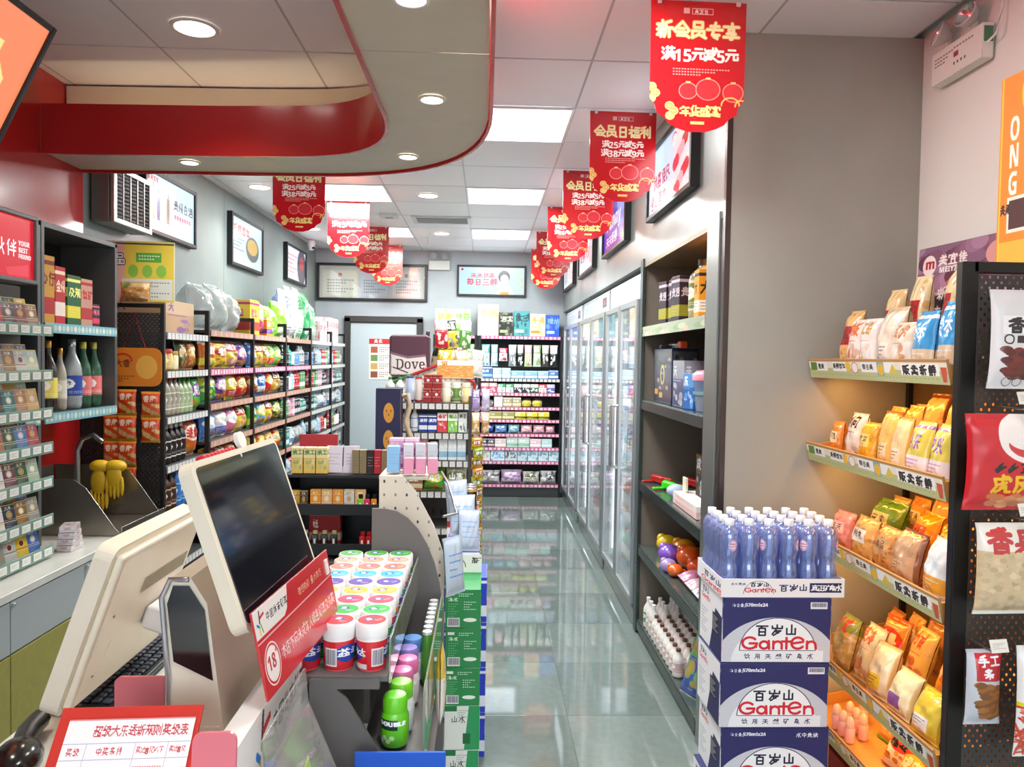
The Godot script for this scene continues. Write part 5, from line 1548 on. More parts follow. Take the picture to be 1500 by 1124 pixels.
func back_shelf() -> void:
	var ys := [1.866, 1.375, 1.21, 1.045, 0.9, 0.735, 0.575, 0.415, 0.145]
	var t := shelf_unit("wall_shelf", "black wall shelf with pink price strips on the back wall", Vector3(0.4, 0, -8.8), 0, 0.97, 0.31, ys, 1.87, ["pink", "dark", "pink"])
	shelf_unit("wall_shelf", "second bay of the pink-stripped wall shelf beside the door", Vector3(-0.36, 0, -8.8), 0, 0.5, 0.31, ys, 1.87, ["pink"])
	var z := -8.815
	var R := Vector3.RIGHT
	var g := "goods on the back wall shelf"
	var W := "of the back wall shelf"
	row(Vector3(-0.59, 1.867, z), R, 0, [["tissue_pack", "white pack with pale green leaves on the top board", "box", "tissue", "e9efe0", "a8cc4c", 0.2, 0.3, 0.14, 1, "6ab03c"], ["tissue_pack", "white diamond-patterned pack with green edge on the top board", "box", "tissue", "eef0ee", "7ab84c", 0.2, 0.3, 0.14, 1, "4ca83c"], 0.08, ["tissue_pack", "big cream tissue pack with peach flowers on the top board", "box", "tissue", "f0dcc4", "e8a878", 0.24, 0.36, 0.18, 1, "f6efe4"], ["tissue_pack", "black tissue pack with pale flower on the top board", "box", "tissue", "23261f", "c8ccb0", 0.16, 0.27, 0.14, 1, "9aa878"], 0.01, ["tissue_pack", "teal tissue pack with dark label on the top board", "box", "tissue", "4c9aa0", "1f3c40", 0.18, 0.29, 0.14, 1, "bfe0d8"], ["tissue_pack", "cream tissue pack with orange corner on the top board", "box", "tissue", "f2e0c4", "e0a050", 0.18, 0.26, 0.14, 1, "e8883c"], ["tissue_pack", "bright blue tissue pack on the top board", "box", "tissue", "2a5ac8", "8ab0f0", 0.16, 0.25, 0.14, 1, "c8dcf8"]], W, g)
	# hooked packs
	var hk := [["white and teal", "dfe8e8", "4ca8b0", 0.1], ["pale blue", "cfdce6", "8ab4d0", 0.08], ["red topped", "e9dfe0", "d8244c", 0.1], ["clear grey", "8f9698", "c8ccce", 0.09], ["black striped", "2c2c2e", "c8c8c8", 0.07], ["green and pink", "c8dca8", "e0a0a8", 0.09], ["white and green", "dfe6d4", "8ab06a", 0.09], ["brown and white", "4a4440", "d8d4cc", 0.08], ["black and white", "26262a", "e8e8ec", 0.09]]
	var x := -0.055
	for k in hk.size():
		var q: Array = hk[k]
		bag("hanging_pack", q[0] + " pack hooked under the top board of the back wall shelf", "packs on hooks of the back wall shelf", design("pic", q[1], q[2], "ffffff", 80, 96, "", k), Vector3(x + q[3] / 2, 1.517 + (0.06 if k == 2 else 0.0), z - 0.02), Vector3.ZERO, q[3], 0.25 if k != 2 else 0.15, 0.04, k)
		x += q[3] + 0.012
	for k in 4:
		bag("hanging_pack", "%s pack hanging in the bay beside the door" % ["yellow-green", "white", "lilac", "pale green"][k], "packs on hooks of the back wall shelf", design("pic", ["c8d07a", "e6e2e2", "b088c0", "c8dcb8"][k], ["8aa03c", "d86a7a", "6a3c8a", "7aa86a"][k], "ffffff", 80, 96, "", k + 20), Vector3(-0.54 + k * 0.12, 1.517, z - 0.02), Vector3.ZERO, 0.1, 0.25, 0.04, k)
	var sets := [
		[1.376, [["mask_box", "deep blue box on the second board", "box", "band", "3a6ab0", "8ab8e0", 0.13, 0.13, 0.1, 1], ["mask_box", "pale blue box on the second board", "box", "band", "a8cce8", "d8e8f4", 0.1, 0.12, 0.1, 2], ["mask_box", "wide sky blue box on the second board", "box", "band", "8abce0", "cfe4f2", 0.15, 0.09, 0.1, 2], ["mask_box", "light blue box on the second board", "box", "band", "9cc8e6", "e0eef6", 0.12, 0.09, 0.1, 1], ["mask_box", "blue and white box on the second board", "box", "band", "4a7ac0", "e6eef6", 0.11, 0.1, 0.1, 1]]],
		[1.211, [["sweet_box", "red and pink box on the third board", "box", "pic", "d84c6a", "f0b0b8", 0.09, 0.11, 0.1, 2], ["sweet_box", "green and white box on the third board", "box", "pic", "e6e8e0", "4c9a6a", 0.09, 0.1, 0.1, 2], ["sweet_box", "black and white box on the third board", "box", "pic", "2c2c30", "d8d8d8", 0.09, 0.1, 0.1, 2], ["sweet_box", "dark green box on the third board", "box", "pic", "2a5a44", "d8e0d0", 0.09, 0.1, 0.1, 1], ["sweet_box", "white and red box on the third board", "box", "pic", "efeae8", "d03c44", 0.09, 0.1, 0.1, 1], ["sweet_box", "violet box on the third board", "box", "pic", "6a5aa8", "c8c0e8", 0.09, 0.1, 0.1, 1]]],
		[1.046, [["round_box", "dark grey tin on the fourth board", "can", "label", "4a4a4a", "8a8a84", 0.15, 0.08, 0.12, 1], ["noodle_carton", "white carton on the fourth board", "box", "plain", "eef0ea", "8a9a8a", 0.1, 0.12, 0.1, 1], ["noodle_carton", "khaki carton on the fourth board", "box", "band", "b8a878", "e6dcc0", 0.1, 0.11, 0.1, 2], ["instant_cup", "dark cup with yellow window on the fourth board", "jar", "label", "3a3438", "d8c83c", 0.12, 0.1, 0.12, 2, "2a2a2c"]]],
		[0.901, [["sachet_box", "pale pink box on the fifth board", "box", "band", "e8b8c0", "f4e0e4", 0.1, 0.08, 0.1, 1], ["sachet_box", "olive box on the fifth board", "box", "band", "a8a05c", "e0dca8", 0.14, 0.09, 0.1, 2], ["sachet_box", "yellow box on the fifth board", "box", "band", "ead82c", "3a3a20", 0.13, 0.09, 0.1, 3]]],
		[0.736, [["napkin_pack", "navy and white pack on the sixth board", "bag", "tissue", "2a4aa0", "e6ecf6", 0.16, 0.1, 0.09, 1, "ffffff"], ["napkin_pack", "sky blue pack on the sixth board", "bag", "tissue", "5a9ae0", "e8f0fa", 0.15, 0.1, 0.09, 1, "ffffff"], ["napkin_pack", "aqua pack on the sixth board", "bag", "tissue", "8accdc", "eef6f8", 0.14, 0.1, 0.09, 1, "ffffff"], ["napkin_pack", "pink pack on the sixth board", "bag", "tissue", "f0b0bc", "fae4e8", 0.14, 0.1, 0.09, 2, "ffffff"], ["napkin_pack", "rose pack on the sixth board", "bag", "tissue", "e890a8", "fae4e8", 0.11, 0.09, 0.09, 1, "ffffff"]]],
		[0.576, [["pad_box", "dark plum box on the seventh board", "box", "band", "4a3440", "d8b8c8", 0.08, 0.1, 0.1, 2], ["pad_box", "blush box on the seventh board", "box", "band", "e8ccc8", "f6eae8", 0.13, 0.1, 0.1, 1], ["pad_box", "mint box on the seventh board", "box", "band", "cfe4d8", "8ac0a8", 0.13, 0.12, 0.1, 2], ["pad_box", "rose and white box on the seventh board", "box", "band", "ecc8d0", "f8eef0", 0.13, 0.1, 0.1, 1], ["pad_box", "pale teal box on the seventh board", "box", "band", "b8dce0", "e8f4f6", 0.12, 0.1, 0.1, 1]]],
		[0.416, [["towel_pack", "white and grey pack on the eighth board", "box", "tissue", "e6e6e0", "a8b0a8", 0.12, 0.12, 0.1, 1], ["towel_pack", "white pack with blue wave on the eighth board", "box", "tissue", "dfeef8", "3a9ad8", 0.16, 0.12, 0.1, 1], ["towel_pack", "pale blue carton with black corner on the eighth board", "box", "tissue", "cfe0ea", "2c3438", 0.14, 0.12, 0.1, 1], ["towel_pack", "ice blue carton on the eighth board", "box", "tissue", "cfe4ec", "5a8aa8", 0.115, 0.12, 0.1, 4]]],
		[0.146, [["quilted_pack", "white puffy pack with dark print on the lowest board", "bag", "tissue", "e4dede", "4a3c40", 0.24, 0.15, 0.12, 1], ["quilted_pack", "lilac puffy pack on the lowest board", "bag", "tissue", "c8a0cc", "f0e0f2", 0.25, 0.16, 0.12, 1], ["quilted_pack", "white puffy pack with olive print on the lowest board", "bag", "tissue", "e8e6dc", "5a5a34", 0.2, 0.14, 0.12, 1], ["quilted_pack", "white and black puffy pack on the lowest board", "bag", "tissue", "e6e4e6", "2a2a2e", 0.19, 0.15, 0.12, 1]]],
	]
	for s in sets: row(Vector3(-0.055, s[0], z), R, 0, s[1], W, g, 0.006)
	row(Vector3(-0.59, 1.376, z), R, 0, [["mask_box", "lavender box in the bay beside the door", "box", "band", "a890c8", "e0d8ec", 0.1, 0.12, 0.1, 4]], W, g)

func back_wall_things() -> void:
	# door with dark frame
	var d := struct("door_1", bx(0.78, 2.0, 0.04, 0.002, [], Vector3(-1.215, 1.0, ZB + 0.018)), hexm("b9c6cc", 0.45), Vector3.ZERO, Vector3.ZERO, "pale blue-grey door in the back wall")
	var fm := hexm("3a3836", 0.5)
	for s in [-1, 1]: part("door_frame", bx(0.07, 2.06, 0.07, 0.003, [], Vector3(-1.215 + s * 0.425, 1.03, ZB + 0.034)), fm, d)
	part("door_frame", bx(0.92, 0.07, 0.07, 0.003, [], Vector3(-1.215, 2.045, ZB + 0.034)), fm, d)
	part("door_handle", bx(0.03, 0.12, 0.05, 0.006, [], Vector3(-0.9, 1.0, ZB + 0.05)), hexm("a8a8a8", 0.25, 0.9), d)
	var na := art(112, 160, C("efe6dc"))
	na.rect(0, 0, 112, 22, C("c8202c"))
	na.rect(84, 30, 28, 124, C("f0b83c"))
	na.han("美食", 20, 3, 15, C("ffffff"), 2.4)
	for k in 4:
		na.rect(8, 32 + k * 32, 26, 24, C(["a8543c", "6a8a4c", "c8a05c", "8a4a3c"][k]))
		na.lines(40, 34 + k * 32, 40, 3, 8, 3, C("6a5a54"))
		na.lines(88, 34 + k * 32, 18, 2, 10, 3, C("c8202c"))
	solo("notice", "red and yellow notice sheet taped on the door", "notice", bx(0.34, 0.48, 0.003, 0, [na.uv()]), pm(na), Vector3(-1.215, 1.335, ZB + 0.041))
	# framed licences
	var c := thing("licence_frame", "long black frame holding three paper licences on the back wall", "frame", Vector3(-1.36, 2.262, ZB), 0)
	var m := MB.new()
	for s in [-1, 1]:
		m.box(Vector3(s * 0.635, 0.22, 0.02), Vector3(0.03, 0.44, 0.04), 0.003)
		m.box(Vector3(0, 0.22 + s * 0.205, 0.02), Vector3(1.24, 0.03, 0.04), 0.003)
	part("frame", m.done(), hexm("1d1e20", 0.4), c)
	part("mount", bx(1.24, 0.38, 0.006, 0, [], Vector3(0, 0.22, 0.006)), hexm("c9ccc6", 0.7), c)
	for k in 3:
		var ca := art(128, 96, C(["d8dcc8", "b8c8d8", "d0d4d4"][k]))
		ca.rect(6, 6, 116, 84, C(["e4e6d4", "c8d6e4", "dde0e0"][k]))
		ca.ell(64, 18, 7, 7, C("c8402c"))
		ca.lines(20, 34, 88, 5, 10, 4, C("7a8484"))
		part("licence", bx([0.42, 0.34, 0.34][k], 0.32, 0.004, 0, [ca.uv()], Vector3([-0.38, 0.02, 0.4][k], 0.2, 0.011)), pm(ca), c)
	part("glass_pane", bx(1.24, 0.38, 0.003, 0, [], Vector3(0, 0.22, 0.028)), clear("e6ecec", 0.12, 0.02), c)
	# emergency lamp, socket, camera
	var e := thing("emergency_light", "small white twin-head emergency lamp on the back wall", "emergency lamp", Vector3(-0.57, 2.64, ZB))
	part("housing", bx(0.25, 0.11, 0.05, 0.006, [], Vector3(0, 0.055, 0.026)), hexm("d4d8d4", 0.5), e)
	for s in [-1, 1]: part("lamp_head", lathe_mesh("lamphead", [[0.0, -0.03], [0.018, -0.028], [0.04, 0.0], [0.044, 0.018], [0.04, 0.022]], 18), hexm("c8ccce", 0.25), e, Vector3(s * 0.07, 0.16, 0.05), Vector3(1.3, 0, s * 0.2))
	var cam := thing("security_camera", "white dome security camera under the ceiling over the wall shelf", "camera", Vector3(-1.93, 2.8, -8.45))
	part("mount", lathe_mesh("cmount", [[0, -0.0], [0.04, 0.0], [0.045, 0.06], [0, 0.06]], 16), hexm("dfe2e4", 0.4), cam)
	part("eye", lathe_mesh("ceye", [[0.0, -0.05], [0.028, -0.04], [0.038, 0.0]], 16), hexm("d0d4d8", 0.3), cam)
	part("lens", cbx(0.03, 0.025, 0.02, 0.006), hexm("1c1c20", 0.2), cam, Vector3(0.026, -0.02, 0.02))
	# ceiling fittings
	var v := thing("ceiling_vent", "square slatted air outlet in the ceiling", "vent", Vector3(-0.42, CEIL - 0.006, -7.05))
	var fmm := MB.new()
	for s in [-1, 1]:
		fmm.box(Vector3(s * 0.25, 0, 0), Vector3(0.04, 0.012, 0.34), 0.002)
		fmm.box(Vector3(0, 0, s * 0.16), Vector3(0.46, 0.012, 0.03), 0.002)
	part("frame", fmm.done(), hexm("d8d8d8", 0.5), v)
	for k in 7: part("slat", cbx(0.46, 0.003, 0.03), hexm("c4c4c6", 0.5), v, Vector3(0, 0, -0.12 + k * 0.04), Vector3(0.6, 0, 0))
	var sd := thing("smoke_detector", "small square sensor box on the ceiling", "sensor", Vector3(-0.88, CEIL - 0.03, -6.85))
	part("housing", bx(0.16, 0.03, 0.12, 0.005), hexm("dcdcda", 0.5), sd)
	part("grille", cbx(0.07, 0.004, 0.04), hexm("8a8a8a", 0.5), sd, Vector3(0, -0.001, 0))

func wall_shelf_left() -> void:
	var F := PI / 2
	var ends := [-3.87, -4.48, -5.33, -6.18, -7.06, -7.99, -8.75]
	var names := ["narrow first bay of the black snack shelf beside the perforated panel", "second bay of the black snack shelf along the blue-grey wall", "third bay of the black snack shelf along the blue-grey wall", "fourth bay of the black shelf along the blue-grey wall", "fifth bay of the black shelf along the blue-grey wall", "last bay of the black shelf beside the door"]
	var lv := [1.745, 1.515, 1.31, 1.09, 0.85, 0.6, 0.35]
	for b in 6:
		var w: float = ends[b] - ends[b + 1]
		shelf_unit("wall_shelf", names[b], Vector3(-1.6, 0, (ends[b] + ends[b + 1]) / 2), F, w, 0.41, lv if b else [1.712, 1.515, 1.28, 1.03, 0.78, 0.5], 1.855, ["wood", "pink", "wood", "wood", "wood"] if b in [1, 2, 3] else ["grey"], [b > 0 and false, true], "3c4042")
	var D := Vector3(0, 0, -1)
	var X := -1.625
	var g := "goods on the shelf along the blue-grey wall"
	# bay 1
	var w1 := "in the narrow first bay of the snack shelf"
	row(Vector3(X, 1.516, -3.9), D, F, [["sauce_jar", "amber jar with red lid", "jar", "label", "a8742c", "e8c87a", 0.07, 0.11, 0.07, 2, "c8281c"], ["sauce_jar", "yellow jar with gold lid", "jar", "label", "d8b83c", "fff0c0", 0.07, 0.1, 0.07, 1, "b89a3c"], ["spice_bag", "dark green and brown spice bag", "bag", "chips", "3a4a24", "8a5a24", 0.12, 0.16, 0.07, 1, "e8d8a0"], ["spice_bag", "orange brown food bag", "bag", "chips", "a8541c", "e0a03c", 0.12, 0.16, 0.07, 1, "f6e0b0"]], w1, g)
	row(Vector3(X, 1.281, -3.9), D, F, [["sauce_bottle", "clear vinegar bottle with white label", "bottle", "label", "a8a090", "e8e4d8", 0.055, 0.2, 0.055, 4, "c83c2c"], ["sauce_bottle", "pale green bottle with green cap", "bottle", "label", "a8b890", "e8f0d8", 0.055, 0.19, 0.055, 3, "3c8a2c"], ["snack_bag", "bright green bag", "bag", "chips", "3cb83c", "8a3ca8", 0.12, 0.2, 0.08, 1]], w1, g)
	row(Vector3(X, 1.031, -3.9), D, F, [["sauce_bottle", "dark soy bottle with white label", "bottle", "label", "2c2220", "e8e8e4", 0.06, 0.2, 0.06, 5, "d8d8d4"], ["snack_bag", "large orange bag with white panel", "bag", "chips", "d8641c", "f0e8e0", 0.2, 0.22, 0.1, 1, "c83020"]], w1, g)
	row(Vector3(X, 0.781, -3.9), D, F, [["sauce_bottle", "brown bottle with cream label", "bottle", "label", "4a2c1c", "e0d0b0", 0.06, 0.2, 0.06, 3, "2a2a2a"], ["tonic_bottle", "bright blue bottle", "bottle", "label", "3a7ac8", "a8d0f0", 0.06, 0.22, 0.06, 2, "2a4a9a"], ["tonic_bottle", "green bottle with red cap", "bottle", "label", "2c6a34", "d8e0c0", 0.06, 0.22, 0.06, 3, "c83a2c"]], w1, g)
	# carton and bundle on top of bay 1
	carton("open_carton", "open cardboard carton with purple print on top of the first bay", "", design("pic", "c8a07a", "d8b894", "7a4a9a", 96, 64, "大", 9), Vector3(-1.8, 1.714, -4.2), Vector3(0, F, 0), 0.38, 0.17, 0.28, "carton")
	bag("purple_bundle", "purple plastic wrapped bundle on the open carton", "", design("plain", "9a4a9a", "c88ac8", "ffffff", 64, 64), Vector3(-1.74, 1.915, -4.22), Vector3(-1.35, F, 0.0), 0.2, 0.16, 0.08, 1)
	# tops of bays 2 to 6
	row(Vector3(X - 0.03, 1.746, -4.53), D, F, [["cup_bag", "big clear bag of white cups", "bag", "plain", "d4dcdc", "b8c4c4", 0.26, 0.28, 0.18, 1], ["cup_bag", "big clear bag with lime green label", "bag", "band", "d0dad4", "9acc3c", 0.26, 0.3, 0.18, 1], ["cup_bag", "clear bag of pale bowls", "bag", "plain", "d8dedc", "c0cac8", 0.22, 0.26, 0.16, 1]], "on top of the snack shelf's second bay", g)
	row(Vector3(X - 0.02, 1.746, -5.37), D, F, [["noodle_carton", "yellow striped carton", "box", "band", "e8c83c", "c8402c", 0.22, 0.24, 0.16, 1, "a82c7a"], ["snack_bag", "magenta bag with yellow face", "bag", "chips", "b82c7a", "e8b83c", 0.18, 0.26, 0.1, 1], ["noodle_carton", "orange and purple carton", "box", "band", "e89a2c", "6a3c9a", 0.14, 0.14, 0.12, 1], ["tissue_roll_pack", "bright lime green roll pack", "bag", "tissue", "8ad83c", "d8f0a0", 0.22, 0.24, 0.16, 1, "ffffff"]], "on top of the snack shelf's third bay", g)
	row(Vector3(X - 0.02, 1.746, -6.22), D, F, [["tissue_roll_pack", "lime green roll pack", "bag", "tissue", "8ad83c", "d8f0a0", 0.2, 0.3, 0.16, 1, "ffffff"], ["tissue_roll_pack", "white roll pack with blue lettering", "bag", "tissue", "e6eaee", "4a5ab8", 0.2, 0.42, 0.16, 1], ["tissue_roll_pack", "white and cream roll pack", "bag", "tissue", "ece8dc", "c8c4a8", 0.2, 0.46, 0.16, 1], ["rice_bag", "white bag with green print", "bag", "tissue", "e8eee6", "2ca84c", 0.2, 0.46, 0.12, 1]], "on top of the shelf's fourth bay", g)
	row(Vector3(X - 0.02, 1.746, -7.1), D, F, [["rice_bag", "emerald green bag", "bag", "tissue", "1fb05a", "e0f0e0", 0.2, 0.44, 0.12, 1], ["rice_bag", "white and green bag", "bag", "tissue", "e6ece6", "2ca84c", 0.2, 0.36, 0.12, 1], 0.1, ["tissue_carton", "pale pink carton", "box", "tissue", "ecd8d4", "c85a6a", 0.16, 0.2, 0.14, 2]], "on top of the shelf's fifth bay", g)
	row(Vector3(X - 0.02, 1.746, -8.02), D, F, [["tissue_carton", "pink and white carton", "box", "tissue", "eee0dc", "d86a7a", 0.17, 0.26, 0.14, 3]], "on top of the last bay beside the door", g)
	var pal := {
		"yellow": ["e8d02c", "c83a2c"], "gold": ["d8a82c", "7a4a1c"], "green": ["3aa83c", "d8e03c"], "purple": ["5a2c7a", "d8a0e0"], "black": ["2a2228", "c84c2c"], "blue": ["3a7ad0", "e8f0f8"], "red": ["d02c2c", "f0d03c"], "dark red": ["8a1f24", "e8b04c"],
		"lime": ["9ad02c", "e8402c"], "white": ["e6e4ea", "4a5ac0"], "pink": ["e87aa0", "fff0f4"], "orange": ["e0701c", "f6e03c"], "dark green": ["1f5a2c", "d8d84c"], "sky blue": ["6ab4e8", "f8e86a"]}
	var rows := [
		[1.516, "upper tier", [["orange", "yellow", "yellow", "purple"], ["blue", "yellow", "gold", "lime", "green"]]],
		[1.311, "second tier", [["green", "purple", "yellow", "red"], ["dark red", "blue", "red", "gold"]]],
		[1.091, "third tier", [["blue", "white", "pink", "yellow"], ["green", "sky blue", "yellow", "dark green"]]],
		[0.851, "fourth tier", [["orange", "yellow", "orange", "black"], ["red", "orange", "gold", "red"]]],
	]
	for r in rows:
		for b in 2:
			var list := []
			var n: int = r[2][b].size()
			for k in n:
				var c: String = r[2][b][k]
				list.append(["snack_bag", c + " crisp bag", "bag", ["chips", "pic", "chips", "band"][(k + b + int(r[0] * 10)) % 4], pal[c][0], pal[c][1], 0.8 / n - 0.012, 0.17 if r[0] > 1.0 else 0.19, 0.1, 1, "fff6e0" if k % 2 else "ffffff"])
			row(Vector3(X, r[0], ends[b + 1] - 0.03), D, F, list, "on the %s of the snack shelf's %s bay" % [r[1], ["second", "third"][b]], g, 0.012, 0.12)
	# fourth bay: foods and bowls; fifth and last bays: household goods
	var kinds := [["bottle", "shampoo_bottle"], ["box", "toothpaste_box"], ["bag", "wet_wipe_pack"], ["bottle", "lotion_bottle"], ["can", "tea_can"]]
	var hues := [["white", "e6e8e8", "5a8ac8"], ["silver", "b8bcc0", "3a3a40"], ["pale blue", "a8cce0", "e8f2f8"], ["red", "c8343c", "f4e8e8"], ["green", "6aa86a", "e8f4e4"], ["pink", "e0a0b8", "fbeef4"], ["black", "2a2a2e", "c8c8d0"], ["teal", "3a9a8a", "d8f0ea"]]
	for b in [3, 4, 5]:
		for li in 5:
			var list := []
			var room: float = ends[b] - ends[b + 1] - 0.07
			var k := 0
			while room > 0.1:
				var kd: Array = kinds[(li + k / 3 + b) % 5]
				var hu: Array = hues[(li * 3 + k / 2 + b * 2) % 8]
				var w := 0.075 if kd[0] != "bag" else 0.13
				var h: float = {"bottle": 0.17, "box": 0.15, "bag": 0.13, "can": 0.12}[kd[0]]
				list.append([kd[1], hu[0] + " " + kd[1].replace("_", " "), kd[0], "label" if kd[0] in ["bottle", "can"] else "band", hu[1], hu[2], w, h, 0.07, 1, "d8d8d8"])
				room -= w + 0.014
				k += 1
			row(Vector3(X, lv[li + 1] + 0.001, ends[b] - 0.03), D, F, list, "on the %s of the shelf's %s bay" % [["upper tier", "second tier", "third tier", "fourth tier", "fifth tier"][li], ["", "", "", "fourth", "fifth", "last"][b]], g, 0.014)
	# perforated end panel with hanging strips of small packs
	var t := thing("end_panel", "black perforated end panel of the snack shelf", "panel", Vector3(-1.81, 0, -3.845))
	var pa := art(128, 128, C("2b2a2a"))
	for i in 6:
		for j in 12: pa.ell(10 + i * 21 + (10 if j % 2 else 0), 6 + j * 10.6, 2.6, 2.6, Color(0, 0, 0, 0))
	var m := MB.new()
	for i in 3:
		for j in 12: m.quad(Vector3(-0.2 + i * 0.133, 0.1 + j * 0.142, 0), Vector3(-0.2 + i * 0.133, 0.242 + j * 0.142, 0), Vector3(-0.067 + i * 0.133, 0.242 + j * 0.142, 0), Vector3(-0.067 + i * 0.133, 0.1 + j * 0.142, 0), pa.uv())
	part("perforated_sheet", m.done(), pm(pa, "holes"), t)
	var fr := MB.new()
	for s in [-1, 1]: fr.box(Vector3(s * 0.205, 0.925, 0), Vector3(0.02, 1.85, 0.02), 0.002)
	fr.box(Vector3(0, 1.84, 0), Vector3(0.39, 0.02, 0.02), 0.002)
	part("frame", fr.done(), hexm("1b1b1c", 0.4), t)
	var oa := art(192, 128, C("d8801c"))
	oa.arc(60, 44, 30, 22, 7, C("c83020"), PI, TAU)
	oa.han("大香", 34, 40, 24, C("7a3c14"), 4)
	oa.ell(140, 64, 36, 38, C("e8b04c"))
	oa.lines(16, 92, 80, 3, 8, 4, C("8a4a14"))
	var hc := thing("header_card", "orange header card hung by red string over the snack strips", "card", Vector3(-1.735, 1.44, -3.815), 0.05)
	var hm := MB.new()
	hm.prism(rrect(0.27, 0.19, 0.04), -0.002, 0.002, oa.uv(), oa.uv(0.5, 0.02, 0.01, 0.01))
	part("card", hm.done(), pm(oa), hc, Vector3(0, 0.095, 0))
	var st := MB.new()
	st.tube([Vector3(-0.05, 0.18, 0), Vector3(0.0, 0.36, -0.015), Vector3(0.06, 0.18, 0)], 0.0015, 5)
	part("string", st.done(), hexm("c82c2c", 0.6), hc)
	var sp := art(96, 128, C("d84c1c"))
	sp.rect(0, 0, 96, 12, C("e8a03c"))
	sp.han("香脆", 14, 22, 30, C("f6e6d0"), 5)
	for i in 40: sp.ell(8 + (i * 37) % 82, 66 + (i * 23) % 50, 8, 6, C("d8a85c").lerp(C("e8d0a0"), (i % 5) / 5.0))
	sp.rect(0, 118, 96, 10, C("c8981c"))
	for c in 3:
		for r in [4, 5, 3][c] if c != 1 else 4:
			if c == 2 and r > 1: continue
			bag("strip_snack_pack", "small orange red snack pack in the hanging strips on the perforated end panel", "snack packs in the hanging strips", sp, Vector3([-1.84, -1.765, -1.655][c], 1.3 - r * 0.128 - (0.01 if c == 2 else 0.0), -3.822 + (0.012 if c == 1 else 0.0)), Vector3.ZERO, 0.095, 0.125, 0.022, c + r)
	# promotion board and brown snack bag above the panel
	var ya := art(256, 192, C("e8d04c"))
	ya.rect(0, 0, 80, 192, C("e8b8b0"))
	ya.rect(120, 36, 90, 30, C("5ab03c"))
	ya.lines(130, 44, 70, 2, 10, 4, C("f0f8e8"))
	for k in 3: ya.ell(110 + k * 50, 94, 18, 20, C("8ac84c"))
	ya.rect(70, 118, 180, 66, C("dfe6e0"))
	ya.lines(78, 128, 160, 5, 11, 4, C("8a948a"))
	ya.han("优品", 8, 40, 34, C("2a2a34"), 9)
	ya.han("优品", 8, 40, 34, C("f6f6f6"), 4)
	ya.rect(0, 6, 256, 5, C("4a4a34"))
	var yb := thing("promotion_board", "yellow snack promotion board standing above the perforated panel", "board", Vector3(-1.75, 1.862, -3.9), 0.1)
	part("printed_face", bx(0.34, 0.3, 0.004, 0, [ya.uv()]), pm(ya), yb)
	part("backing", bx(0.344, 0.302, 0.004, 0, [], Vector3(0, 0.151, -0.005)), hexm("d8d4c8", 0.7), yb)
	bag("nut_pouch", "clear pouch of brown snacks on top of the perforated panel", "", design("nuts", "b8803c", "c8a878", "5a7a2c", 96, 96, "香", 3), Vector3(-1.735, 1.855, -3.83), Vector3(-0.1, 0, 0), 0.15, 0.1, 0.05, 2)
	# wall fan unit
	var f := thing("wall_fan", "grey metal ventilation fan box high on the blue-grey wall", "fan", Vector3(XL, 2.27, -4.19), PI / 2)
	part("housing", bx(0.44, 0.3, 0.1, 0.01, [], Vector3(0, 0.15, 0.055)), hexm("8c8a84", 0.35, 0.6), f)
	part("recess", bx(0.38, 0.24, 0.004, 0, [], Vector3(0, 0.15, 0.112)), hexm("2c2a3a", 0.5), f)
	for k in 12: part("slat", cbx(0.38, 0.006, 0.012), hexm("a8a6a0", 0.3, 0.6), f, Vector3(0, 0.04 + k * 0.02, 0.118), Vector3(0.5, 0, 0))
	for k in 4: part("grille_bar", cbx(0.006, 0.24, 0.006), hexm("a8a6a0", 0.3, 0.6), f, Vector3(-0.12 + k * 0.08, 0.15, 0.126))
	var fr2 := MB.new()
	for s in [-1, 1]:
		fr2.box(Vector3(s * 0.205, 0.15, 0.118), Vector3(0.035, 0.3, 0.022), 0.005)
		fr2.box(Vector3(0, 0.15 + s * 0.135, 0.118), Vector3(0.38, 0.03, 0.022), 0.005)
	part("grille_frame", fr2.done(), hexm("b4b2ac", 0.3, 0.6), f)

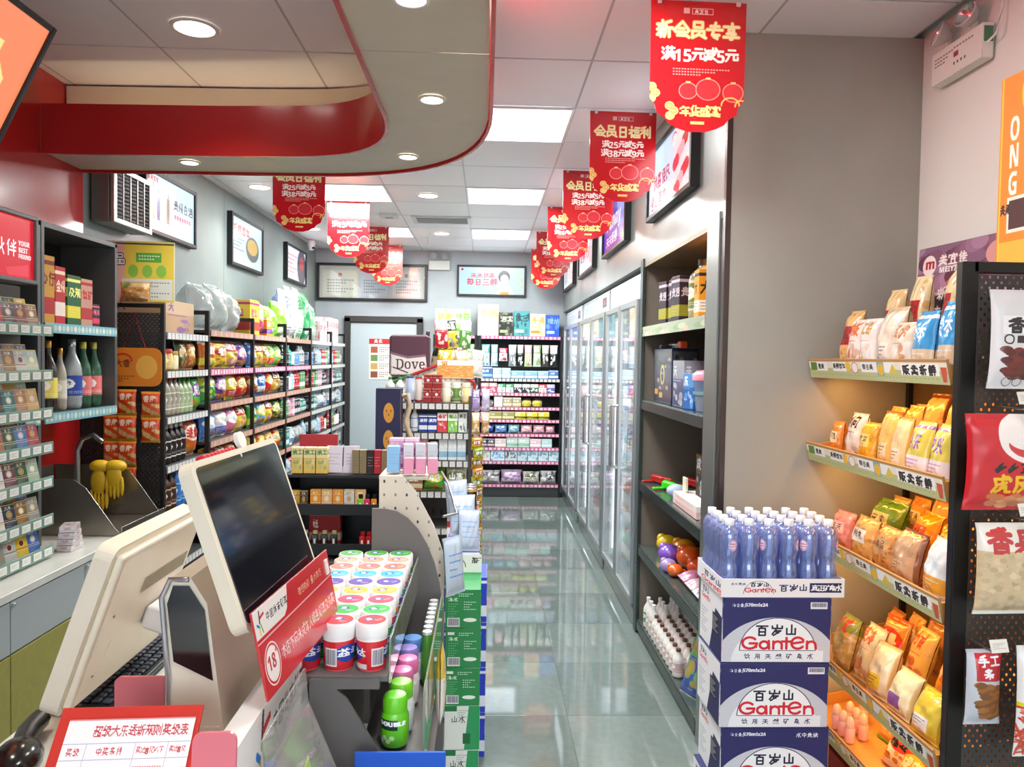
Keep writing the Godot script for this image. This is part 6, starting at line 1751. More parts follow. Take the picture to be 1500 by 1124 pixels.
func left_near() -> void:
	var F := PI / 2
	# low cabinet run behind the checkout
	var t := thing("back_counter", "long low cabinet with pale top and green doors under the cigarette rack", "cabinet", Vector3(-1.745, 0, -1.6))
	part("worktop", bx(0.505, 0.03, 4.1, 0.004, [], Vector3(0.0, 0.825, 0.05)), noisy("c4c8c4", "ced2ce", 1.5, 0.25), t)
	part("carcass", bx(0.48, 0.75, 4.06, 0, [], Vector3(-0.01, 0.435, 0.05)), hexm("7d8487", 0.6), t)
	part("plinth", bx(0.46, 0.06, 4.0, 0, [], Vector3(-0.02, 0.03, 0.05)), hexm("3a3a3a", 0.6), t)
	var olive := noisy("8d8a4a", "96934f", 4.0, 0.55)
	for k in 9:
		var z := 1.85 - k * 0.45
		part("drawer", bx(0.016, 0.168, 0.446, 0.002, [], Vector3(0.238, 0.722, z - 0.225)), hexm("9fa9ad", 0.4), t)
		var d := part("door", bx(0.016, 0.565, 0.446, 0.002, [], Vector3(0.238, 0.35, z - 0.225)), olive, t)
		part("hinge_knob", bx(0.012, 0.012, 0.012, 0.003, [], Vector3(0.25, 0.795, z - 0.01)), hexm("c8c8c8", 0.3, 0.7), d)
	# cigarette rack: stepped trays with packs
	var rk := thing("cigarette_rack", "tiered acrylic cigarette rack on the low cabinet", "rack", Vector3(-1.6, 0.842, -2.3))
	part("back_board", bx(0.008, 1.0, 1.14, 0, [], Vector3(-0.12, 0.5, 0)), hexm("2c2826", 0.6), rk)
	var rails := [1.694, 1.53, 1.391, 1.264, 1.137, 0.997, 0.882]
	for i in 7:
		var y: float = rails[i] - 0.842
		var tr := Node3D.new()
		tr.name = "tray"
		rk.add_child(tr, true)
		tr.position = Vector3(0, y - 0.03, 0)
		part("tray_floor", bx(0.11, 0.005, 1.13, 0, [], Vector3(-0.06, 0.0, 0)), clear("b8c8c4", 0.5, 0.1), tr)
		part("price_rail", bx(0.006, 0.042, 1.14, 0.001, [], Vector3(0, 0.018, 0)), clear("8ab0a4", 0.6, 0.1), tr)
		for k in 17:
			var pa := design("plain", "e4e6e2", "6a7a74", "ffffff", 48, 24, "", k % 3)
			part("price_tag", bx(0.002, 0.026, 0.048, 0, [pa.uv()], Vector3(0.0045, 0.018, -0.53 + k * 0.0665)), pm(pa), tr)
	var hue := [["gold", "c89a3c"], ["red", "a81c24"], ["dark brown", "3a1f18"], ["orange", "d8761c"], ["grey", "8f9490"], ["pale green", "a8bca0"], ["silver", "b8bcb8"], ["teal", "1f6a6a"], ["navy", "24304a"], ["bronze", "8a6234"], ["dark green", "1c4a34"], ["white", "e6e4e0"], ["maroon", "6a2430"], ["copper", "a86a4c"], ["blue", "3a6ab0"], ["yellow", "d8b83c"]]
	var tiers := [[13, 1, 2, 12, 9], [15, 4, 9, 6, 5], [9, 8, 7, 13, 0], [5, 13, 10, 14, 1], [7, 11, 12, 10, 5], [3, 11, 8, 9, 4], [1, 4, 6, 15, 14]]
	var acc := ["f0e0a8", "e8d8d0", "c89a3c", "f6f0e0"]
	for i in 7:
		for k in 16:
			var c: Array = hue[tiers[i][(k + 4) % 5]]
			var a := design("cig", c[1], "7a2c24" if c[0] in ["white", "yellow", "silver"] else acc[(i + k) % 4], acc[(k + 2) % 4], 64, 96, "", i % 3)
			if i < 6:
				var c2: Array = hue[(i * 3 + k * 5 + 4) % 16]
				var a2 := design("cig", c2[1], acc[(i + k + 1) % 4], acc[k % 4], 64, 96, "", i % 3)
				solo("cigarette_pack", "%s cigarette pack in the rear row of tier %s of the acrylic rack" % [c2[0], ["one", "two", "three", "four", "five", "six"][i]], "cigarette pack", carton_mesh(0.056, 0.088, 0.024, a2), pm(a2, "gloss"), Vector3(-1.671, rails[i] + (0.002 if i in [3, 4] else 0.012), -1.79 - k * 0.067), Vector3(-0.2, F - 0.18, 0), "cigarette packs in the acrylic rack")
			solo("cigarette_pack", "%s cigarette pack on tier %s of the acrylic rack" % [c[0], ["one", "two", "three", "four", "five", "six", "seven"][i]], "cigarette pack", carton_mesh(0.056, 0.088, 0.024, a), pm(a, "gloss"), Vector3(-1.632, rails[i] - 0.008, -1.79 - k * 0.067), Vector3(-0.22, F - 0.18, 0), "cigarette packs in the acrylic rack")
	for k in 4: solo("cigarette_pack", "pale cigarette pack lying in a small pile on the low cabinet", "cigarette pack", cbx(0.088, 0.023, 0.056, 0.001, [design("cig", "d8d0d4", "a89aa8", "6a3c4a", 64, 96).uv()]), pm(design("cig", "d8d0d4", "a89aa8", "6a3c4a", 64, 96), "gloss"), Vector3(-1.6, 0.853 + 0.0245 * k, -2.985), Vector3(0, F + 0.1 * k, 0), "cigarette packs piled on the low cabinet")
	# red light box sign above the rack
	var sa := art(768, 200, C("cf1528"))
	sa.han("美宜佳", 330, 70, 60, C("fbeaea"), 7)
	sa.han("伙伴", 560, 78, 54, C("fbeaea"), 6)
	sa.lat("YOUR", 686, 72, 22, C("fbeaea"), true)
	sa.lat("BEST", 686, 94, 22, C("fbeaea"), true)
	sa.lat("FRIEND", 686, 116, 19, C("fbeaea"), true)
	sa.poly(pts2([620, 170, 740, 150, 740, 190, 630, 192]), C("e03a48"))
	var sg := thing("light_sign", "red rounded light box sign above the cigarette rack", "sign", Vector3(-1.6, 1.84, -2.36), F)
	var fm := MB.new()
	fm.prism(rrect(0.84, 0.24, 0.02), -0.07, -0.012)
	part("housing", fm.done(), hexm("66686a", 0.4), sg, Vector3(0, 0.12, 0))
	var fr := MB.new()
	for s in [-1, 1]:
		fr.box(Vector3(s * 0.412, 0.12, -0.004), Vector3(0.016, 0.24, 0.018), 0.004)
		fr.box(Vector3(0, 0.12 + s * 0.112, -0.004), Vector3(0.82, 0.016, 0.018), 0.004)
	part("frame", fr.done(), hexm("6e7072", 0.4), sg)
	part("screen", bx(0.81, 0.21, 0.004, 0, [Rect2(sa.uv().position, sa.uv().size)], Vector3(0, 0.12, -0.009)), backlit(sa), sg)
	area(Vector3(0, 0.12, 0.02), 0.78, 0.2, 0.015, Color(1, 0.3, 0.3), Vector3(0, PI, 0), sg)
	# dark cabinet behind the rack and the liquor cabinet beside it
	var cf := hexm("5b5d5f", 0.4, 0.2)
	var dk := hexm("231f20", 0.6)
	for b in 2:
		var z0: float = [-3.03, -1.8][b]
		var z1: float = [-3.64, -3.026][b]
		var w := z0 - z1
		var c := thing("liquor_cabinet", ["dark open liquor cabinet with grey frame beside the cigarette rack", "dark open cabinet behind the cigarette rack"][b], "cabinet", Vector3(-1.73, 0.842, (z0 + z1) / 2), F)
		part("back_panel", bx(w - 0.02, 0.775 if b == 0 else 1.26, 0.012, 0, [], Vector3(0, 0.88 if b == 0 else 0.635, -0.255)), dk, c)
		for s in [-1, 1]: part("side_panel", bx(0.022, 0.775 if b == 0 else 1.27, 0.26, 0.002, [], Vector3(s * (w / 2 - 0.011), 0.88 if b == 0 else 0.635, -0.13)), cf, c)
		part("top_panel", bx(w, 0.022, 0.26, 0.002, [], Vector3(0, 1.26, -0.13)), cf, c)
		for k in 2:
			var sh := part("shelf_board", bx(w - 0.046, 0.02, 0.25, 0, [], Vector3(0, [0.865, 0.505][k], -0.14)), hexm("3a3838", 0.5), c)
			var a := strip_art("blue")
			part("edge_strip", bx(w - 0.03, 0.04, 0.006, 0, [a.uv()], Vector3(0, [0.865, 0.505][k] - 0.008, 0.002)), pm(a, "gloss"), sh)
	var g := "bottles and boxes in the liquor cabinet"
	var D := Vector3(0, 0, -1)
	row(Vector3(-1.76, 1.719, -3.07), D, F, [["liquor_box", "tall gold and red liquor box", "box", "band", "c8942c", "b01c20", 0.105, 0.27, 0.1, 1, "7a1c14"], ["liquor_box", "red and white liquor box with round seal", "box", "band", "b8242c", "e8dcd4", 0.075, 0.235, 0.08, 1, "e8d8c0"], 0.012, ["liquor_box", "green and yellow liquor box", "box", "band", "1f5a34", "d8cc3c", 0.105, 0.21, 0.09, 1, "e6e88a"], ["liquor_box", "tan and red liquor box", "box", "band", "b88a7a", "a82c30", 0.095, 0.205, 0.09, 1, "b01c20"], ["liquor_box", "small dark box with pink edge", "box", "band", "2c2428", "d8305a", 0.06, 0.1, 0.06, 1, "e86a8a"]], "on the liquor cabinet's upper shelf", g)
	var gold := hexm("b8862c", 0.3, 0.6)
	var bt := [["brown bottle with gold foil and white oval label", "2c2620", "f0ead8", gold, 0.3, 0.036], ["dark bottle with gold foil and yellow round label", "26241c", "e8d86a", gold, 0.29, 0.036], ["slim bottle with gold cap", "a8a49a", "d8d4c8", gold, 0.26, 0.026], ["clear bottle with silver cap and blue label", "9aa4a8", "2a4aa8", hexm("c8ccd0", 0.25, 0.8), 0.3, 0.04], ["green bottle with pink label", "2c5a44", "e07a78", hexm("c8b84c", 0.35, 0.4), 0.29, 0.034], ["green bottle with pink label", "2c5a44", "e07a78", hexm("c8b84c", 0.35, 0.4), 0.29, 0.034]]
	for k in 6:
		var b: Array = bt[k]
		bottle("liquor_bottle", b[0] + " on the liquor cabinet's lower shelf", g, Vector3(-1.80, 1.359, -3.1 - k * 0.092), Vector3(0, F, 0), b[4], b[5], hexm(b[1], 0.12, 0, 0.6), b[3], design("label", b[1], b[2], "ffffff", 96, 48), 0.45, 16)
	# steel splash guards and tray at the end of the low cabinet, with tap and rubber gloves
	var s := thing("steel_tray_guard", "stainless steel tray with sloped side guards at the end of the low cabinet", "sink", Vector3(-1.75, 0.842, -3.4))
	var st := noisy("8c857b", "99928a", 1.0, 0.25, 0.8)
	for k in 2:
		var m := MB.new()
		m.prism(pts2([-0.26, 0.0, 0.25, 0.0, 0.22, 0.03, 0.1, 0.2, 0.05, 0.235, -0.26, 0.24]), -0.0015, 0.0015)
		part("side_guard", m.done(), st, s, Vector3(0, 0, [0.2, -0.21][k]))
	part("tray_floor", bx(0.5, 0.006, 0.4, 0.002, [], Vector3(0, 0.003, 0)), st, s)
	part("front_lip", bx(0.006, 0.04, 0.42, 0.002, [], Vector3(0.25, 0.02, 0)), hexm("b4b0a8", 0.2, 0.9), s)
	part("rear_guard", bx(0.004, 0.24, 0.4, 0, [], Vector3(-0.256, 0.12, 0)), st, s)
	var tap := thing("tap", "upright steel tap behind the rubber gloves", "tap", Vector3(-1.8, 0.849, -3.42))
	var tm := MB.new()
	tm.tube([Vector3(0, 0, 0), Vector3(0, 0.32, 0), Vector3(0.02, 0.37, 0), Vector3(0.07, 0.39, 0), Vector3(0.11, 0.36, 0)], 0.011, 10)
	part("spout", tm.done(), hexm("b8bcbe", 0.2, 0.9), tap)
	part("base", lathe_mesh("tapb", [[0.03, 0], [0.028, 0.03], [0.012, 0.04]], 16), hexm("b8bcbe", 0.2, 0.9), tap)
	var gl := thing("rubber_gloves", "pair of yellow rubber gloves draped over the steel guard", "gloves", Vector3(-1.70, 0.945, -3.56))
	for e in 2:
		var gm := MB.new()
		var ox: float = [0.0, -0.07][e]
		var hh: float = [0.0, -0.06][e]
		blob(gm, Vector3(ox, 0.135, 0.0), Vector3(0.05, 0.03, 0.034))
		blob(gm, Vector3(ox, 0.09 + hh * 0.4, 0.018), Vector3(0.036, 0.06, 0.014))
		for k in 5: blob(gm, Vector3(ox - 0.03 + k * 0.017, 0.03 + hh + absf(k - 2) * 0.008, 0.02), Vector3(0.0085, 0.045, 0.009), 8)
		part("glove", gm.done(), hexm("d8b01c", 0.45), gl)
	# tilted television at the upper corner
	var tv := thing("wall_television", "tilted television with orange bottle picture high on the red wall", "television", Vector3(-1.66, 2.2, -2.06), F)
	tv.rotation = Vector3(0.46, F, 0)
	var ta := art(256, 160, C("f0703c"))
	ta.rect(120, 0, 136, 160, C("f4885c"))
	ta.poly(pts2([180, 150, 180, 70, 196, 50, 196, 36, 216, 36, 216, 50, 232, 70, 232, 150]), C("f0e08a"))
	ta.han("乐享", 172, 96, 26, C("e0603c"), 4)
	ta.han("优惠", 20, 40, 40, C("f6e6c0"), 6)
	part("housing", bx(1.06, 0.52, 0.05, 0.008, [], Vector3(0, 0.26, -0.03)), hexm("222324", 0.4), tv)
	var tf := MB.new()
	for q in [-1, 1]:
		tf.box(Vector3(q * 0.52, 0.26, 0), Vector3(0.02, 0.52, 0.016), 0.003)
		tf.box(Vector3(0, 0.26 + q * 0.25, 0), Vector3(1.02, 0.02, 0.016), 0.003)
	part("bezel", tf.done(), hexm("1a1a1c", 0.3), tv)
	part("screen", bx(1.02, 0.48, 0.004, 0, [ta.uv()], Vector3(0, 0.26, -0.003)), backlit(ta), tv)
	part("bracket", bx(0.2, 0.1, 0.34, 0.004, [], Vector3(0, 0.3, -0.22)), hexm("2a2a2a", 0.5), tv)
	area(Vector3(0, 0.26, 0.03), 0.95, 0.45, 0.03, Color(1, 0.6, 0.42), Vector3(0, PI, 0), tv)

func gondola() -> void:
	# island shelf in the middle with a house-shaped end unit facing the entrance
	var t := thing("island_shelf", "grey island shelf with red trimmed house-shaped top", "shelf", Vector3(-0.375, 0, -4.9))
	var dk := hexm("4b4745", 0.5)
	var W := 0.58
	part("core_panel", bx(0.02, 1.35, 3.2, 0, [], Vector3(0, 0.7, -1.95)), hexm("3a3836", 0.6), t)
	part("plinth", bx(W, 0.12, 3.5, 0.003, [], Vector3(0, 0.06, -1.8)), hexm("3a3836", 0.6), t)
	for s in [-1, 1]: part("post", bx(0.03, 1.36, 0.03, 0.002, [], Vector3(s * 0.285, 0.68, -0.02)), dk, t)
	var pa := art(128, 128, C("575250"))
	for i in 10:
		for j in 10: pa.ell(6 + i * 13, 6 + j * 13, 2.6, 2.6, C("3a3634"))
	part("end_panel", bx(0.53, 1.24, 0.01, 0, [pa.uv()], Vector3(0, 0.74, -0.34)), pm(pa), t)
	var ys := [1.313, 1.121, 0.94, 0.74, 0.5]
	for i in 5:
		var a := strip_art("dark")
		var sh := part("shelf_board", bx(0.53, 0.014, 0.31, 0, [], Vector3(0, ys[i] - 0.008, -0.175)), dk, t)
		part("price_rail", bx(0.535, 0.042, 0.006, 0, [Rect2(a.uv().position, Vector2(a.uv().size.x * 0.6, a.uv().size.y))], Vector3(0, ys[i] - 0.022, -0.01)), pm(a), sh)
		for s in [-1, 1]:
			var b := strip_art("pink" if i % 2 else "grey")
			var sd := part("side_shelf", bx(0.27, 0.014, 3.1, 0, [], Vector3(s * 0.15, ys[i] - 0.008, -1.95)), dk, t)
			part("side_rail", bx(0.006, 0.036, 3.1, 0, [b.uv()], Vector3(s * 0.287, ys[i] - 0.018, -1.95)), pm(b), sd)
	# house-shaped top board with holes and red edge
	var ha := art(192, 96, C("e4dcd0"))
	for i in 16:
		for j in 8: ha.ell(6 + i * 12, 6 + j * 12, 2, 2, C("8a8078"))
	var hm := MB.new()
	hm.prism(pts2([-0.29, 0.0, 0.29, 0.0, 0.3, 0.12, 0.06, 0.24, -0.29, 0.1]), -0.004, 0.004, ha.uv())
	part("house_board", hm.done(), pm(ha), t, Vector3(0, 1.32, -0.32))
	var red := hexm("c02c30", 0.4)
	var rm := MB.new()
	for q in [[-0.29, 0.1, 0.06, 0.24], [0.06, 0.24, 0.3, 0.12], [0.3, 0.12, 0.305, -0.2]]:
		var p0 := Vector3(q[0], q[1], 0)
		var p1 := Vector3(q[2], q[3], 0)
		rm.tube([p0, p1], 0.011, 6)
	part("red_trim", rm.done(), red, t, Vector3(0, 1.32, -0.3))
	var gr := MB.new()
	gr.tube([Vector3(-0.29, 0.1, 0), Vector3(-0.12, 0.165, 0)], 0.0115, 6)
	part("green_trim", gr.done(), hexm("3c8a3c", 0.5), t, Vector3(0, 1.322, -0.298))
	var g := "drinks on the island shelf's end"
	var R := Vector3.RIGHT
	var z := -4.925
	row(Vector3(-0.648, 1.314, z), R, 0, [["milk_bottle", "white bottle with green cap", "bottle", "label", "eeeeea", "6aa85a", 0.06, 0.16, 0.06, 2, "3c9a44"], ["snack_can", "tall navy can", "can", "label", "2a3c8a", "c8d4f0", 0.058, 0.17, 0.06, 1, "ffffff"], ["snack_can", "tall red can", "can", "label", "c8343c", "f0e0d8", 0.05, 0.165, 0.05, 1, "ffffff"], ["drink_carton", "dark red carton with face-like emblem", "box", "cig", "a81c24", "f4ece4", 0.056, 0.09, 0.06, 2, "2a1414"], ["fruit_drink_jar", "cream drink jar", "jar", "label", "d8c8a0", "f4ead0", 0.06, 0.13, 0.06, 1, "f0ece0"], ["fruit_drink_jar", "white and green drink jar", "jar", "label", "e6e6d8", "6a8a3c", 0.06, 0.13, 0.06, 1, "eef0ea"], ["fruit_drink_jar", "orange fruit drink jar", "jar", "label", "e8a83c", "f6e0a0", 0.06, 0.13, 0.06, 1, "f4e8d0"]], "on the top board of the island shelf's end", g, 0.004)
	row(Vector3(-0.399, 1.4055, z), R, 0, [["drink_carton", "stacked dark red carton with face-like emblem", "box", "cig", "a81c24", "f4ece4", 0.056, 0.09, 0.06, 2, "2a1414"]], "on the top board of the island shelf's end", g, 0.004)
	row(Vector3(-0.595, 1.122, z), R, 0, [["milk_bottle", "white bottle with blue and orange label", "bottle", "label", "e8ecf0", "3a7ac0", 0.052, 0.15, 0.06, 3, "f0f0f0"], ["milk_carton", "navy and white milk carton", "box", "band", "24409a", "e8ecf4", 0.055, 0.115, 0.05, 2], ["juice_carton", "red apple juice carton", "box", "pic", "d8404c", "f4e8e0", 0.064, 0.125, 0.05, 1, "c82c34"], ["juice_carton", "green apple juice carton", "box", "pic", "8acc4c", "f0f4e0", 0.064, 0.125, 0.05, 1, "3c9a34"], ["milk_carton", "white carton with dark picture", "box", "pic", "eef0ee", "e0e4e0", 0.055, 0.13, 0.05, 1, "3a4a40"]], "on the second board of the island shelf's end", g, 0.004)
	row(Vector3(-0.51, 0.941, z), R, 0, [["pink_box", "pink patterned box", "box", "tissue", "e890a8", "fadce4", 0.07, 0.14, 0.06, 2, "d84c7a"], ["drink_can_jar", "white jar with green print", "jar", "label", "e6eae6", "4c7a5c", 0.062, 0.12, 0.06, 1, "dfe4e0"], ["milk_carton", "tall pale blue and white milk carton", "box", "band", "dfe8ee", "8ab4d0", 0.055, 0.145, 0.06, 3]], "on the third board of the island shelf's end", g, 0.004)
	row(Vector3(-0.5, 0.741, z), R, 0, [["crate_box", "brown carton", "box", "band", "9a6a3c", "e0c8a0", 0.1, 0.12, 0.08, 1], ["snack_bag", "bright green bag", "bag", "chips", "4cb03c", "e8e03c", 0.14, 0.14, 0.08, 1], ["snack_bag", "cream bag", "bag", "chips", "d8d0b0", "7a8a4c", 0.14, 0.16, 0.08, 1]], "on the fourth board of the island shelf's end", g, 0.004)
	# tall navy biscuit box in front of the end's corner
	var ba := art(96, 256, C("26264c"))
	for k in 4:
		ba.ell(50, [40, 84, 190, 236][k], 20, 16, C("d8963c"))
		for i in 3: ba.ell(42 + i * 8, [40, 84, 190, 236][k] - 3 + (i % 2) * 6, 2.4, 2.4, C("8a5420"))
	ba.rect(32, 124, 38, 26, C("b89a6a"))
	ba.han("饼家", 36, 128, 15, C("26264c"), 2)
	solo("biscuit_box", "tall navy biscuit display box printed with cookies beside the island shelf's end", "display box", bx(0.155, 0.98, 0.13, 0.003, [ba.uv(0, 0, 1, 1), ba.uv(), ba.uv(0, 0.4, 0.2, 0.3), ba.uv(0, 0.4, 0.2, 0.3), ba.uv(0.02, 0.02, 0.05, 0.02)]), pm(ba), Vector3(-0.60, 0.43, -4.79))
	solo("display_plinth", "dark plinth carrying the navy biscuit box", "plinth", bx(0.3, 0.43, 0.2, 0.004), hexm("3a3634", 0.6), Vector3(-0.63, 0, -4.79))
	var tm := MB.new()
	tm.tube([Vector3(0, 0.16, 0), Vector3(0.03, 0.17, 0.01), Vector3(0.045, 0.1, 0.02), Vector3(0.02, 0.0, 0.02), Vector3(0.05, -0.09, 0.02), Vector3(0.09, -0.14, 0.02)], 0.016, 8)
	solo("cloth_strap", "beige cloth strap hanging beside the navy biscuit box", "strap", tm.done(), hexm("c8b090", 0.7), Vector3(-0.516, 1.2, -4.79))
	# on top of the island: chocolate display, wine bottles, hanging strips
	var da := art(128, 128, C("e8e0dc"))
	da.poly(pts2([0, 0, 128, 0, 128, 58, 60, 66, 0, 52]), C("5a3444"))
	da.poly(pts2([0, 52, 60, 66, 128, 58, 128, 66, 60, 74, 0, 60]), C("8a6a78"))
	da.lat("Dove", 14, 66, 46, C("4a2c3a"), false, true)
	da.line(Vector2(6, 104), Vector2(60, 122), 4, C("4a2c3a"))
	solo("chocolate_display", "purple and white chocolate display box on top of the island shelf", "display box", bx(0.27, 0.29, 0.2, 0.02, [da.uv(), da.uv(), da.uv(0.4, 0.2, 0.2, 0.1)]), pm(da), Vector3(-0.53, 1.47, -5.35))
	part("top_board", bx(0.58, 0.02, 2.9, 0, [], Vector3(0, 1.455, -1.9)), dk, t)
	for k in 3: bottle("wine_bottle", "dark green wine bottle leaning on top of the island shelf", "wine bottles on top of the island shelf", Vector3(-0.46 + k * 0.085, 1.475, -5.62), Vector3(0, 0, -0.1), 0.32, 0.036, hexm("16301f", 0.1, 0, 0.7), hexm("3a1c24", 0.4), design("label", "16301f", "d8d0b0", "8a2c34", 96, 48), 0.5, 14)
	var toys := [["red and yellow", "d8301c", "e8c81c"], ["gold", "d8a02c", "f0d87a"], ["orange", "e07a2c", "f6d0a0"], ["white", "e4e0da", "c8c4bc"], ["red", "c8242c", "f0c0c0"], ["yellow", "e8d03c", "3a3a2c"], ["green", "5aa03c", "e8f0d0"]]
	for k in toys.size():
		bag("hanging_toy_pack", toys[k][0] + " toy pack heaped on top of the island shelf", "", design("pic", toys[k][1], toys[k][2], "ffffff", 80, 96, "", k + 40), Vector3(-0.31 + (k % 4) * 0.08, 1.468 + 0.205 * (k / 4), -5.33 - 0.07 * (k % 2)), Vector3(-0.15, 0.1 * k, 0.12 * (k % 3 - 1)), 0.1, 0.2, 0.05, k)
	carton("cookie_tray", "flat carton of golden cookies on top of the island shelf", "", design("nuts", "d8903c", "e8e0d4", "c8842c", 96, 64, "饼", 5), Vector3(-0.2, 1.468, -5.02), Vector3(-0.1, 0, 0), 0.24, 0.12, 0.05, "cookie carton")
	# snack strips hanging on the aisle side
	var cst := thing("clip_strip", "clear plastic clip strip hanging at the island shelf's corner", "strip", Vector3(-0.055, 0.2, -4.87))
	part("strip", bx(0.03, 1.1, 0.002, 0), clear("e8e8e4", 0.5, 0.2), cst)
	part("hook", bx(0.018, 0.02, 0.05, 0.003, [], Vector3(-0.0105, 1.08, -0.026)), hexm("c8c8c4", 0.5), cst)
	for k in 13:
		var c: Array = [["yellow", "e0c81c", "c83a2c"], ["yellow green", "c8d02c", "5a8a1c"], ["gold", "c8982c", "6a3c14"]][k % 3]
		bag("clip_strip_bag", c[0] + " snack bag on the clip strip at the island shelf's corner", "snack bags on the clip strip", design("chips", c[1], c[2], "ffffff", 80, 96, "", k % 3), Vector3(-0.05 + 0.012 * (k % 2), 1.02 - k * 0.064, -4.862 + 0.012 * (k % 2)), Vector3(0.12, 0.15 + 0.5 * (k % 2), 0.1 * (k % 2)), 0.075, 0.085, 0.022, k)
	for k in 4: bag("clip_strip_pack", "%s toy pouch above the clip strip" % ["lilac", "clear lilac", "amber", "caramel"][k], "pouches above the clip strip", design("pic", ["b8a0d0", "c8b8dc", "d8a860", "c88a4c"][k], ["8a6ab8", "e0d8ec", "f0d8a8", "e8c898"][k], "ffffff", 80, 96, "", k), Vector3(-0.06 + (k % 2) * 0.062, 1.27 - (k / 2) * 0.15, -4.845 + (k % 2) * 0.0), Vector3(0, 0.3, 0), 0.055, 0.14, 0.035, k)
	# aisle side goods, a few bays
	for i in 4:
		row(Vector3(-0.1, ys[i] + 0.001, -5.35), Vector3(0, 0, -1), PI / 2, [["snack_box", ["red", "teal", "orange", "violet"][i] + " snack box on the aisle side", "box", "band", ["c83a34", "2c8a8a", "e08a2c", "7a5ab0"][i], ["f0d8a8", "e0f0f0", "fff0d0", "e8e0f4"][i], 0.12, 0.12, 0.1, 12]], "of the island shelf's tier " + ["one", "two", "three", "four"][i], "boxes on the aisle side of the island shelf", 0.02)

func floor_cartons() -> void:
	# stacks of drink cartons beside the island, in front of the gum rack
	var ga := art(160, 192, C("2a8a4c"))
	ga.rect(10, 16, 30, 14, C("e8f4ea"))
	ga.han("净水", 14, 40, 20, C("d8f0dc"), 3)
	ga.lines(60, 20, 60, 2, 10, 4, C("d8f0dc"))
	ga.lines(84, 60, 50, 4, 12, 4, C("d8f0dc"))
	ga.lines(14, 70, 40, 6, 12, 4, C("7ac08c"))
	ga.ell(112, 150, 30, 10, C("eef6ee"))
	ga.rect(10, 140, 56, 44, C("e6ecec"))
	for i in 14: ga.rect(14 + i * 3.6, 144, 2, 34, C("4a3c54"))
	var gw := art(160, 192, C("e2e8e2"))
	gw.rect(140, 0, 20, 192, C("2a9a5c"))
	gw.poly(pts2([110, 0, 160, 0, 160, 192, 90, 192]), C("2a9a5c"))
	gw.rect(0, 0, 56, 24, C("1f7a44"))
	gw.han("山水", 30, 44, 30, C("2a2a2c"), 3)
	gw.rect(84, 120, 34, 46, C("1f6a3c"))
	gw.lines(60, 20, 44, 4, 9, 3, C("8a9a8c"))
	var y := 0.0
	var defs := [[gw, 0.17, 0.2], [gw, 0.165, 0.0], [ga, 0.14, 0.0], [ga, 0.145, 0.0], [ga, 0.145, 0.0]]
	for k in 5:
		var q: Array = defs[k]
		solo("milk_carton_case", ["white and green drink case at the bottom of the stack beside the gum rack", "white and green drink case second in the stack beside the gum rack", "green drink case in the middle of the stack beside the gum rack", "green drink case second from the top of the stack beside the gum rack", "open topped green drink case on the stack beside the gum rack"][k], "case", carton_mesh(0.13, q[1] - 0.001, 0.24, q[0]), pm(q[0]), Vector3(-0.07, y, -2.87), Vector3(0, 0.02 * (k % 2), 0), "drink cases stacked beside the gum rack")
		y += q[1]
	var wa := art(128, 64, C("e6eae4"))
	wa.arc(44, 44, 22, 26, 3, C("4a4a4c"), PI, TAU)
	wa.han("加", 90, 10, 20, C("2a2a2c"), 3)
	wa.lines(90, 12, 30, 3, 8, 3, C("4a4a4c"))
	solo("carton_flap", "white carton lid standing up behind the open green drink case", "lid", bx(0.13, 0.07, 0.003, 0, [wa.uv()]), pm(wa), Vector3(-0.07, y, -2.97))
	var bl := design("band", "2440c0", "e8ecf4", "e8ecf4", 96, 96, "净水", 7)
	for k in 4: carton("milk_carton_case", "bright blue and white drink case in the stack behind the green cases, layer %s" % ["one", "two", "three", "four"][k], "drink cases behind the green stack", bl, Vector3(-0.045, k * 0.183, -3.12), Vector3.ZERO, 0.125, 0.182, 0.2, "case")
	var p2 := design("band", "5a3ca8", "e0d8f0", "ffffff", 96, 96, "天", 8)
	var b2 := design("band", "2c5ab8", "e8ecf4", "ffffff", 96, 96, "水", 8)
	var rd := design("band", "b82430", "e8d8c0", "ffffff", 96, 96, "福", 8)
	for k in 3: carton("drink_case", "%s drink case in the stack before the island shelf" % ["dark blue", "royal blue", "blue and white"][k], "cases before the island shelf", b2, Vector3(-0.09, k * 0.21, -3.45), Vector3.ZERO, 0.15, 0.209, 0.3, "case")
	carton("drink_case", "purple topped drink case in the stack before the island shelf", "cases before the island shelf", p2, Vector3(-0.09, 0.63, -3.45), Vector3.ZERO, 0.15, 0.14, 0.3, "case")
	carton("drink_case", "red drink case under the gold cans", "cases before the island shelf", rd, Vector3(-0.1, 0.0, -3.74), Vector3.ZERO, 0.15, 0.855, 0.22, "case")
	var ca := design("label", "b8862c", "3a2414", "f0d890", 96, 64, "金", 3)
	for i in 2:
		for j in 3: can("beer_can", "gold and brown drink can standing on the red case", "gold cans on the red case", Vector3(-0.136 + i * 0.07, 0.856, -3.67 - j * 0.068), 0.118, 0.032, ca, 0.4 * i)

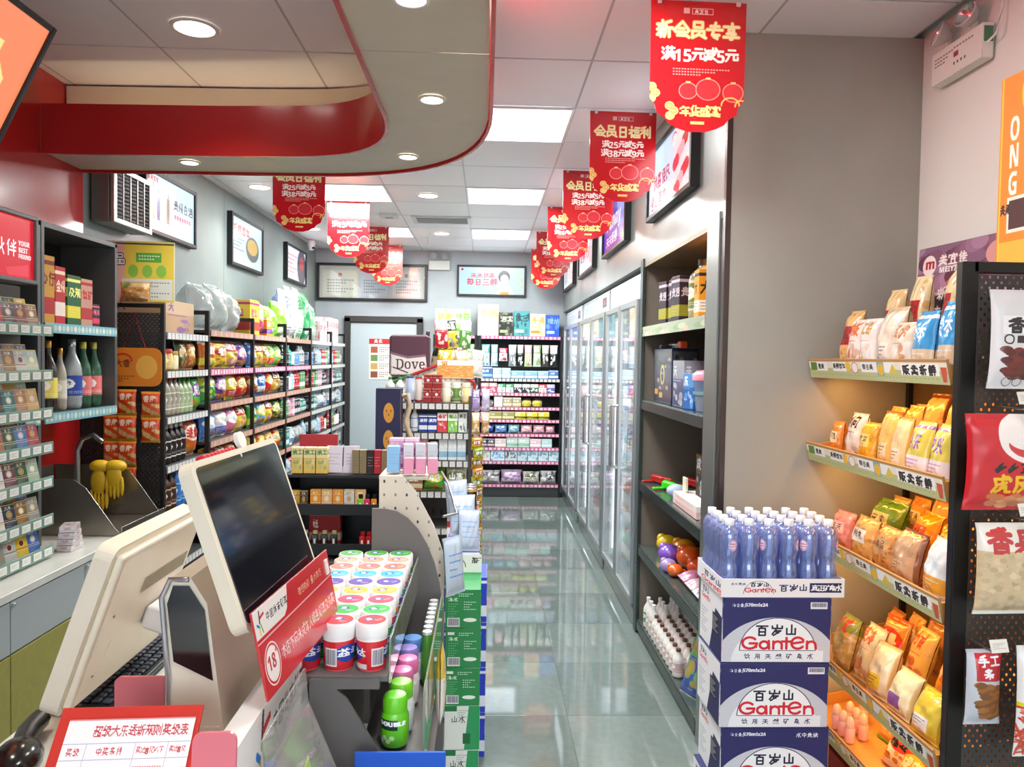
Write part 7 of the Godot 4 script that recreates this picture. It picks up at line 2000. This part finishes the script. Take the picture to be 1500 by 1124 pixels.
func checkout() -> void:
	# counter body
	var t := thing("checkout_counter", "white topped checkout counter carrying the till screens", "counter", Vector3(-0.575, 0, -1.25))
	part("top", bx(0.46, 0.03, 1.7, 0.004, [], Vector3(0.0, 0.935, 0)), hexm("dfe0d8", 0.3), t)
	part("body", bx(0.43, 0.92, 1.66, 0, [], Vector3(0, 0.46, 0)), hexm("6a6664", 0.6), t)
	var cream := noisy("e6dcc6", "eae1cd", 2.0, 0.38)
	var silver := hexm("b9bcbf", 0.25, 0.7)
	# till monitor seen from behind
	var mo := thing("till_monitor", "cream till monitor seen from behind with slotted vent", "monitor", Vector3(-0.70, 1.0, -1.44), PI / 2)
	mo.rotation = Vector3(0.34, PI / 2, 0)
	# local +z faces +x (the back we see); the screen is on -z
	var sh := MB.new()
	sh.prism(rrect(0.37, 0.3, 0.022, 5), -0.03, 0.0)
	part("shell", sh.done(), cream, mo, Vector3(0, 0.15, 0))
	var bk := MB.new()
	bk.box(Vector3(0, 0.15, 0.006), Vector3(0.35, 0.28, 0.018), 0.008)
	part("back_cover", bk.done(), cream, mo)
	for k in 30: part("vent_slot", bx(0.0035, 0.03, 0.003, 0, [], Vector3(-0.04 + k * 0.0065, 0.2, 0.0155)), hexm("a89f8a", 0.6), mo)
	part("cable_slot", bx(0.007, 0.034, 0.003, 0.001, [], Vector3(-0.1, 0.1, 0.0155)), hexm("f2ead8", 0.5), mo)
	for k in 2: part("screw_cap", bx(0.005, 0.003, 0.002, 0, [], Vector3(-0.13 + k * 0.0, 0.17 - k * 0.11, 0.0155)), hexm("7a7468", 0.6), mo)
	part("screen", bx(0.34, 0.27, 0.004, 0, [], Vector3(0, 0.15, -0.031)), hexm("14161a", 0.1), mo)
	part("hinge_arm", bx(0.1, 0.05, 0.06, 0.01, [], Vector3(0.06, 0.12, 0.045)), hexm("e9e9ea", 0.35), mo)
	# stand between the two screens
	var st := thing("till_stand", "cream and silver till stand joining the two screens", "till", Vector3(-0.44, 0.951, -1.32))
	var bm := MB.new()
	bm.prism(pts2([-0.06, 0, 0.055, 0, 0.04, 0.08, 0.015, 0.27, -0.01, 0.31, -0.04, 0.31, -0.055, 0.28, -0.045, 0.16]), -0.14, 0.14)
	part("body", bm.done(), cream, st)
	var wm := MB.new()
	wm.prism(pts2([-0.035, 0.18, 0.025, 0.15, 0.012, 0.26, -0.012, 0.298, -0.036, 0.298, -0.045, 0.27]), 0.1405, 0.1425)
	part("black_window", wm.done(), hexm("1a1a1c", 0.12, 0, 0.6), st)
	var rim := MB.new()
	rim.tube([Vector3(-0.057, 0.0, 0.143), Vector3(-0.044, 0.1, 0.143), Vector3(-0.043, 0.16, 0.143), Vector3(-0.053, 0.28, 0.143), Vector3(-0.04, 0.308, 0.143), Vector3(-0.012, 0.308, 0.143)], 0.0045, 8)
	part("silver_rim", rim.done(), silver, st)
	var la := art(96, 48, C("e6dcc6"))
	lottery_mark(la, 12, 6, 34)
	la.han("中国", 50, 16, 18, C("4a3c3c"), 2.4)
	part("sticker", bx(0.07, 0.035, 0.002, 0, [la.uv()], Vector3(0.0, 0.06, 0.1415)), pm(la), st)
	# customer screen
	var cs := thing("customer_screen", "cream framed customer screen with dark reflective glass", "screen", Vector3(-0.338, 1.188, -1.32), PI / 2)
	cs.rotation = Vector3(-0.33, PI / 2 - 0.06, 0)
	var fr := MB.new()
	fr.prism(rrect(0.375, 0.272, 0.022, 5), -0.022, 0.0)
	part("shell", fr.done(), cream, cs, Vector3(0, 0.135, 0))
	var gl := MB.new()
	gl.prism(rrect(0.35, 0.248, 0.008, 3), 0.0, 0.002)
	part("glass", gl.done(), hexm("11131c", 0.06, 0, 0.8), cs, Vector3(0, 0.137, 0))
	part("camera_eye", bx(0.006, 0.006, 0.002, 0.001, [], Vector3(0.0, 0.258, 0.002)), hexm("c8c8c8", 0.3), cs)
	for k in 9: part("red_strip", bx(0.013, 0.01, 0.016, 0.003, [], Vector3(-0.1 + k * 0.0145, 0.2725, -0.02)), hexm("c8202c", 0.35), cs)
	var pm2 := MB.new()
	pm2.prism(rrect(0.035, 0.03, 0.014, 5), -0.004, 0.004)
	part("pin_badge", pm2.done(), hexm("e6e0dc", 0.4), cs, Vector3(0.07, 0.285, -0.02))
	# red age sign hung on the customer screen
	var ra := art(1024, 360, C("c4131f"))
	ra.poly(pts2([0, 0, 400, 0, 360, 94, 320, 116, 0, 116]), C("ece6e0"))
	lottery_mark(ra, 24, 12, 94)
	ra.han("中国体育彩票", 124, 38, 38, C("3a3434"), 4)
	ra.rect(0, 130, 1024, 7, C("e8b8b0"))
	ra.han("理性购彩 量力而行", 520, 56, 38, C("e8c8a0"), 3)
	ra.ell(110, 246, 84, 88, C("f2e6e2"))
	ra.ell(110, 246, 78, 82, C("c4131f"))
	ra.ell(110, 246, 68, 72, C("f2e6e2"))
	ra.lat("18", 56, 190, 82, C("b81420"), true)
	ra.lat("+", 146, 180, 46, C("b81420"), true)
	ra.han("本店不向未成年人销售彩票及兑奖", 214, 216, 60, C("f6e4de"), 4.6, 1.04, 0.84)
	var sgn := thing("age_sign", "red and white plastic age restriction sign fixed below the customer screen", "sign", Vector3(-0.303, 1.088, -1.325), PI / 2)
	sgn.rotation = Vector3(-0.2, PI / 2 - 0.08, 0)
	part("plate", bx(0.385, 0.135, 0.004, 0.0005, [ra.uv(), ra.uv(0.9, 0.9, 0.02, 0.02)]), pm(ra, "gloss"), sgn)
	part("badge", bx(0.016, 0.03, 0.003, 0.001, [], Vector3(0.172, 0.105, 0.003)), hexm("e8dcd8", 0.4), sgn)
	# white lottery base running under the sign
	var wa := art(256, 64, C("e9e6e4"))
	lottery_mark(wa, 70, 4, 54)
	wa.han("中国体育彩票", 128, 18, 20, C("3a3434"), 2.4)
	var wb := thing("lottery_base", "white sloped lottery terminal base under the red sign", "terminal", Vector3(-0.35, 0.951, -1.205), PI / 2)
	var wmm := MB.new()
	wmm.prism(pts2([-0.19, 0, 0.19, 0, 0.19, 0.12, -0.19, 0.12]), -0.015, 0.02, wa.uv(), wa.uv(0.02, 0.1, 0.02, 0.02))
	part("shell", wmm.done(), pm(wa, "paper"), wb)
	# slanted red stand with the prize table
	var ta := art(512, 384, C("f4eeee"))
	ta.rect(0, 0, 512, 6, C("e08a8a"))
	ta.han("超级大乐透新规则奖级表", 110, 20, 34, C("c23440"), 3.4, 1.02)
	ta.rect(0, 72, 512, 2, C("b0a8c8"))
	ta.rect(0, 118, 512, 2, C("b0a8c8"))
	ta.rect(0, 196, 512, 2, C("b0a8c8"))
	ta.rect(0, 274, 512, 2, C("b0a8c8"))
	for x in [96, 290, 420]: ta.rect(x, 72, 2, 312, C("b0a8c8"))
	ta.han("奖级", 24, 84, 24, C("c23440"), 2.4)
	ta.han("中奖条件", 140, 84, 24, C("c23440"), 2.4)
	ta.han("奖池8亿以下", 298, 84, 20, C("c23440"), 2, 0.95)
	ta.han("奖池8亿", 430, 84, 18, C("c23440"), 2, 0.95)
	for r in 3:
		ta.han(["大等奖", "中等奖", "下等奖"][r], 14, 148 + r * 78, 22, C("c23440"), 2.2)
		for k in 7: ta.ell(120 + k * 22, 158 + r * 78, 7, 7, C("2a6ac8") if k < 5 - (r % 2) else C("d0404c"))
		ta.lines(300, 140 + r * 78, 110, 4, 12, 4, C("e08a90"))
		ta.lines(430, 146 + r * 78, 70, 3, 12, 4, C("e08a90"))
	var ps := thing("prize_table_stand", "slanted red acrylic stand holding the lottery prize table", "stand", Vector3(-0.49, 0.951, -1.09))
	var redm := hexm("d0404a", 0.25, 0, 0.3)
	ps.rotation = Vector3(0, 0.06, 0)
	part("back_plate", bx(0.19, 0.19, 0.005, 0.001), hexm("cf3a30", 0.3), ps, Vector3(0, 0.016, 0.14), Vector3(-0.75, 0, 0))
	part("prize_sheet", bx(0.168, 0.172, 0.001, 0, [ta.uv()]), pm(ta), ps, Vector3(0.005, 0.02, 0.144), Vector3(-0.75, 0, 0))
	var ep := MB.new()
	ep.prism(rrect(0.055, 0.17, 0.012, 5), -0.003, 0.003)
	part("end_plate", ep.done(), hexm("e0707c", 0.25, 0, 0.3), ps, Vector3(0.142, 0.085, 0.13), Vector3(-0.1, 0, 0))
	part("foot", bx(0.3, 0.01, 0.06, 0.002), redm, ps, Vector3(0.03, 0, 0.13))
	var tr := thing("ticket_tray", "red ticket tray with grey mat behind the prize table", "tray", Vector3(-0.556, 0.951, -1.2))
	part("floor", bx(0.12, 0.008, 0.1, 0.001), hexm("cf3a44", 0.3), tr)
	part("mat", bx(0.1, 0.003, 0.09, 0, [], Vector3(0, 0.0095, 0)), hexm("7a7672", 0.8), tr)
	var ep2 := MB.new()
	ep2.prism(rrect(0.1, 0.12, 0.012, 5), -0.003, 0.003)
	part("end_plate", ep2.done(), hexm("e0707c", 0.25, 0, 0.3), tr, Vector3(0.01, 0.068, -0.046))
	# keyboard, scanner, cable
	var kb := thing("keyboard", "black keyboard under the till monitor", "keyboard", Vector3(-0.725, 0.958, -1.585), PI / 2)
	part("base", bx(0.42, 0.014, 0.13, 0.004), hexm("1c2026", 0.4), kb, Vector3.ZERO, Vector3(0.06, 0, 0))
	var km := bx(0.015, 0.006, 0.015, 0.002)
	for i in 22:
		for j in 6: part("key", km, hexm("2c3442" if (i + j) % 5 else "3c4658", 0.4), kb, Vector3(-0.195 + i * 0.0185, 0.0145 - (j - 2.5) * 0.0012, -0.05 + j * 0.0195), Vector3(0.06, 0, 0))
	var sc := thing("barcode_scanner", "black handheld barcode scanner lying beside the keyboard", "scanner", Vector3(-0.72, 0.953, -1.2), 0.4)
	var sm := MB.new()
	blob(sm, Vector3(0, 0.028, 0.03), Vector3(0.036, 0.028, 0.05), 14)
	part("head", sm.done(), hexm("1a1614", 0.2, 0, 0.4), sc)
	var hm := MB.new()
	hm.tube([Vector3(0, 0.03, 0.0), Vector3(0, 0.024, -0.07), Vector3(0.01, 0.018, -0.13)], 0.017, 10)
	part("handle", hm.done(), hexm("1f1c1a", 0.3), sc)
	var cm := MB.new()
	cm.tube([Vector3(-0.01, 0.02, 0.07), Vector3(-0.05, 0.03, 0.1), Vector3(-0.12, 0.012, 0.11)], 0.004, 6)
	part("cable", cm.done(), hexm("141414", 0.5), sc)
	# clear acrylic holders in front
	var ah := thing("acrylic_holder", "clear acrylic card holder with green slips before the gum rack", "holder", Vector3(-0.275, 0.86, -1.2), PI / 2)
	var ac := clear("c8c4c0", 0.22, 0.04)
	part("front_sheet", bx(0.26, 0.16, 0.004, 0.001), ac, ah, Vector3(0, 0, 0.03), Vector3(-0.4, 0, 0))
	part("rear_sheet", bx(0.26, 0.2, 0.004, 0.001), ac, ah, Vector3(0, 0, -0.015), Vector3(-0.1, 0, 0))
	part("bottom_sheet", bx(0.26, 0.004, 0.06, 0.001), ac, ah)
	part("green_slip", bx(0.03, 0.08, 0.002, 0), hexm("a8cc3c", 0.5), ah, Vector3(0.03, 0.01, 0.01), Vector3(-0.2, 0, 0.1))
	var bs := thing("acrylic_shelf_riser", "clear acrylic riser under the card holder", "riser", Vector3(-0.275, 0.0, -1.2))
	part("panel", bx(0.1, 0.858, 0.28, 0.004), hexm("6b6664", 0.5), bs)

func lottery_mark(a: Art, x: float, y: float, s: float) -> void:
	a.line(Vector2(x + s * 0.42, y + s * 0.04), Vector2(x + s * 0.34, y + s * 0.5), s * 0.12, C("2a2424"))
	a.line(Vector2(x + s * 0.46, y + s * 0.3), Vector2(x + s * 0.86, y + s * 0.22), s * 0.12, C("c8202c"))
	a.line(Vector2(x + s * 0.04, y + s * 0.52), Vector2(x + s * 0.26, y + s * 0.66), s * 0.12, C("2a7ad0"))
	a.line(Vector2(x + s * 0.42, y + s * 0.6), Vector2(x + s * 0.56, y + s * 0.96), s * 0.1, C("5aa83c"))
	a.line(Vector2(x + s * 0.28, y + s * 0.7), Vector2(x + s * 0.24, y + s * 0.98), s * 0.1, C("e8b83c"))

func gum_rack() -> void:
	var t := thing("gum_rack", "dark grey stepped gum rack on the customer side of the counter", "rack", Vector3(-0.2, 0, -1.7))
	var gr := hexm("6b6664", 0.45)
	var ac := clear("9aa894", 0.5, 0.05)
	var near := MB.new()
	near.prism(pts2([-0.12, 0, 0.1, 0, 0.1, 0.62, 0.055, 0.80, 0.015, 0.857, -0.05, 0.965, -0.07, 0.985, 0.01, 0.985, 0.01, 1.003, -0.12, 1.003]), -0.004, 0.004)
	part("side_panel", near.done(), gr, t, Vector3(0, 0, 0.285))
	var far := MB.new()
	var prof := [-0.095, 0.0, 0.1, 0.0, 0.1, 0.6]
	for k in 9:
		var a := k * PI / 2 / 8
		prof.append_array([-0.06 + 0.158 * cos(a), 0.88 + 0.325 * sin(a)])
	prof.append_array([-0.095, 1.205])
	far.prism(pts2(prof), -0.004, 0.004)
	part("side_panel", far.done(), gr, t, Vector3(0, 0, -0.315))
	for k in 3:
		part("shelf_board", bx([0.2, 0.12, 0.1][k], 0.012, 0.59, 0.001, [], Vector3([-0.075, 0.03, 0.04][k], [1.001, 0.848, 0.66][k], -0.015)), gr, t)
	part("rear_board", bx(0.01, 0.6, 0.59, 0, [], Vector3(-0.115, 0.7, -0.015)), gr, t)
	part("acrylic_fence", bx(0.004, 0.085, 0.59, 0.001, [], Vector3(0.028, 1.035, -0.015)), ac, t)
	var af := MB.new()
	af.prism(rrect(0.59, 0.15, 0.02), -0.002, 0.002)
	part("acrylic_fence", af.done(), ac, t, Vector3(0.093, 0.905, -0.015), Vector3(0, PI / 2, 0))
	# gum tubs on the top tier
	var lid_cols := [["red", "d8202c"], ["green", "2ca83c"], ["pink red", "e0385a"], ["amber", "e8a83c"], ["purple", "5a3c9a"], ["cyan", "3aa8c0"], ["coral", "e8745c"], ["salmon", "e89a80"], ["leaf green", "3c9a3c"]]
	var tub := []
	for q in lid_cols:
		var a := art(320, 192, C(q[1]))
		a.rect(0, 0, 320, 24, C("f4f0ee"))
		for k in 2:
			a.ell(60 + k * 160, 92, 48, 48, C("2440a0"))
			a.han("益达", 22 + k * 160, 62, 44, C("ffffff"), 6)
		a.rect(136, 60, 44, 100, C("f4f0f0"))
		for k in 10: a.rect(140 + k * 3.8, 68, 2, 84, C("4a3c5a"))
		a.rect(0, 148, 120, 28, C("f4e8e8"))
		a.rect(0, 180, 320, 12, C(q[1]).lerp(C("ffffff"), 0.3))
		var l := art(64, 64, C("f2f0f0"))
		l.ell(32, 32, 30, 30, C(q[1]))
		l.ell(28, 26, 12, 9, C("2a4ab0"))
		l.han("益", 21, 19, 13, C("ffffff"), 2)
		l.lines(36, 36, 16, 2, 6, 2, C("fff0f0"))
		tub.append([a, l])
	for r in 9:
		for c in 3:
			var q: Array = lid_cols[r]
			var g := thing("gum_tub", "white lidded gum tub with %s label on the gum rack's top tier" % q[0], "gum tub", Vector3(-0.2 + [-0.125, -0.06, 0.003][c] - 0.015, 1.0075, -1.462 - r * 0.0625), 0.6 if c == 2 else -0.35 + 0.2 * (r % 3), "gum tubs on the gum rack's top tier")
			var P: Array = tub[r]
			part("body", lathe_mesh("gumb", [[0, 0], [0.027, 0], [0.0285, 0.004], [0.0305, 0.062], [0.0295, 0.066]], 20, P[0].uv()), pm(P[0], "gloss"), g)
			part("lid", lathe_mesh("guml", [[0.031, 0.064], [0.0312, 0.088], [0.029, 0.0915], [0.0, 0.0915]], 20), hexm("f0eeee", 0.35), g)
			var dm := MB.new()
			dm.disc(Vector3(0, 0.0919, 0), 0.0275, Vector3.UP, 20, P[1].uv())
			part("lid_print", dm.done(), pm(P[1], "paper"), g)
	# mint bottles on the second tier
	var mint := [["lime green", "6acc1c", "6acc1c"], ["white and lime green", "e8ece8", "7ad02c"], ["white and pink", "ece4ea", "e070a8"], ["white and magenta", "ece4ea", "e87ab0"], ["white and violet", "e4e0ec", "8a7ac0"], ["white and blue", "e0e6ee", "5a8ac8"]]
	for k in 6:
		var q: Array = mint[k]
		var a := design("label", q[1], q[1], "2a7a3c" if k < 2 else "7a3c8a", 128, 64, "净", k)
		var b := art(128, 64, C(q[1]))
		for e in 2:
			b.poly(pts2([24 + e * 64, 22, 32 + e * 64, 12, 60 + e * 64, 12, 60 + e * 64, 30, 32 + e * 64, 30]), C("1f3a2c"))
			b.lat("DOUBLE", 30 + e * 64, 12, 11, C("ffffff"), true)
			for i in 5: b.ell(28 + e * 64 + i * 6, 44 + (i % 2) * 6, 4, 4, C("d8f0c0") if k < 2 else C("e8a0c8"))
		var g := thing("mint_bottle", "%s mint bottle on the gum rack's second tier" % q[0], "mint bottle", Vector3(-0.165 + 0.005 * (k % 2), 0.862, -1.455 - k * 0.06), 0.5, "mint bottles on the gum rack's second tier")
		part("body", lathe_mesh("mintb", [[0, 0], [0.024, 0], [0.027, 0.006], [0.027, 0.054], [0.023, 0.066]], 18, b.uv()), pm(b, "gloss"), g)
		part("cap", lathe_mesh("mintc", [[0.0235, 0.064], [0.024, 0.088], [0.0205, 0.0945], [0, 0.095]], 18), hexm(q[2], 0.35, 0, 0.3), g)
	# sweet rolls stacked upright farther along the second tier
	for k in 8:
		var c: Array = [["green", "5aa03c"], ["gold", "b8962c"], ["lilac", "a8a0c0"], ["silver", "a8acb0"]][k % 4]
		var g := thing("sweet_roll", "%s wrapped sweet roll standing on the gum rack's second tier" % c[0], "sweet roll", Vector3(-0.125 + 0.0 * k, 0.862, -1.56 - k * 0.032 - 0.17), 0, "sweet rolls on the gum rack's second tier")
		part("tube", lathe_mesh("rollb", [[0, 0], [0.012, 0], [0.0125, 0.11], [0.012, 0.112]], 12), hexm(c[1], 0.3, 0.3), g)
		part("end_cap", lathe_mesh("rollc", [[0.012, 0.111], [0.011, 0.118], [0, 0.118]], 12), hexm("d8dcdc", 0.3, 0.4), g)
	for k in 5: bag("candy_pack", "%s candy pack on the gum rack's lowest tier" % ["blue and pink", "white and yellow", "blue", "pink", "purple"][k], "candy packs on the gum rack's lowest tier", design("chips", ["2a4ac0", "ece8dc", "3a5ac8", "e07aa0", "7a4ab0"][k], ["e86ab0", "e8c83c", "e8ecf4", "ffffff", "ffffff"][k], "ffffff", 80, 96, "", k + 70), Vector3(-0.135, 0.674, -1.47 - k * 0.1), Vector3(-0.15, PI / 2, 0), 0.09, 0.15, 0.03, k)
	bag("clip_pack", "white sachet with yellow dot clipped outside the gum rack", "", design("pic", "ece6da", "e8c83c", "e8a890", 80, 96, "", 90), Vector3(-0.092, 0.78, -1.72), Vector3(0, PI / 2, 0), 0.06, 0.17, 0.02, 1)
	# blue advertising board low before the rack
	var ba := art(192, 96, C("1f5ac8"))
	ba.ell(90, 60, 34, 34, C("f0f4fa"))
	ba.line(Vector2(126, 34), Vector2(170, 20), 10, C("e0ecfa"))
	ba.ell(172, 18, 8, 8, C("e0ecfa"))
	solo("advert_board", "bright blue advertising board standing before the gum rack", "board", bx(0.165, 0.888, 0.006, 0.001, [ba.uv(0, 0, 1, 1), ba.uv(0, 0, 0.05, 0.05)]), pm(ba), Vector3(-0.145, 0.0, -1.37))

func lighter_rack() -> void:
	# second counter end with a black tray rack of lighters and cigarettes facing the entrance
	var c := thing("rear_counter", "dark grey counter end under the lighter rack", "counter", Vector3(-0.665, 0, -3.5))
	part("body", bx(0.42, 0.71, 0.4, 0.003), hexm("4a4644", 0.6), c)
	var t := thing("lighter_rack", "black two-tray rack of lighters and cigarette packs", "rack", Vector3(-0.665, 0.712, -3.4))
	var blk := hexm("18181b", 0.4)
	part("rear_panel", bx(0.42, 0.36, 0.01, 0, [], Vector3(0, 0.18, -0.2)), blk, t)
	for s in [-1, 1]:
		var m := MB.new()
		m.prism(pts2([-0.2, 0, 0.06, 0, 0.1, 0.1, 0.1, 0.16, 0.05, 0.2, 0.05, 0.36, -0.2, 0.36]), -0.004, 0.004)
		part("side_panel", m.done(), blk, t, Vector3(s * 0.205, 0, 0), Vector3(0, -PI / 2, 0))
	for k in 3: part("tray", bx(0.405, 0.012, 0.25, 0.001, [], Vector3(0, [0.03, 0.2, 0.365][k], -0.07)), blk, t)
	for k in 2: part("tray_lip", bx(0.405, 0.05, 0.008, 0.002, [], Vector3(0, [0.045, 0.22][k], 0.06)), blk, t)
	var g := "goods in the lighter rack"
	var R := Vector3.RIGHT
	row(Vector3(-0.86, 0.921, -3.36), R, 0, [["cigarette_pack", "gold cigarette pack with dark lettering", "box", "cig", "c89a2c", "3a2414", 0.05, 0.09, 0.024, 1], ["cigarette_pack", "gold edged dark cigarette pack", "box", "cig", "4a3414", "c89a2c", 0.03, 0.09, 0.024, 1], 0.01, ["cigarette_pack", "orange cigarette pack", "box", "cig", "e8941c", "f6e0b0", 0.046, 0.095, 0.024, 1, "fff0d0"], ["cigarette_pack", "pale orange cigarette pack", "box", "cig", "e8b878", "f6e8d0", 0.046, 0.095, 0.024, 1, "fff0d0"], ["cigarette_pack", "deep orange cigarette pack", "box", "cig", "e8901c", "f0d8b0", 0.046, 0.095, 0.024, 1, "fff0d0"], ["cigarette_pack", "white and gold cigarette pack", "box", "cig", "d8d4cc", "c8a86a", 0.046, 0.095, 0.024, 1, "8a7a5a"], ["cigarette_pack", "tan cigarette pack", "box", "cig", "e0b070", "f4e4c8", 0.046, 0.095, 0.024, 1, "fff0d0"]], "in the upper tray of the lighter rack", g, 0.003)
	for k in 3:
		var q: Array = [["lime green", "7acc3c"], ["hot pink", "e02c70"], ["orange", "e8901c"]][k]
		lighter("%s plastic lighter in the upper tray of the lighter rack" % q[0], q[1], Vector3(-0.535 + k * 0.03 - 0.01, 0.921, -3.362), 0.026)
	for k in 3: lighter("red lighter with gold emblem standing in the lower tray of the lighter rack", "b81c24", Vector3(-0.535 + k * 0.028, 0.755, -3.36), 0.026, "b81c24")
	carton("lighter_carton", "open red lighter carton in the lower tray of the lighter rack", "", design("band", "a81c20", "d8b89a", "f0dcd0", 96, 64, "福", 4), Vector3(-0.715, 0.755, -3.46), Vector3.ZERO, 0.14, 0.15, 0.05, "carton")
	for k in 4: lighter("black metal topped lighter with card print in the lower tray of the lighter rack", "26262a", Vector3(-0.79 + k * 0.042, 0.755, -3.385), 0.03, "b8a878")
	# on top: boxes, blister cards, red box
	var W := "on top of the lighter rack"
	row(Vector3(-0.85, 1.085, -3.37), R, 0, [["drink_carton", "small carton with green mountain print and black cap", "box", "pic", "e8c86a", "f0e0b0", 0.05, 0.115, 0.04, 3, "4c8a3c"]], W, g, 0.004)
	carton("red_folder_box", "dark red folded box with yellow edge on top of the lighter rack", "", design("plain", "a01c24", "b82c34", "e8b83c", 64, 64, "", 5), Vector3(-0.76, 1.085, -3.5), Vector3(-0.2, 0.1, 0), 0.17, 0.16, 0.03, "box")
	for k in 2: carton("blister_card", "pale lilac hang card with black slot leaning on the lighter rack", "lilac hang cards on the lighter rack", design("plain", "d4cee0", "a89ab8", "ffffff", 64, 64, "", k), Vector3(-0.67 + k * 0.075, 1.085, -3.41), Vector3(-0.15, 0, 0), 0.07, 0.12, 0.008, "hang card")
	row(Vector3(-0.585, 1.085, -3.38), R, 0, [["incense_box", "speckled khaki slim box", "box", "plain", "8a7a5a", "5a4c34", 0.03, 0.105, 0.04, 2], ["incense_box", "black and white slim box", "box", "plain", "2a1c1c", "e8e0dc", 0.03, 0.105, 0.04, 1], ["incense_box", "red and white slim box", "box", "plain", "b0202c", "f0e4e0", 0.03, 0.105, 0.04, 1], ["incense_box", "brown speckled slim box", "box", "plain", "8a7050", "5a4430", 0.03, 0.105, 0.04, 1]], W, g, 0.002)
	# cream pegboard behind the gum rack with small hygiene boxes and masks
	var p := thing("pegboard_stand", "cream pegboard stand with slanted edge behind the gum rack", "stand", Vector3(-0.2, 0, -2.15))
	var pa := art(192, 256, C("e0d6c6"))
	for i in 6:
		for j in 10: pa.ell(16 + i * 32, 12 + j * 26, 3.0, 3.0, C("8a8074") if (i + j) % 3 else C("3a3634"))
	var pmb := MB.new()
	pmb.prism(pts2([-0.095, 0.9, 0.09, 0.9, 0.092, 1.04, 0.06, 1.13, 0.008, 1.227, -0.031, 1.271, -0.095, 1.271]), -0.004, 0.004, pa.uv(), pa.uv(0.03, 0.0, 0.02, 0.01))
	part("pegboard", pmb.done(), pm(pa), p)
	part("leg", bx(0.16, 0.9, 0.02, 0.002), hexm("5a5654", 0.5), p, Vector3(0, 0, -0.02))
	part("ledge", bx(0.14, 0.012, 0.2, 0.002, [], Vector3(-0.03, 1.262, -0.12)), hexm("d8cfc0", 0.5), p)
	carton("hygiene_box", "pale blue hygiene box on the pegboard stand", "", design("plain", "8ac0e8", "4a7ab0", "ffffff", 48, 96, "", 11), Vector3(-0.262, 1.275, -2.2), Vector3.ZERO, 0.036, 0.075, 0.03, "box")
	for k in 3: carton("hygiene_box", "clear and silver packed box on the pegboard stand", "clear packed boxes on the pegboard stand", design("plain", "c4ccd4", "5a5a6a", "ffffff", 48, 96, "", 12), Vector3(-0.222 + k * 0.034, 1.275, -2.22 - 0.01 * k), Vector3(0, 0.15, 0), 0.03, 0.08, 0.03, "box", "gloss")
	for k in 3: carton("hygiene_box", "small pink box on the pegboard stand", "pink boxes on the pegboard stand", design("plain", "e89ab8", "c85a8a", "ffffff", 48, 96, "", 13), Vector3(-0.215 + k * 0.034, 1.275, -2.172), Vector3(0, 0, -0.0), 0.028, 0.045, 0.025, "box")
	for k in 4: carton("hygiene_box", "pink and lilac striped box stacked at the rear of the pegboard stand", "striped boxes on the pegboard stand", design("band", "e0a0c8", "b05a9a", "f0d8e8", 48, 48, "", 14), Vector3(-0.26 + (k % 2) * 0.045, 1.275 + 0.047 * (k / 2), -2.26), Vector3.ZERO, 0.042, 0.045, 0.03, "box")
	var mk := design("plain", "b8c6da", "6a9ad0", "5a8ac8", 80, 96, "", 60)
	var rod := MB.new()
	rod.tube([Vector3(0.085, 1.155, -0.004), Vector3(0.122, 1.155, -0.05), Vector3(0.108, 1.19, -0.1), Vector3(0.092, 1.226, -0.145), Vector3(0.07, 1.26, -0.16)], 0.004, 6)
	part("hanging_rod", rod.done(), hexm("b0b0ae", 0.3, 0.8), p)
	for k in 3: bag("mask_pack", "white and blue mask pack hanging outside the pegboard stand", "mask packs on the pegboard stand", mk, Vector3(-0.043 - 0.016 * k, 1.045 + 0.036 * k, -2.2 - k * 0.045), Vector3(-0.25 - 0.08 * (k % 2), 0.45 - 0.25 * (k % 3), 0.12 * (k % 3 - 1)), 0.07 + 0.012 * (k % 2), 0.12, 0.025, k)
	bag("mask_pack", "clear pack with bright blue stripe in front of the mask packs", "", design("plain", "b8c8d8", "2a7ad8", "e8eef4", 80, 96, "", 61), Vector3(-0.075, 0.95, -2.1), Vector3(-0.1, 0.9, 0), 0.08, 0.16, 0.022, 2)

func lighter(label: String, col: String, at: Vector3, w: float, metal := "1c1c1e") -> void:
	var t := thing("lighter", label, "lighter", at, 0.05, "lighters in the lighter rack")
	part("body", bx(w, 0.058, 0.014, 0.004), hexm(col, 0.25, 0, 0.4), t)
	part("hood", bx(w * 0.75, 0.02, 0.012, 0.003, [], Vector3(w * 0.1, 0.068, 0)), hexm(metal, 0.3, 0.5), t)
	part("mark", bx(w * 0.3, 0.03, 0.001, 0, [], Vector3(0, 0.025, 0.0072)), hexm("ecece8", 0.5), t)

func build_all() -> void:
	water_stack()
	bread_shelf()
	hanging_goods()
	niche()
	cooler(-4.5, -5.68, "first glass-door cooler with steel frame beside the display niche", 0)
	cooler(-5.75, -7.25, "second glass-door cooler with steel frame in the middle", 1)
	cooler(-7.4, -8.76, "third glass-door cooler with steel frame beside the back wall", 2)
	wall_screens()
	hanging_posters()
	back_shelf()
	back_wall_things()
	wall_shelf_left()
	left_near()
	gondola()
	floor_cartons()
	checkout()
	gum_rack()
	lighter_rack()
